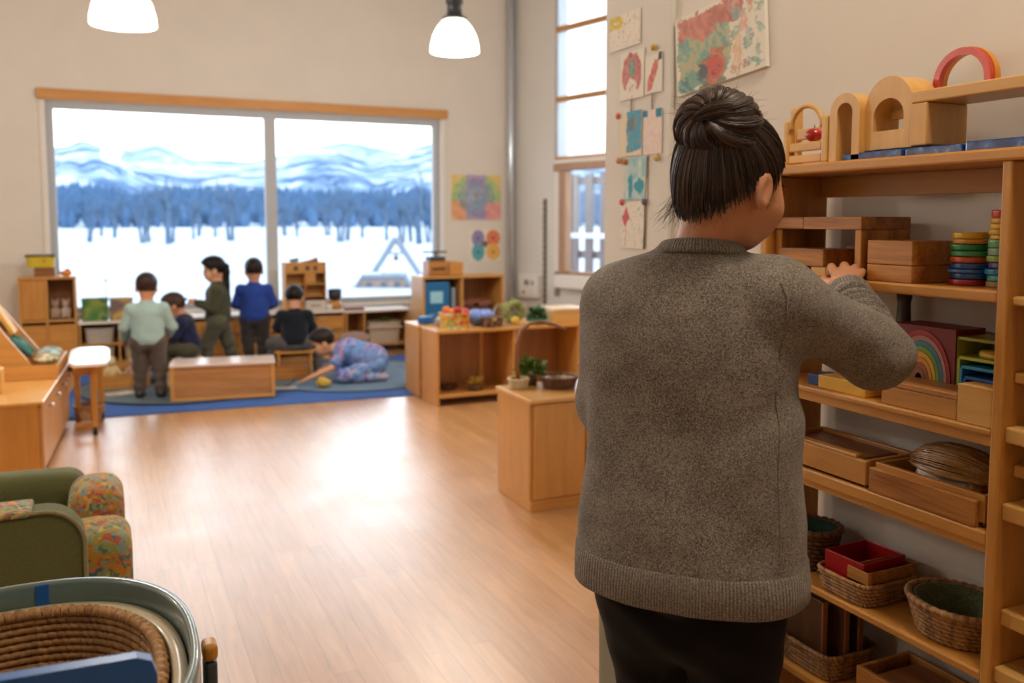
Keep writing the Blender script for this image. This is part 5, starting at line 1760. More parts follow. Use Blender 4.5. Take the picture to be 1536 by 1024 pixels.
# ---- white table on castors
t = thing('white_table', 'small white-topped table on castors beside the side cabinet', 'table', (-.115, 6.5, 0))
o_ = [(x * .95, y) for x, y in superell(.128, .40, 5, 48)]
m = MB()
n_ = len(o_)
m.add([(x, y, .479) for x, y in o_] + [(x, y, .50) for x, y in o_], [tuple(range(n_)), tuple(range(2 * n_ - 1, n_ - 1, -1))] + [(k, k + n_, (k + 1) % n_ + n_, (k + 1) % n_) for k in range(n_)])
make('tabletop', m, WHITE_TOP, t)
make('edge_band', MB().strip([(x * 1.02, y * 1.008) for x, y in o_], o_, .479, .499, Matrix.Rotation(-PI / 2, 4, 'X') @ Matrix.Scale(-1, 4, (0, 1, 0)) @ Matrix.Scale(-1, 4, (0, 1, 0)), closed=True).xf(Matrix.Scale(1, 4)), W_BEECH['X'], t)
for x, y in ((.02, -.215), (.06, .26), (-.09, .26)):
    l = make('leg', MB().box((x - .018, y - .018, .055), (x + .018, y + .018, .479), .003), W_LOW['Z'], t)
    make('castor', MB().lathe([(0, -.014), (.024, -.014), (.028, -.008), (.028, .008), (.024, .014), (0, .014)], 20, M=Matrix.Translation((x, y, .0285)) @ Matrix.Rotation(PI / 2, 4, 'Y')), BLACK, l)
make('apron', MB().box((-.10, -.215, .40), (.05, -.20, .478), .002), W_LOW['X'], t)
make('stretcher', MB().box((-.10, -.222, .06), (.0, -.205, .09), .002), W_LOW['X'], t)
solo('floor_bin', 'low bin of mixed toys on the floor under the white table', 'bin', bin_mb(.09, .1, .12, .9), patches('floor_bin_print', ['b08a6a', '3f6fa0', 'c0a888', '8f6a4a'], 14), (-.14, 6.86 - .1, .0005))

# ---- rugs
t = solo('blue_rug', 'rectangular blue rug under the playing children', 'rug', MB().box((-1.3, -1.05, 0), (1.85, 1.05, .008), .003), fabric('rug_blue', '1f60b2', '184c94', 150, bump=.3), (1.0, 7.79, .0002), rz=math.radians(-4.0))


def round_mat(r, h):
    return MB().lathe([(0, 0), (r - .005, 0), (r, .004), (r - .004, h), (0, h)], 96)


ma = solo('round_mat', 'grey-green round mat on the blue rug under the wooden bench', 'mat', round_mat(.86, .006), fabric('mat_grey', '5f7078', '4c5c64', 120, bump=.4), (.62, 7.87, .0150))
mb_ = solo('round_mat', 'blue-grey round mat at the right part of the blue rug', 'mat', round_mat(.80, .006), fabric('mat_blue', '6f8aa2', '5c768e', 120, bump=.4), (2.02, 7.72, .0085))

for o_, r_ in ((ma, .86), (mb_, .80)):
    make('binding', MB().tube([(r_ * math.cos(2 * PI * i / 96), r_ * math.sin(2 * PI * i / 96), .004) for i in range(96)], .0045, 6, closed=True, squash=(2.2, 1)), fabric('mat_binding', '2a3640', scale=200), o_)

# ---- wooden bench on the rug
t = thing('play_bench', 'long closed wooden bench box on the grey-green mat', 'bench', (.82, 7.19, .0212), math.radians(-8.5))
make('top', MB().box((-.39, -.17, .258), (.39, .20, .278), .004), wood('bench_top', 'e0c8b8', 'cfae98', 'X', .7, rough=.4, coat=.5), t)  # top coloured paler to imitate the window's sheen on it
make('front_panel', MB().box((-.355, -.155, .012), (.355, -.143, .258), .002), wood('bench_front', 'c08a56', '9c683a', 'X', .7, contrast=1.3), t)
make('back_panel', MB().box((-.355, .173, .012), (.355, .185, .258), .002), W_LOW['X'], t)
for x in (-.385, .355):
    make('side_panel', MB().box((x, -.165, 0), (x + .03, .19, .258), .003), W_LOW['Z'], t)
make('bottom_rail', MB().box((-.355, -.16, 0), (.355, -.14, .022), .002), W_LOW['X'], t)

# ---- crate with rag dolls behind the boy in mint
t = thing('doll_crate', 'wooden doll crate on the mat behind the boy in the mint sweater', 'crate', (.10, 7.98, .0212))
make('end_board', MB().box((-.20, -.15, 0), (-.185, .15, .30), .003), W_BEECH['Z'], t)
make('end_board', MB().box((.185, -.15, 0), (.20, .15, .22), .003), W_BEECH['Z'], t)
make('side_board', MB().box((-.184, -.15, 0), (.184, -.135, .12), .003), W_BEECH['X'], t)
make('side_board', MB().box((-.184, .135, 0), (.184, .15, .16), .003), W_BEECH['X'], t)
make('bottom', MB().box((-.184, -.134, .01), (.184, .134, .024), .002), W_BEECH['X'], t)


def doll(name, label, loc, mat, s=1.0, rz=0.0):
    v = Vox((-.11, -.09, -.02), (.11, .09, .30), .006)
    v.ell((0, 0, .10), (.055, .045, .085), .02).ell((0, -.005, .215), (.05, .047, .05), .012)
    v.cap((-.04, -.01, .15), (-.085, -.04, .09), .02, .017).cap((.04, -.01, .15), (.085, -.04, .09), .02, .017)
    v.cap((-.025, 0, .05), (-.035, -.05, .012), .024, .02).cap((.025, 0, .05), (.035, -.05, .012), .024, .02)
    t = thing(name, label, 'doll', loc, rz)
    make('body', v.mesh(), mat, t)
    make('hair', Vox((-.08, -.08, .17), (.08, .08, .30), .006).ell((0, .006, .222), (.054, .05, .052), .01).plane((0, -.01, .215), (0, -.75, -.65)).mesh(), fabric('doll_hair_' + label[:4], 'd0b070', scale=120), t)
    t.scale = (s, s, s)
    return t


doll('rag_doll', 'cream rag doll sitting at the left of the doll crate', (.01, 7.96, .050), patches('doll_cream', ['dcc9a0', 'e6d8b8', 'cdb98a', 'd9c08a'], 12, smooth=True), .85, .3)
doll('rag_doll', 'pale pinkish rag doll at the right of the doll crate', (.19, 7.975, .048), fabric('doll_pink', 'd8bfa8', scale=120), .8, -.3)
v = Vox((-.12, -.1, -.02), (.12, .1, .25), .007)
v.ell((0, 0, .075), (.075, .065, .075), .03).ell((.02, -.01, .165), (.05, .047, .046), .02).ell((-.015, 0, .205), (.016, .01, .022), .01).ell((.055, 0, .205), (.016, .01, .022), .01).ell((.03, -.06, .03), (.03, .04, .028), .02).ell((-.04, -.05, .03), (.03, .04, .028), .02)
solo('plush_rabbit', 'cream plush animal on the mat between the doll crate and the bench', 'soft toy', v.mesh(), fabric('plush_cream', 'd6c6ae', scale=110), (.475, 7.66, .0212))
solo('paper_sheet', 'pale sheet of paper lying on the mat near the doll crate', 'paper', MB().box((-.12, -.08, 0), (.10, .07, .003), .001, rz=.3), patches('paper_print', ['c9b89a', 'd8cdb4', 'c8a890'], 12), (.08, 7.62, .0213))
solo('paper_sheet', 'grey sheet of paper on the mat before the crawling child', 'paper', MB().box((-.10, -.06, 0), (.12, .07, .003), .001, rz=-.2), plain('paper_grey', 'a9a098', .8), (1.28, 7.28, .0213))
# wooden steps and stool near the sitting boy
t = thing('step_stool', 'low wooden step stool under the boy in the black sweater', 'stool', (1.52, 7.98, .0147), -.12)
make('seat', MB().box((-.17, -.11, .20), (.17, .11, .222), .004), W_BEECH['X'], t)
for x in (-.15, .13):
    make('leg', MB().box((x, -.10, 0), (x + .022, .10, .20), .003), W_BEECH['Z'], t)
make('stretcher', MB().box((-.13, -.012, .08), (.13, .012, .12), .002), W_BEECH['X'], t)
t = thing('wood_tray', 'shallow wooden tray on the mat before the sitting boy', 'tray', (1.44, 7.76, .0212), -.1)
make('body', tray_mb((-.13, -.10, 0), (.15, .10, .09), .014), W_OAK['X'], t)
solo('low_plank', 'wooden plank bridge on the mat right of the sitting boy', 'plank', MB().box((-.12, -.07, .09), (.14, .07, .115), .004).box((-.11, -.06, 0), (-.08, .06, .0905), .003).box((.10, -.06, 0), (.13, .06, .0905), .003), W_BEECH['X'], (1.89, 8.14, .0147), rz=-.1)
t = thing('round_stool', 'round pinkish padded stool behind the crawling child', 'stool', (2.25, 8.64, .0090))
make('seat', Vox((-.2, -.2, .10), (.2, .2, .30), .008).ell((0, 0, .20), (.165, .165, .075), .02).mesh(), fabric('seat_pink', 'a88a7c', '8f7064', 90), t)
for a in (.5, 2.1, 3.7, 5.3):
    make('leg', MB().tube([(.11 * math.cos(a), .11 * math.sin(a), 0), (.08 * math.cos(a), .08 * math.sin(a), .16)], .016, 8), W_BROWN['Z'], t)

# ---- cushioned armchair at the lower left
GREEN = fabric('olive_cloth', '686a44', '585b38', 300, bump=.15)
FLORAL = patches('floral_cloth', ['b8862f', '5f7d5a', 'b55a3c', '8f9a7c', 'c9a44a', '4f6f74', 'c07a5a', '8a8f4a', '7f9a90'], 24, distort=.5, rough=.85)


def pillow(lo, hi, r, res=.008, puff=.012):
    lo, hi = np.array(lo), np.array(hi)
    c, h = (lo + hi) / 2, (hi - lo) / 2 - r
    v = Vox(lo - .04, hi + .04, res)

    def fn(X, Y, Z):
        qx, qy, qz = np.abs(X - c[0]) - h[0], np.abs(Y - c[1]) - h[1], np.abs(Z - c[2]) - h[2]
        o_ = np.sqrt(np.maximum(qx, 0) ** 2 + np.maximum(qy, 0) ** 2 + np.maximum(qz, 0) ** 2)
        d = o_ + np.minimum(np.maximum(qx, np.maximum(qy, qz)), 0) - r
        u = np.clip((X - c[0]) / (h[0] + r), -1, 1)
        w_ = np.clip((Y - c[1]) / (h[1] + r), -1, 1)
        return d - puff * np.cos(u * PI / 2) * np.cos(w_ * PI / 2)
    v.add(fn, lo, hi, .001)
    return v.mesh()


t = thing('armchair', 'olive green cushioned armchair at the lower left, seen past the bassinet', 'armchair', (-.42, 2.95, 0))
v = Vox((-.97, 2.50, .20), (-.02, 2.80, .72), .007)
hz = [(-.40, .63), (-.2, .63)]


def armfn(X, Y, Z):
    qx = np.abs(X + .50) - (.425 - .10)
    qz = np.abs(Z - .44) - (.185 - .10)
    d2 = np.sqrt(np.maximum(qx, 0) ** 2 + np.maximum(qz, 0) ** 2) + np.minimum(np.maximum(qx, qz), 0) - .10
    qy = np.abs(Y - 2.65) - .055
    a, b_ = np.maximum(d2 + .02, 0), np.maximum(qy + .02, 0)
    return np.sqrt(a * a + b_ * b_) - .02 + np.minimum(np.maximum(d2 + .02, qy + .02), 0)


v.add(armfn, (-.95, 2.55, .2), (-.05, 2.75, .7), .001)
make('armrest', v.mesh(), GREEN, t, world=True)
pp = [(-.90, .628), (-.27, .628)] + [(-.175 + .10 * math.sin(a), .528 + .10 * math.cos(a)) for a in [PI / 2 * i / 10 for i in range(11)]] + [(-.075, .40), (-.085, .33)]
make('piping', MB().tube([(x, 2.592, z) for x, z in pp], .0055, 8), fabric('piping_cream', '9a9670', scale=200), t, world=True)
make('arm_cover', pillow((-.88, 2.585, .618), (-.20, 2.715, .636), .008, .005, .004), FLORAL, t, world=True)
make('back_cushion', pillow((-.95, 3.29, .20), (-.085, 3.46, .535), .06), GREEN, t, world=True)
make('seat_base', pillow((-.95, 2.76, .10), (.0, 3.265, .243), .03), GREEN, t, world=True)
make('seat_cushion', pillow((-.95, 2.76, .262), (-.18, 3.255, .36), .04), GREEN, t, world=True)
for x in (-.85, -.06):
    for y in (2.78, 3.38):
        make('leg', MB().tube([(x, y, 0), (x, y, .12)], .022, 10), W_BROWN['Z'], t, world=True)
o = make('floral_cushion', pillow((-.15, 2.765, .280), (.045, 3.0, .478), .05, puff=.018), FLORAL, None, world=True, loc=(-.05, 2.86, .262))
tag(o, 'nearer of two floral cushions along the front of the armchair', 'cushion', 'floral cushions on the armchair')
o = make('floral_cushion', pillow((-.135, 3.005, .280), (.03, 3.265, .545), .055, puff=.018), FLORAL, None, world=True, loc=(-.05, 3.15, .262))
tag(o, 'farther of two floral cushions along the front of the armchair', 'cushion', 'floral cushions on the armchair')

# ---- bassinet with woven basket at the lower left corner
cx, cyb = -.15, 1.415
TEAL = plain('grey_teal_lacquer', '5c706b', .3, .04, coat=.4)
NAVY = plain('deep_blue_lacquer', '0a58a6', .35, .04, coat=.2)
t = thing('bassinet', 'grey-green wooden bassinet frame with a blue end board at the lower left corner', 'bassinet', (cx, cyb, 0))


def band(a0, b0, a1, b1, z0, z1, e=2.4, n=96):
    o_, i_ = superell(a1, b1, e, n), superell(a0, b0, e, n)
    m = MB()
    zs = [(o_, z0), (o_, z1 - .006), ([(x * .992, y * .992) for x, y in o_], z1), ([(x * 1.01, y * 1.01) for x, y in i_], z1), (i_, z1 - .006), (i_, z0)]
    vs, fs = [], []
    for q, z in zs:
        vs += [(x, y, z) for x, y in q]
    k = len(zs)
    for i in range(k):
        j = (i + 1) % k
        for q in range(n):
            l = (q + 1) % n
            fs.append((i * n + q, i * n + l, j * n + l, j * n + q))
    return m.add(vs, fs, True)


make('rim_band', band(.247, .305, .262, .32, .60, .76), TEAL, t)
make('shell', band(.221, .277, .2455, .303, .40, .722), plain('cream_shell', 'cfc4a8', .3, .03, coat=.3), t)
make('blue_strap', MB().box((.118 - .10, .302, .60), (.118 - .078, .3075, .758), .002, M=Matrix.Rotation(.0, 4, 'Z')), NAVY, t)
make('end_board', MB().prism([(-.40, .50), (.175, .50), (.190, .52), (.190, .858), (.184, .876), (.168, .883), (-.40, .899)], -.316, -.298), NAVY, t)
for x, y in ((.283, .045),):
    p = make('post', MB().box((x - .011, y - .018, 0), (x + .010, y + .018, .69), .006), plain('post_dark', '2f3f48', .4), t)
    make('cap', MB().box((x - .0125, y - .020, .69), (x + .0115, y + .020, .719), .009, seg=4), plain('amber_cap', 'c98a2c', .3, coat=.3), p)
p = make('post', MB().box((-.297, .015, 0), (-.271, .075, .69), .006), plain('post_dark2', '2f3f48', .4), t)
make('cap', MB().box((-.30, .011, .69), (-.268, .079, .726), .014, seg=4), plain('amber_cap2', 'c98a2c', .3, coat=.3), p)
make('lower_deck', MB().box((-.26, -.28, .36), (.26, .28, .385), .004), TEAL, t)
make('foot', MB().box((-.26, -.30, 0), (-.23, .30, .36), .005), TEAL, t)
make('foot', MB().box((.23, -.30, 0), (.26, .30, .36), .005), TEAL, t)
t = thing('rope_basket', 'large woven rope basket lying inside the bassinet', 'basket', (cx, cyb, .3855))
make('weave', coil_basket(.182, .236, .2065, .262, .342, 27, e=2.3, n=560, rope=.0074, twist=92, rim=1.5), wood('sea_grass', 'b98d56', '7d5530', 'Z', 3, rough=.65, contrast=1.5, coat=0), t)

# grey-green bin behind the woman's leg
t = thing('storage_bin', 'grey-green upright storage bin on the floor beside her left leg', 'bin', (1.235, 1.80, 0), -.2)
make('body', bin_mb(.11, .16, .52, .97, .008, .004, e=10), plain('bin_greygreen', '7d7a66', .6, .04), t)
# ------------------------------------------------------------------ people
def skin(name, col):
    return plain('skin_' + name, col, .5, .05, 30, sss=.12)


def hair_mat(name, col, col2):
    return fabric('hair_' + name, col, col2, 60, .45, .5, .0, (1, 1, .12), .004)


def rotm(az, pitch=0.0, roll=0.0):
    """Columns: right, forward, up of something facing az (from +y, clockwise) and nodding down by pitch."""
    f = np.array([math.sin(az) * math.cos(pitch), math.cos(az) * math.cos(pitch), -math.sin(pitch)])
    r = np.array([math.cos(az), -math.sin(az), 0.0])
    u = np.cross(r, f)
    if roll:
        r, u = r * math.cos(roll) + u * math.sin(roll), u * math.cos(roll) - r * math.sin(roll)
    return np.stack([r, f, u], 1)


def head_sdf(v, c, A, s):
    """Skull, jaw, nose, ears and brow; s is the head height."""
    P = lambda x, y, z: np.array(c) + A @ np.array([x, y, z]) * s
    v.ell(P(0, -.03, .10), np.array([.345, .42, .40]) * s, .02, M=A)
    v.ell(P(0, .075, -.12), np.array([.238, .265, .345]) * s, .05 * s / .22, M=A)
    v.ell(P(0, .22, -.36), np.array([.14, .13, .10]) * s, .06 * s / .22, M=A)
    v.ell(P(0, .405, -.10), np.array([.05, .09, .10]) * s, .03 * s / .22, M=A)
    v.ell(P(0, .36, -.27), np.array([.12, .06, .05]) * s, .03 * s / .22, M=A)
    for sd in (-1, 1):
        v.ell(P(sd * .37, -.03, -.10), np.array([.04, .09, .15]) * s, .012 * s / .22, M=A)
        if s > .215:
            v.ell(P(sd * .405, -.02, -.09), np.array([.022, .045, .09]) * s, .003, 's', M=A)
        v.ell(P(sd * .16, .39, .03), np.array([.075, .06, .05]) * s, .01 * s / .22, 's', M=A)
        v.ell(P(sd * .17, .30, -.15), np.array([.10, .09, .11]) * s, .04 * s / .22, M=A)
    return P


def hand_sdf(v, w, d, up, s, side, curl=.5, spread=.12):
    """Palm, four fingers and a thumb from wrist w pointing along d; up = back of the hand; side +1: thumb towards d x up."""
    d = np.array(d, float)
    d /= np.linalg.norm(d)
    up = np.array(up, float)
    up -= d * (up @ d)
    up /= np.linalg.norm(up)
    t = np.cross(d, up) * side
    w = np.array(w, float)
    A = np.stack([t, d, up], 1)
    v.ell(w + d * .30 * s, np.array([.22, .32, .12]) * s, .008, M=A)
    for i, (o, l) in enumerate(((.16, .40), (.055, .45), (-.05, .42), (-.15, .33))):
        p = w + d * .52 * s + t * o * s
        a = spread * (o / .16)
        dd = d * math.cos(a) + t * math.sin(a)
        c = curl
        q1 = p + (dd * math.cos(c * .5) - up * math.sin(c * .5)) * l * .5 * s
        q2 = q1 + (dd * math.cos(c * 1.4) - up * math.sin(c * 1.4)) * l * .32 * s
        q3 = q2 + (dd * math.cos(c * 2.1) - up * math.sin(c * 2.1)) * l * .24 * s
        r = .052 * s * (1 if i < 3 else .85)
        v.cap(p, q1, r * 1.05, r, .004).cap(q1, q2, r, r * .92, .003).cap(q2, q3, r * .92, r * .75, .003)
    b = w + d * .16 * s + t * .17 * s
    m_ = b + (d * .6 + t * .6 - up * .25) * .26 * s
    e = m_ + (d * .9 + t * .1 - up * .4) * .22 * s
    v.cap(b, m_, .075 * s, .06 * s, .01).cap(m_, e, .058 * s, .045 * s, .004)


def child(label, pos, az, J, cols, s=1.0, hair='short', shoes=True, shirt_mat=None, long_sleeve=True):
    """One child; joints in J are local (x right, y forward, z up), metres for a child one metre tall."""
    t = thing('child', label, 'child', pos, -az)
    g = lambda k: np.array(J[k], float) * s
    pts = np.array([g(k) for k in J if k not in ('look', 'curl', 'torso', 'hem', 'hemcut', 'back_l', 'back_r')])
    lo, hi = pts.min(0) - .17 * s, pts.max(0) + .17 * s
    lo[2] = min(lo[2], -.02)
    R = .0062 * s
    hA = rotm(*[J['look'][0], J['look'][1]])
    hs = .205 * s
    v = Vox(lo, hi, R)
    P = head_sdf(v, g('head'), hA, hs)
    v.cap(g('neck'), g('head') + hA @ np.array([0, -.01, -.05]) * s, .040 * s, .042 * s, .02)
    v.cap(g('chest'), g('pel'), .085 * s, .085 * s, .03)
    v.cap(g('chest'), g('neck'), .07 * s, .038 * s, .03)
    for q in 'lr':
        v.cap(g('sh_' + q), g('chest'), .036 * s, .06 * s, .02)
        v.cap(g('sh_' + q), g('el_' + q), .034 * s, .027 * s, .015).cap(g('el_' + q), g('ha_' + q), .026 * s, .019 * s, .01)
        v.cap(g('hip_' + q), g('kn_' + q), .052 * s, .04 * s, .02).cap(g('kn_' + q), g('an_' + q), .038 * s, .025 * s, .012)
        f = g('toe_' + q) if 'toe_' + q in J else g('an_' + q) + np.array([0, .08, -.02]) * s
        v.cap(g('an_' + q), f, .024 * s, .02 * s, .01)
        d = g('ha_' + q) - g('el_' + q)
        hand_sdf(v, g('ha_' + q), d + np.array([0, .02, 0]), J.get('back_' + q, (0, .3, 1)), .105 * s, 1 if q == 'l' else -1, J.get('curl', .6))
    make('body', v.mesh(), cols['skin'], t)
    ew = plain('eye_dark', '1d1512', .2)
    for sd in (-1, 1):
        e = P(sd * .16, .335, .03)
        make('eye', MB().ball(e, .020 * s, 10), ew, t)
    make('lips', MB().ball((0, 0, 0), (.024 * s, .010 * s, .009 * s), 12).xf(Matrix([list(hA[i]) + [float(P(0, .40, -.265)[i])] for i in range(3)] + [[0, 0, 0, 1]])), plain('lips', 'a8604f', .5), t)
    # hair: a cap over the skull, cut free of the face and nape
    v = Vox(np.array(g('head')) - .17 * s, np.array(g('head')) + .17 * s, .0052 * s)
    v.ell(P(0, -.04, .12), np.array([.395, .465, .435]) * hs, .02, M=hA)
    v.ell(P(0, .12, .28), np.array([.33, .36, .28]) * hs, .03, M=hA)
    n1 = hA @ np.array([0, .80, -.60])
    v.plane(P(0, .16, .08) if hair != 'girl' else P(0, .2, .10), n1)
    v.plane(P(0, -.30, -.26 if hair != 'girl' else -.34), hA @ np.array([0, .35, -.94]))
    v.warp(lambda X, Y, Z: .0022 * s * np.sin(X * 190 / s + 40 * Z) * np.sin(Y * 160 / s + 1))
    h = make('hair', v.mesh(), cols['hair'], t)
    if hair == 'girl':
        b_ = np.array(P(0, -.40, .06))
        m = [b_, b_ + np.array([0, -.018, -.016]) * s, b_ + np.array([0, -.018, -.06]) * s, b_ + np.array([.004, -.016, -.17]) * s, b_ + np.array([.006, -.026, -.29]) * s, b_ + np.array([.006, -.036, -.40]) * s]
        v = Vox(np.min(m, 0) - .05, np.max(m, 0) + .05, .0055)
        rr = [.020, .027, .030, .030, .024, .010]
        for i in range(5):
            v.cap(m[i], m[i + 1], rr[i] * s, rr[i + 1] * s, .02)
        v.warp(lambda X, Y, Z: .0025 * np.sin(X * 420) * np.cos(Y * 350))
        make('ponytail', v.mesh(), cols['hair'], t)
    # sweater or shirt
    v = Vox(lo, hi, R)
    tr = J.get('torso', (.105, .075))
    ax = g('chest') - g('pel')
    wd = g('sh_r') - g('sh_l')
    wd = wd - ax * (wd @ ax) / (ax @ ax)
    wd /= np.linalg.norm(wd)
    for k_ in (-1, 0, 1):
        off = wd * (tr[0] - tr[1]) * k_ * s
        v.cap(g('chest') + off * 1.0, g('pel') + off * 1.1, tr[1] * s, (tr[1] + .012) * s, .03)
    v.cap(g('chest'), g('neck') - (g('neck') - g('chest')) * .15, .075 * s, .052 * s, .04)
    for q in 'lr':
        v.cap(g('sh_' + q), g('chest'), .05 * s, .07 * s, .03)
        if long_sleeve:
            v.cap(g('sh_' + q), g('el_' + q), .047 * s, .040 * s, .025)
            e = g('el_' + q) + (g('ha_' + q) - g('el_' + q)) * .97
            v.cap(g('el_' + q), e, .039 * s, .031 * s, .02, wob=lambda t_: .002 * s * np.sin(t_ * 30))
        else:
            e = g('sh_' + q) + (g('el_' + q) - g('sh_' + q)) * .62
            v.cap(g('sh_' + q), e, .048 * s, .047 * s, .025)
    hem = g('pel') - ax / np.linalg.norm(ax) * J.get('hem', .055) * s
    if J.get('hemcut', True):
        v.plane(hem, -ax)
    ph = sum(ord(c_) for c_ in label[:6])
    v.warp(lambda X, Y, Z: .0028 * s * np.sin(34 * X / s + 22 * Z / s + ph) * np.sin(26 * Y / s - 30 * Z / s))
    make('sweater' if long_sleeve else 'shirt', v.mesh(), shirt_mat or cols['shirt'], t)
    # trousers
    v = Vox(lo, hi, R)
    v.cap(g('hip_l'), g('hip_r'), .082 * s, .082 * s, .03)
    v.cap(g('pel'), (g('hip_l') + g('hip_r')) / 2, .088 * s, .085 * s, .03)
    for q in 'lr':
        v.cap(g('hip_' + q), g('kn_' + q), .074 * s, .056 * s, .02)
        e = g('kn_' + q) + (g('an_' + q) - g('kn_' + q)) * .93
        v.cap(g('kn_' + q), e, .055 * s, .045 * s, .02, wob=lambda t_: .003 * s * np.sin(t_ * 16))
    v.warp(lambda X, Y, Z: .003 * s * np.sin(30 * X / s - 40 * Z / s) * np.sin(24 * Y / s + 34 * Z / s))
    make('trousers', v.mesh(), cols['trousers'], t)
    for q in 'lr':
        a = g('an_' + q)
        f = g('toe_' + q) if 'toe_' + q in J else a + np.array([0, .085, -.028]) * s
        v = Vox(np.minimum(a, f) - .08 * s, np.maximum(a, f) + .08 * s, .005 * s)
        hl = a + (a - f) * .25
        hl[2] = a[2] - .022 * s if 'toe_' + q not in J else hl[2]
        v.cap(hl, f, .034 * s, .030 * s, .02).cap(a, a + (f - a) * .1, .036 * s, .036 * s, .02)
        if 'toe_' + q not in J:
            v.plane((0, 0, a[2] - .048 * s), (0, 0, -1))
        make('shoe', v.mesh(), cols['shoe'], t)
    return t


SK1, SK2, SK3 = skin('tan', 'c48d6c'), skin('warm', 'b97f5e'), skin('light', 'cf9c7c')
HB, HD, HBR = hair_mat('black', '1b1514', '0d0a0a'), hair_mat('dark', '2b1f1c', '17100e'), hair_mat('brown', '4a332b', '2e1f1a')
SHOE = plain('black_shoe', '1b1b1f', .5, .08)
std = dict(pel=(0, 0, .47), chest=(0, .005, .66), neck=(0, 0, .765), head=(0, .012, .875), look=(0, .12), sh_l=(-.115, 0, .70), sh_r=(.115, 0, .70),
           el_l=(-.175, .02, .555), el_r=(.175, .02, .555), ha_l=(-.13, .13, .48), ha_r=(.13, .13, .48),
           hip_l=(-.06, 0, .44), hip_r=(.06, 0, .44), kn_l=(-.066, .015, .245), kn_r=(.066, .015, .245), an_l=(-.07, 0, .048), an_r=(.07, 0, .048))


def pose(**k):
    d = dict(std)
    d.update(k)
    return d


MZ = .0212
child('child in a mint green sweater standing with back turned beside the wooden bench', (.285, 7.38, MZ), math.radians(6),
      pose(look=(.05, .28), el_l=(-.172, .0, .56), ha_l=(-.18, .10, .46), el_r=(.178, .03, .555), ha_r=(.155, .15, .49), an_l=(-.075, 0, .048), an_r=(.085, -.03, .048), kn_r=(.075, .01, .245), torso=(.112, .08)),
      dict(skin=SK1, hair=hair_mat('cocoa', '3d2824', '241614'), shirt=fabric('mint_knit', 'a3bbb6', '8fa9a4', 200), trousers=fabric('taupe_twill', '5d5148', '4b4039', 200), shoe=SHOE), .985)
sit = dict(pel=(0, 0, .30), chest=(0, .045, .48), neck=(0, .07, .575), head=(0, .10, .68), sh_l=(-.11, .05, .52), sh_r=(.11, .05, .52),
           hip_l=(-.065, .0, .275), hip_r=(.065, .0, .275), kn_l=(-.10, .20, .30), kn_r=(.10, .20, .30), an_l=(-.10, .20, .048), an_r=(.10, .20, .048))
t = thing('low_stool', 'low wooden stool under the seated child in navy', 'stool', (.645, 8.02, MZ), .2)
make('seat', MB().box((-.12, -.11, .17), (.12, .11, .19), .006), W_BEECH['X'], t)
for x in (-.10, .08):
    make('leg', MB().box((x, -.09, 0), (x + .02, .09, .17), .003), W_BEECH['Z'], t)
d = dict(std)
d.update(sit)
d.update(look=(-.05, .42), head=(0, .125, .665), el_l=(-.15, .10, .40), ha_l=(-.08, .22, .39), el_r=(.15, .10, .40), ha_r=(.09, .23, .40), curl=.9)
child('child in a navy top sitting in profile and looking down beside the child in mint', (.645, 8.02, MZ), math.radians(-72), d,
      dict(skin=SK2, hair=HBR, shirt=fabric('navy_knit', '20264a', '171b36', 200), trousers=fabric('olive_grey', '55503f', '433f32', 200), shoe=SHOE), .98)
v = Vox((-.06, -.05, -.03), (.06, .05, .04), .004)
v.ell((0, 0, 0), (.035, .025, .018), .01).ell((.015, 0, .012), (.02, .018, .014), .008)
solo('white_toy', 'small white toy in the hands of the seated child in navy', 'toy', v.mesh(), plain('toy_chalk', 'e2dcd6', .6), (.40, 8.075, .418))
child('child with a long black ponytail in an olive sweater standing in profile', (.915, 8.33, MZ), math.radians(-78),
      pose(look=(.0, .30), head=(0, .02, .876), el_l=(-.135, .03, .555), ha_l=(-.07, .16, .60), el_r=(.15, .04, .55), ha_r=(.08, .17, .59), back_r=(.9, 0, .3), back_l=(-.9, 0, .3),
           kn_l=(-.05, .09, .25), an_l=(-.05, .085, .048), kn_r=(.06, -.07, .25), an_r=(.06, -.115, .048), hem=.085, torso=(.105, .085)),
      dict(skin=SK3, hair=HB, shirt=fabric('olive_knit', '4b4c38', '3a3b2b', 200), trousers=fabric('khaki_twill', '5e5c4c', '4b493c', 200), shoe=SHOE), 1.07, hair='girl')
solo('dark_gadget', 'small dark object held up by the child in the olive sweater', 'toy', MB().box((-.035, -.012, -.012), (.035, .012, .012), .005), plain('gadget', '2a2226', .4), (.625, 8.395, .692), rz=.2)
child('child in a bright blue sweater standing with back turned before the drawers', (1.262, 8.50, MZ), math.radians(14),
      pose(look=(-.2, .3), el_l=(-.165, .01, .57), ha_l=(-.10, .15, .52), el_r=(.17, .02, .575), ha_r=(.12, .16, .53), an_l=(-.055, 0, .048), an_r=(.06, 0, .048), torso=(.118, .082)),
      dict(skin=SK1, hair=HD, shirt=fabric('blue_knit', '2d4aa0', '233b86', 200), trousers=fabric('dark_twill', '463e3c', '363030', 200), shoe=SHOE), 1.04)
d = dict(std)
d.update(sit)
d.update(pel=(0, -.02, .315), chest=(0, .02, .485), neck=(0, .04, .585), head=(0, .075, .69), sh_l=(-.115, .02, .53), sh_r=(.115, .02, .53), look=(.03, .45), el_l=(-.155, .06, .42), ha_l=(-.10, .18, .36), el_r=(.155, .06, .42), ha_r=(.12, .18, .36),
         hip_l=(-.075, -.02, .285), hip_r=(.075, -.02, .285), kn_l=(-.20, .12, .27), kn_r=(.20, .12, .27), an_l=(-.19, .06, .048), an_r=(.20, .06, .048), torso=(.112, .08))
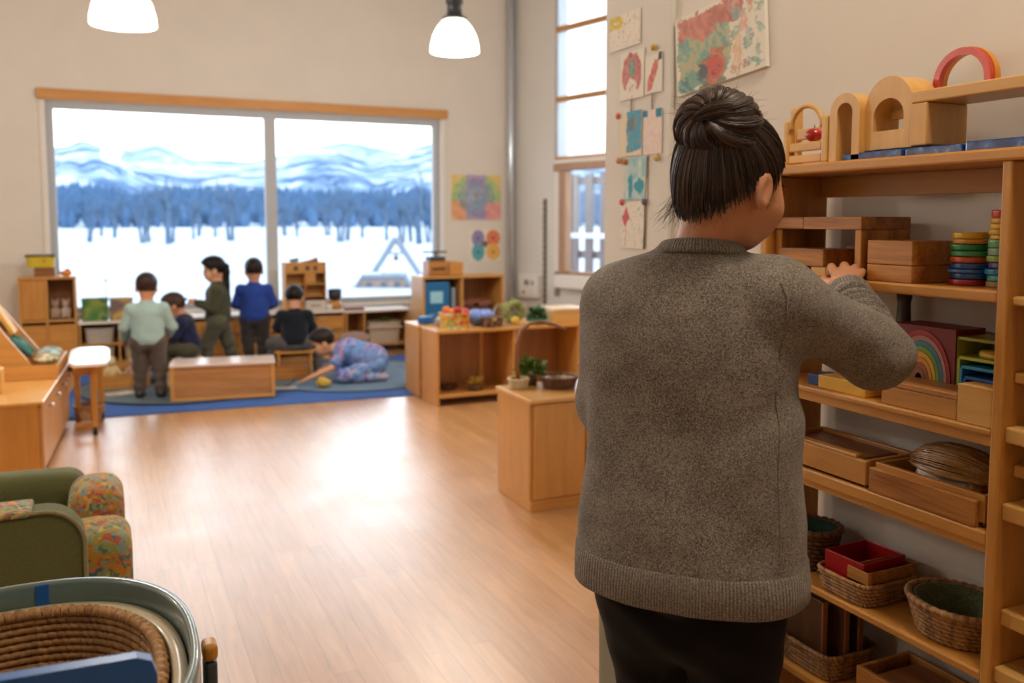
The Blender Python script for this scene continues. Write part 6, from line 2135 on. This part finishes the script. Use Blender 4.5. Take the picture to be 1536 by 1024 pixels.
child('child in a black sweater sitting on the step stool with back turned', (1.525, 7.95, .0147), math.radians(12), d,
      dict(skin=SK3, hair=HB, shirt=fabric('black_knit', '171c26', '10131b', 200), trousers=fabric('grey_twill', '5e5a5c', '4b4748', 200), shoe=plain('brown_shoe', '4a3628', .6)), 1.0)
TIE = patches('tie_dye', ['5f86bc', '7f9fd0', '4f6fae', '6f8fd0', '6a94c4', '8fb0d8', 'c87a94', '3f62a4', '7a7ac0'], 13, distort=.5, smooth=True)
cr = dict(pel=(0, -.20, .17), chest=(0, .0, .245), neck=(0, .115, .265), head=(0, .20, .33), look=(.1, .55), sh_l=(-.095, .05, .265), sh_r=(.095, .05, .265),
          el_l=(-.13, .15, .13), ha_l=(-.12, .33, .055), el_r=(.13, .13, .12), ha_r=(.13, .25, .055),
          hip_l=(-.06, -.22, .14), hip_r=(.06, -.22, .14), kn_l=(-.11, .06, .064), kn_r=(.11, .06, .064), an_l=(-.09, -.20, .05), an_r=(.09, -.20, .05), toe_l=(-.09, -.28, .038), toe_r=(.09, -.28, .038), torso=(.115, .10), hem=.16, curl=.25)
d = dict(std)
d.update(cr)
child('child in a blue and pink tie-dyed shirt crouching low on the mat', (1.88, 7.42, .0147), math.radians(-80), d,
      dict(skin=SK3, hair=HD, shirt=TIE, trousers=TIE, shoe=plain('pale_sock', 'b0a8b8', .8)), 1.06, long_sleeve=False, shirt_mat=TIE)
v = Vox((-.1, -.1, -.02), (.1, .1, .12), .006)
v.ell((0, 0, .035), (.06, .05, .036), .03).ell((-.02, -.01, .06), (.035, .03, .03), .03)
solo('yellow_cloth', 'crumpled yellow cloth beside the arm of the crouching child', 'cloth', v.warp(lambda X, Y, Z: .004 * np.sin(90 * X + 60 * Z) * np.sin(80 * Y)).plane((0, 0, 0.0), (0, 0, -1)).mesh(), fabric('yellow_cotton', 'd2b04a', 'b8963a', 150), (1.61, 7.20, MZ))
# ------------------------------------------------------------------ the woman at the shelf
WAZ = math.radians(48)
WF = np.array([math.sin(WAZ), math.cos(WAZ), 0.0])
WR = np.array([math.cos(WAZ), -math.sin(WAZ), 0.0])
woman = thing('person', 'woman with a dark hair bun in a grey knit sweater reaching into the toy shelf', 'person', (1.0, 1.31, 0))
LV = [(.70, .952, 1.287, .208, .140), (.75, .954, 1.290, .2065, .140), (.80, .956, 1.294, .2035, .139), (.85, .958, 1.298, .199, .136), (.90, .961, 1.301, .1945, .131), (.95, .965, 1.304, .1915, .126), (1.0, .969, 1.306, .190, .123),
      (1.05, .971, 1.310, .190, .122), (1.10, .971, 1.315, .191, .123), (1.15, .970, 1.319, .190, .124), (1.20, .969, 1.3225, .188, .121), (1.24, .969, 1.324, .178, .113), (1.27, .971, 1.324, .165, .103),
      (1.295, .973, 1.322, .147, .094), (1.315, .975, 1.320, .124, .083), (1.332, .978, 1.317, .098, .072), (1.345, .981, 1.314, .072, .062), (1.36, .984, 1.312, .055, .055)]
LZ = [l[0] for l in LV]


def loft(v, z0, z1, grow=0.0, k=.02, e=2.35, mode='u'):
    cx, cy, a_, b_ = ([l[i] for l in LV] for i in (1, 2, 3, 4))

    def fn(X, Y, Z):
        zz = np.clip(Z, z0, z1)
        CX, CY = np.interp(zz, LZ, cx), np.interp(zz, LZ, cy)
        A, B = np.interp(zz, LZ, a_) + grow, np.interp(zz, LZ, b_) + grow
        px, py = X - CX, Y - CY
        q = np.abs(px * WR[0] + py * WR[1]) / A
        r = np.abs(px * WF[0] + py * WF[1]) / B
        d = ((q ** e + r ** e) ** (1 / e) - 1) * np.minimum(A, B)
        return np.maximum(d, np.maximum(z0 - Z, Z - z1)).astype(np.float32)
    return v.add(fn, (.70, 1.05, z0), (1.23, 1.56, z1), k, mode)


SHL, SHR = (.893, 1.436, 1.247), (1.062, 1.206, 1.262)
ELR, WRR = (1.320, 1.212, 1.150), (1.424, 1.386, 1.243)
ELL, WRL = (.890, 1.478, 1.045), (1.06, 1.60, 1.06)
HC0 = np.array([1.020, 1.280, 1.470])
HA = rotm(math.radians(79), math.radians(14))
HS = .232
# body: one continuous surface from head to feet
v = Vox((.68, 1.02, -.01), (1.62, 1.80, 1.62), .0044)
HP = head_sdf(v, HC0, HA, HS)
v.cap((.982, 1.312, 1.33), HC0 + HA @ np.array([0, -.02, -.05]), .050, .052, .011)
loft(v, .80, 1.345, -.030, .02)
v.cap(SHL, ELL, .046, .036, .02).cap(ELL, WRL, .035, .024, .015)
v.cap(SHR, ELR, .048, .036, .02).cap(ELR, WRR, .035, .0245, .015)
HIPS = ((.902, 1.352, .74), (1.008, 1.238, .74))
KNEES = ((.965, 1.404, .46), (1.045, 1.262, .46))
ANK = ((.975, 1.385, .075), (1.05, 1.245, .075))
for h, kn, an in zip(HIPS, KNEES, ANK):
    v.cap(h, kn, .088, .058, .03).cap(kn, an, .056, .034, .02)
    v.cap(an, np.array(an) + WF * .14 + np.array([0, 0, -.045]), .032, .026, .015)
# right hand: palm behind the cuff, fingers over the shelf edge
d_ = np.array([.60, .72, .30])
d_ /= np.linalg.norm(d_)
upv = np.array([-.45, -.1, .88])
upv -= d_ * (upv @ d_)
upv /= np.linalg.norm(upv)
tv = np.cross(upv, d_)
wr = np.array(WRR)
pm = wr + d_ * .045
AH = np.stack([tv, d_, upv], 1)
v.ell(pm, np.array([.036, .050, .020]), .012, M=AH)
KN = [(1.462, 1.468, 1.287), (1.480, 1.455, 1.292), (1.491, 1.440, 1.289), (1.494, 1.424, 1.282)]
MID = [(1.487, 1.500, 1.294), (1.509, 1.484, 1.297), (1.5165, 1.460, 1.293), (1.514, 1.437, 1.286)]
TIP = [(1.503, 1.522, 1.279), (1.518, 1.504, 1.280), (1.513, 1.473, 1.279), (1.511, 1.4465, 1.2785)]
for i in range(4):
    r = (.0093, .0097, .0093, .0083)[i]
    v.cap(pm, KN[i], .016, r * 1.12, .008).cap(KN[i], MID[i], r * 1.08, r, .004).cap(MID[i], TIP[i], r, r * .82, .004)
v.cap(wr + d_ * .012 - tv * .0, (1.432, 1.436, 1.262), .015, .0125, .012).cap((1.432, 1.436, 1.262), (1.447, 1.478, 1.262), .0122, .0105, .004).cap((1.447, 1.478, 1.262), (1.469, 1.503, 1.268), .0105, .0085, .004)
hand_sdf(v, WRL, (.75, .6, -.1), (-.2, .2, 1), .17, 1, .55)
make('body', v.mesh(), skin('woman', 'c98f6b'), woman, world=True)
EYE = plain('eye_white', 'e8e2da', .2)
IRIS = plain('iris_brown', '2a1a12', .2)
for sd in (-1, 1):
    e = make('eye', MB().ball(HP(sd * .16, .345, .03), .0115, 14), EYE, woman, world=True)
    make('iris', MB().ball(HP(sd * .16, .384, .025), .0058, 10), IRIS, e, world=True)
    make('eyebrow', MB().tube([HP(sd * .07, .40, .115), HP(sd * .16, .405, .14), HP(sd * .26, .35, .12)], [.003, .0036, .0022], 6), IRIS, woman, world=True)
    make('eyelashes', MB().tube([HP(sd * .09, .395, .055), HP(sd * .165, .408, .07), HP(sd * .245, .355, .05)], [.0016, .002, .0016], 6), IRIS, woman, world=True)
make('lips', MB().ball((0, 0, 0), (.024, .010, .009), 14).xf(Matrix([list(HA[i]) + [float(HP(0, .40, -.265)[i])] for i in range(3)] + [[0, 0, 0, 1]])), plain('lips_rose', 'a45a50', .45), woman, world=True)


# sweater
def knit():
    m, nt, b = new_mat('grey_melange_knit')
    v = objcoord(nt)
    n = node(nt, 'ShaderNodeTexNoise', i_Scale=400.0, i_Detail=2.5, i_Roughness=0.65, i_Distortion=1.2)
    nt.links.new(v, n.inputs['Vector'])
    n2 = node(nt, 'ShaderNodeTexNoise', i_Scale=18.0, i_Detail=2.0)
    nt.links.new(v, n2.inputs['Vector'])
    mx = node(nt, 'ShaderNodeMath', operation='MULTIPLY_ADD', i_1=0.16)
    nt.links.new(n2.outputs['Fac'], mx.inputs[0])
    nt.links.new(n.outputs['Fac'], mx.inputs[2])
    r = ramp(nt, [(0.44, lin('47423d')), (0.56, lin('736c65')), (0.70, lin('a8a096'))])
    nt.links.new(mx.outputs[0], r.inputs[0])
    nt.links.new(r.outputs[0], b.inputs['Base Color'])
    b.inputs['Roughness'].default_value = 0.95
    b.inputs['Sheen Weight'].default_value = 0.25
    b.inputs['Specular IOR Level'].default_value = 0.15
    bp = node(nt, 'ShaderNodeBump', i_Strength=0.75, i_Distance=0.0022)
    nt.links.new(n.outputs['Fac'], bp.inputs['Height'])
    nt.links.new(bp.outputs[0], b.inputs['Normal'])
    return m


def ribbed(name, freq):
    """Ribbed knit: ribs run up the band; the pattern goes round the body by bearing about the object's own axis."""
    m, nt, b = new_mat(name)
    tc = nt.nodes.new('ShaderNodeTexCoord')
    sp = nt.nodes.new('ShaderNodeSeparateXYZ')
    nt.links.new(tc.outputs['Object'], sp.inputs[0])
    at_ = node(nt, 'ShaderNodeMath', operation='ARCTAN2')
    nt.links.new(sp.outputs['Y'], at_.inputs[0])
    nt.links.new(sp.outputs['X'], at_.inputs[1])
    ml = node(nt, 'ShaderNodeMath', operation='MULTIPLY', i_1=float(freq))
    nt.links.new(at_.outputs[0], ml.inputs[0])
    sn = node(nt, 'ShaderNodeMath', operation='SINE')
    nt.links.new(ml.outputs[0], sn.inputs[0])
    v = objcoord(nt)
    n = node(nt, 'ShaderNodeTexNoise', i_Scale=420.0, i_Detail=2.0)
    nt.links.new(v, n.inputs['Vector'])
    mx = node(nt, 'ShaderNodeMath', operation='MULTIPLY_ADD', i_1=0.09)
    nt.links.new(sn.outputs[0], mx.inputs[0])
    nt.links.new(n.outputs['Fac'], mx.inputs[2])
    r = ramp(nt, [(0.36, lin('5f5952')), (0.54, lin('847d74')), (0.70, lin('a29a90'))])
    nt.links.new(mx.outputs[0], r.inputs[0])
    nt.links.new(r.outputs[0], b.inputs['Base Color'])
    b.inputs['Roughness'].default_value = 0.95
    b.inputs['Sheen Weight'].default_value = 0.2
    b.inputs['Specular IOR Level'].default_value = 0.15
    bp = node(nt, 'ShaderNodeBump', i_Strength=0.6, i_Distance=0.0015)
    nt.links.new(sn.outputs[0], bp.inputs['Height'])
    nt.links.new(bp.outputs[0], b.inputs['Normal'])
    return m


v = Vox((.66, 1.0, .78), (1.50, 1.72, 1.38), .0048)
loft(v, .797, 1.349, .004, .02)


def slv(t):
    return .003 * np.sin(t * 9 + .6)


v.cap(SHL, ELL, .060, .054, .05).cap(ELL, np.array(ELL) + (np.array(WRL) - np.array(ELL)) * .92, .054, .040, .03)
v.cap((1.0, 1.29, 1.265), SHR, .06, .067, .04)
v.cap(SHR, ELR, .070, .064, .035, wob=slv)
EW = np.array(ELR) + (np.array(WRR) - np.array(ELR)) * .90
v.cap(ELR, EW, .063, .042, .022, wob=lambda t: .0058 * np.sin(t * 40 + .8 * np.sin(t * 9)) * np.clip(t * 2.4 - .2, 0, 1))
v.cap((.985, 1.31, 1.30), SHL, .05, .055, .05)


def folds(X, Y, Z):
    q = (X - .96) * WR[0] + (Y - 1.3) * WR[1]
    f = .0034 * np.sin(30 * q + 26 * Z + 1.2 * np.sin(9 * Z)) * np.clip((1.22 - Z) * 3, 0, 1) * np.clip((q + .18) * 5, .15, 1)
    f = f + .0042 * np.exp(-((Z - 1.0 - .55 * q) / .035) ** 2) * np.clip(q * 8, 0, 1)
    f = f - .0040 * np.exp(-((Z - .93 - .55 * q) / .04) ** 2) * np.clip(q * 8, 0, 1)
    f = f + .0036 * np.sin(42 * q + 7) * np.clip((.95 - Z) * 5, 0, 1)
    return (f * np.clip((1.34 - Z) * 12, 0, 1) * np.clip((Z - .80) * 16, 0, 1)).astype(np.float32)


v.warp(folds)
sw_ = make('sweater', v.mesh(), knit(), woman, world=True)


def ring_part(name, rows, mat, c, n=160, smooth=True):
    """Closed band through rings of points; built about its own axis so ribs follow it."""
    vs, fs = [], []
    for r_ in rows:
        vs += [tuple(p) for p in r_]
    m = len(rows)
    for i in range(m):
        j = (i + 1) % m
        for k in range(n):
            l = (k + 1) % n
            fs.append((i * n + k, i * n + l, j * n + l, j * n + k))
    o = make(name, MB().add([(x - c[0], y - c[1], z - c[2]) for x, y, z in vs], fs, smooth), mat, woman)
    o.location = Vector(c) - Vector(woman.location)
    return o


def loft_ring(z, grow, n=160, e=2.35, wave=0.0, dz=0.0):
    cx, cy, a, b = (np.interp(z, LZ, [l[i] for l in LV]) for i in (1, 2, 3, 4))
    out = []
    for x, y in superell(a + grow, b + grow, e, n):
        w = math.atan2(y, x)
        k = 1 + wave * math.sin(9 * w + 1)
        p = WR * x * k + WF * y * k
        out.append((cx + p[0], cy + p[1], z + dz * math.sin(w)))
    return out


rows = [loft_ring(.807, .001), loft_ring(.800, .0065), loft_ring(.77, .0065, wave=.004), loft_ring(.742, .005, wave=.007, dz=.002), loft_ring(.738, .002, wave=.007, dz=.002), loft_ring(.745, -.003, wave=.007), loft_ring(.80, -.005)]
ring_part('ribbed_hem', rows, ribbed('hem_rib', 190), (.956, 1.294, .76))
# collar: a ribbed ring round the neck
cc = np.array([.984, 1.311, 1.350])
cn = np.array([.10, -.02, 0])


def collar_ring(r, dz, tilt=.16):
    out = []
    for k in range(160):
        w = 2 * PI * k / 160
        p = WR * math.cos(w) * r * 1.06 + WF * math.sin(w) * r
        out.append((cc[0] + p[0], cc[1] + p[1], cc[2] + dz - tilt * r * math.sin(w)))
    return out


ring_part('ribbed_collar', [collar_ring(.080, -.016), collar_ring(.076, -.004), collar_ring(.068, .007), collar_ring(.0645, .009), collar_ring(.062, .006), collar_ring(.065, -.006), collar_ring(.07, -.018)], ribbed('collar_rib', 84), tuple(cc))
# cuff on the right wrist
wd_ = (np.array(WRR) - np.array(ELR))
wd_ /= np.linalg.norm(wd_)
ca = np.cross(wd_, [0, 0, 1])
ca /= np.linalg.norm(ca)
cb = np.cross(ca, wd_)
Mc = Matrix([[ca[i], cb[i], wd_[i], 0] for i in range(3)] + [[0, 0, 0, 1]])
cu = MB().lathe([(.034, -.03), (.043, -.03), (.0455, -.018), (.044, -.004), (.0455, .008), (.043, .020), (.038, .024), (.033, .018), (.032, -.02)], 72)
o = make('ribbed_cuff', cu, ribbed('cuff_rib', 44), woman)
o.matrix_local = Matrix.Translation(Vector(WRR) - Vector(wd_) * .010 - Vector(woman.location)) @ Mc
wl_ = (np.array(WRL) - np.array(ELL))
wl_ /= np.linalg.norm(wl_)
ca = np.cross(wl_, [0, 0, 1])
ca /= np.linalg.norm(ca)
cb = np.cross(ca, wl_)
o = make('ribbed_cuff', MB().lathe([(.032, -.03), (.041, -.03), (.043, -.01), (.041, .015), (.034, .02), (.030, .0)], 48), ribbed('cuff_rib_left', 44), woman)
o.matrix_local = Matrix.Translation(Vector(WRL) - Vector(wl_) * .015 - Vector(woman.location)) @ Matrix([[ca[i], cb[i], wl_[i], 0] for i in range(3)] + [[0, 0, 0, 1]])
# stitched seams: where the right sleeve joins the back, and down the right side
from mathutils.bvhtree import BVHTree
me_ = sw_.data
off_ = Vector(woman.location)
bvh = BVHTree.FromPolygons([p.co + off_ for p in me_.vertices], [tuple(p.vertices) for p in me_.polygons])


def seam(name, pts, r=.0016):
    """Thread laid on the sweater surface: each point slides along the body's outward direction onto the knit."""
    out = []
    for p in pts:
        hit = bvh.find_nearest(Vector(p))
        if hit[0] is not None:
            out.append(hit[0] + hit[1] * .0002)
    make(name, MB().tube(out, r, 6), ribbed('seam_knit_' + name, 10), woman, world=True)


SEAM_A = [(1.013, 1.126, 1.307), (1.021, 1.119, 1.274), (1.022, 1.116, 1.236), (1.023, 1.111, 1.198), (1.028, 1.106, 1.165)]
SEAM_B = [(1.021, 1.105, 1.116), (1.015, 1.102, 1.05), (1.011, 1.097, 0.974), (1.007, 1.091, 0.886), (1.005, 1.086, 0.832), (1.004, 1.085, 0.812)]
for nm, q_ in (('sleeve_seam', SEAM_A), ('side_seam', SEAM_B)):
    fine = []
    for a_, b_ in zip(q_[:-1], q_[1:]):
        fine += [np.array(a_) + (np.array(b_) - np.array(a_)) * k / 6 for k in range(6)]
    seam(nm, fine + [np.array(q_[-1])])
# trousers and shoes
v = Vox((.70, 1.02, .06), (1.25, 1.62, .83), .006)
loft(v, .735, .805, -.018, .03)
for h, kn, an in zip(HIPS, KNEES, ANK):
    v.cap(h, kn, .103, .072, .012).cap(kn, an, .070, .052, .02)
v.ell(np.array([.945, 1.285, .70]), np.array([.10, .10, .10]), .05)
v.warp(lambda X, Y, Z: (.002 * np.sin(40 * X + 55 * Z) * np.sin(35 * Y - 20 * Z)).astype(np.float32))
make('trousers', v.mesh(), fabric('black_trousers', '0e0d0f', '08080a', 300, sheen=.05), woman, world=True)
for an in ANK:
    a = np.array(an)
    v = Vox(a - .22, a + .22, .006)
    v.cap(a - WF * .05 + np.array([0, 0, -.032]), a + WF * .15 + np.array([0, 0, -.042]), .042, .036, .02).cap(a, a + np.array([0, 0, -.03]), .042, .045, .02)
    v.plane((0, 0, .001), (0, 0, -1))
    make('shoe', v.mesh(), plain('dark_shoe', '1a1a1c', .5), woman, world=True)

# hair: cap, swept strands and a bun
def hairmat():
    m, nt, b = new_mat('dark_brown_hair')
    v = objcoord(nt)
    n = node(nt, 'ShaderNodeTexNoise', i_Scale=14.0, i_Detail=2.0)
    nt.links.new(v, n.inputs['Vector'])
    ge = nt.nodes.new('ShaderNodeNewGeometry')
    mx = node(nt, 'ShaderNodeMath', operation='MULTIPLY_ADD', i_1=0.5)
    nt.links.new(ge.outputs['Random Per Island'], mx.inputs[0])
    sb = node(nt, 'ShaderNodeMath', operation='MULTIPLY', i_1=0.5)
    nt.links.new(n.outputs['Fac'], sb.inputs[0])
    nt.links.new(sb.outputs[0], mx.inputs[2])
    r = ramp(nt, [(0.22, lin('17100c')), (0.52, lin('2b1d16')), (0.80, lin('5e4230'))])
    nt.links.new(mx.outputs[0], r.inputs[0])
    nt.links.new(r.outputs[0], b.inputs['Base Color'])
    b.inputs['Roughness'].default_value = 0.38
    b.inputs['Specular IOR Level'].default_value = 0.4
    return m


HAIR = hairmat()
rg = random.Random(21)
SC_ = np.array([.385, .462, .45]) * HS          # scalp half-axes about the skull centre
LOW = 1.46                                      # the lower half reaches further, down to the nape
HCN = np.array([0, -.035, .10]) * HS


def toW(p):
    p = np.array(p, float)
    if p[2] < 0:
        p = p * np.array([1, 1, LOW])
    return HC0 + HA @ (HCN + p)


def hairline(y):
    y = np.asarray(y, float)
    front = np.where(y < .24, -.40, np.where(y < .5, -.40 + 2.4 * (y - .24), .224 + .55 * (y - .5)))
    back = np.clip(-.20 + .85 * (y + .02), -.76, -.05)
    return np.where(y > .0, front, back)


def hairy(u):
    """u: unit direction in head axes (right, forward, up). True where hair grows."""
    return u[2] > float(hairline(u[1]))


v = Vox(HC0 - .18, HC0 + .18, .0042)
OW = toW(np.zeros(3))


def scalp(X, Y, Z):
    px, py, pz = X - OW[0], Y - OW[1], Z - OW[2]
    q = [(px * HA[0, i] + py * HA[1, i] + pz * HA[2, i]) for i in range(3)]
    q[2] = np.where(q[2] < 0, q[2] / LOW, q[2])
    q = [q[i] / (SC_[i] * .985) for i in range(3)]
    d = (np.sqrt(q[0] ** 2 + q[1] ** 2 + q[2] ** 2) - 1) * float(SC_.min())
    return np.maximum(d, (hairline(q[1]) + .05 - q[2]) * float(SC_[2]) * .8).astype(np.float32)


v.add(scalp, HC0 - .15, HC0 + .15, .001)
hair = make('hair', v.mesh(), HAIR, woman, world=True)
# strands drawn up to the bun
BC = np.array([.976, 1.256, 1.561])            # centre of the bun
b0 = HA.T @ (BC - OW)
b0 = b0 / SC_
b0 /= np.linalg.norm(b0)
e1 = np.cross(b0, [1, 0, 0])
e1 /= np.linalg.norm(e1)
e2 = np.cross(b0, e1)
st = MB()
for i in range(1100):
    ph = rg.uniform(0, 2 * PI)
    dirv = e1 * math.cos(ph) + e2 * math.sin(ph)
    th1 = .35
    while th1 < 2.9:
        u = b0 * math.cos(th1) + dirv * math.sin(th1)
        if not hairy(u):
            break
        th1 += .02
    th1 += rg.gauss(.0, .035)
    if th1 < .5:
        continue
    th1 *= rg.uniform(.80, 1.0) if rg.random() < .35 else 1
    off = 1.0 + abs(rg.gauss(0, .010))
    sw = rg.gauss(0, .05)
    pts = []
    for k in range(11):
        t_ = k / 10
        a = th1 + (.20 - th1) * t_
        p2 = ph + sw * math.sin(PI * t_)
        u = b0 * math.cos(a) + (e1 * math.cos(p2) + e2 * math.sin(p2)) * math.sin(a)
        lift = off + .05 * max(0, t_ - .75) * 4 * .25
        pts.append(toW(u * SC_ * lift))
    w_ = rg.uniform(.0006, .0013)
    st.tube(pts, [w_ * .5] + [w_] * 9 + [w_ * .7], 4, cap=False)
tag(make('swept_strands', st, HAIR, hair, world=True, fixn=False), kind='stuff')
# bun core and coiled strands
bx = np.array([-.48, -.60, .45])                # axis of the bun: up, back and towards the room
bx /= np.linalg.norm(bx)
b1 = np.cross(bx, [0, 0, 1])
b1 /= np.linalg.norm(b1)
b2 = np.cross(bx, b1)
v = Vox(BC - .11, BC + .11, .004)
BM = np.stack([b1, b2, bx], 1)
v.ell(BC, np.array([.066, .062, .053]), .01, M=BM).ell(BC + BM @ (np.array([.28, .10, 1.0]) / 1.043 * np.array([.066, .062, .053])), np.array([.016, .016, .018]), .014, 's', M=BM)
bun = make('bun', v.mesh(), HAIR, woman, world=True)
st = MB()
for lock in range(4):
    # each lock of hair winds round the bun about an axis of its own
    ax = BM @ np.array([rg.gauss(0, .38), rg.gauss(0, .38), 1.0]) if lock > 4 else BM @ np.array([rg.gauss(0, 1), rg.gauss(0, 1), .5])
    ax /= np.linalg.norm(ax)
    c1 = np.cross(ax, [.3, .2, 1])
    c1 /= np.linalg.norm(c1)
    c2 = np.cross(ax, c1)
    lat = rg.uniform(-.6, .3)
    u0 = rg.uniform(0, 2 * PI)
    du = rg.uniform(1.9, 3.6)
    rise = rg.uniform(.1, .7)
    lift = rg.uniform(1.0, 1.07)
    for i in range(58):
        o_ = rg.gauss(0, 1)
        dl = .17 * o_
        h_ = lift + .045 * max(0, 1 - o_ * o_ * .5) + rg.gauss(0, .008)
        s0 = rg.uniform(-.12, .12)
        pts = []
        for k in range(12):
            t_ = k / 11
            u = u0 + s0 + du * t_
            la = lat + dl * (.35 + .65 * math.sin(PI * t_)) + rise * t_ * .6
            d3 = (c1 * math.cos(u) + c2 * math.sin(u)) * math.cos(la) + ax * math.sin(la)
            q = BM.T @ d3
            k_ = h_ * (1 - .06 * (abs(t_ - .5) * 2) ** 3)
            pts.append(BC + BM @ (q * np.array([.071, .067, .058])) * k_)
        w_ = rg.uniform(.0007, .0014)
        st.tube(pts, [w_ * .5] + [w_] * 10 + [w_ * .5], 4, cap=False)
pole = np.array([.28, .10, 1.0])
pole /= np.linalg.norm(pole)
p1 = np.cross(pole, [0, 1, .2])
p1 /= np.linalg.norm(p1)
p2 = np.cross(pole, p1)
for lock in range(26):
    # locks fanning out from the twisted middle of the bun and folding over its edge
    f0 = 2 * PI * lock / 26 + rg.uniform(-.15, .15)
    tw = rg.uniform(.5, 1.5)
    lump = rg.uniform(1.0, 1.085)
    end = rg.uniform(1.5, 2.3)
    for i in range(30):
        o_ = rg.gauss(0, 1)
        hump = .05 * max(0, 1 - o_ * o_ * .45)
        pts = []
        for k in range(12):
            t_ = k / 11
            th = .10 + (end - .10) * t_
            ff = f0 + .135 * o_ * (.5 + .5 * math.sin(PI * min(1, t_ * 1.2))) + tw * t_
            d3 = (p1 * math.cos(ff) + p2 * math.sin(ff)) * math.sin(th) + pole * math.cos(th)
            kk = (lump + hump + rg.gauss(0, .002)) * (1 - .20 * math.exp(-(th / .38) ** 2)) * (1 - .05 * max(0, t_ - .7) / .3)
            pts.append(BC + BM @ (d3 * np.array([.070, .066, .057])) * kk)
        w_ = rg.uniform(.0007, .0014)
        st.tube(pts, [w_ * .5] + [w_] * 10 + [w_ * .5], 4, cap=False)
tag(make('coiled_strands', st, HAIR, bun, world=True, fixn=False), kind='stuff')
# loose wisps at the nape and round the bun
st = MB()
for i in range(260):
    if i < 170:
        a = rg.uniform(-2.6, .2)
        u = np.array([math.cos(a), math.sin(a) * .9, 0])
        u[2] = float(hairline(u[1])) + rg.uniform(0, .25)
        u /= np.linalg.norm(u)
        if u[0] > .45 and u[1] > -.45 and i % 4:
            continue
        p = toW(u * SC_ * .99)
        d = HA @ (u * .55 + np.array([rg.uniform(-.4, .4), rg.uniform(-.3, .2), -1.0]))
        L = rg.uniform(.015, .045)
    else:
        u = np.array([rg.gauss(0, 1), rg.gauss(0, 1), rg.gauss(0, 1)])
        u /= np.linalg.norm(u)
        p = BC + BM @ (u * np.array([.073, .068, .06]))
        d = BM @ u + np.array([rg.uniform(-.8, .8), rg.uniform(-.8, .8), rg.uniform(-.2, .5)])
        L = rg.uniform(.012, .035)
    d = d / np.linalg.norm(d)
    s1 = np.array([rg.gauss(0, 1), rg.gauss(0, 1), rg.gauss(0, .6)]) * .35
    pts = [p + d * L * t_ + s1 * L * t_ * t_ + np.array([0, 0, -.25]) * L * t_ * t_ for t_ in (0, .25, .5, .75, 1)]
    st.tube(pts, [.0003, .0003, .00027, .00024, .00015], 3, cap=False)
tag(make('loose_wisps', st, HAIR, hair, world=True, fixn=False), kind='stuff')
make('hair_tie', MB().tube([toW((b0 * math.cos(.30) + (e1 * math.cos(w) + e2 * math.sin(w)) * math.sin(.30)) * SC_ * 1.03) for w in [2 * PI * i / 32 for i in range(32)]], .005, 8, closed=True), BLACK, hair, world=True)
# ------------------------------------------------------------------ camera and view
cd = bpy.data.cameras.new('camera')
cd.sensor_fit = 'HORIZONTAL'
cd.sensor_width = 36.0
cd.lens = 36.0 * 1322 / 1536
cd.shift_y = -72 / 1536
cd.clip_end = 6000
cd.dof.use_dof = True
cd.dof.focus_distance = 1.70
cd.dof.aperture_fstop = 3.3
cam = bpy.data.objects.new('camera', cd)
COL.objects.link(cam)
th, pt = math.radians(24.8), math.radians(4.76)
fwd = Vector((math.sin(th) * math.cos(pt), math.cos(th) * math.cos(pt), -math.sin(pt)))
cam.location = (0, 0, 1.40)
cam.rotation_euler = fwd.to_track_quat('-Z', 'Y').to_euler()
SC.camera = cam
SC.view_settings.view_transform = 'Standard'
SC.view_settings.look = 'None'
SC.view_settings.gamma = 1.0
SC.view_settings.use_curve_mapping = False
SC.view_settings.exposure = 0.33
SC.cycles.use_denoising = True
SC.cycles.max_bounces = 8
SC.cycles.diffuse_bounces = 4
SC.cycles.glossy_bounces = 4
SC.cycles.transparent_max_bounces = 12
SC.cycles.caustics_reflective = False
SC.cycles.caustics_refractive = False
SC.cycles.sample_clamp_indirect = 6.0
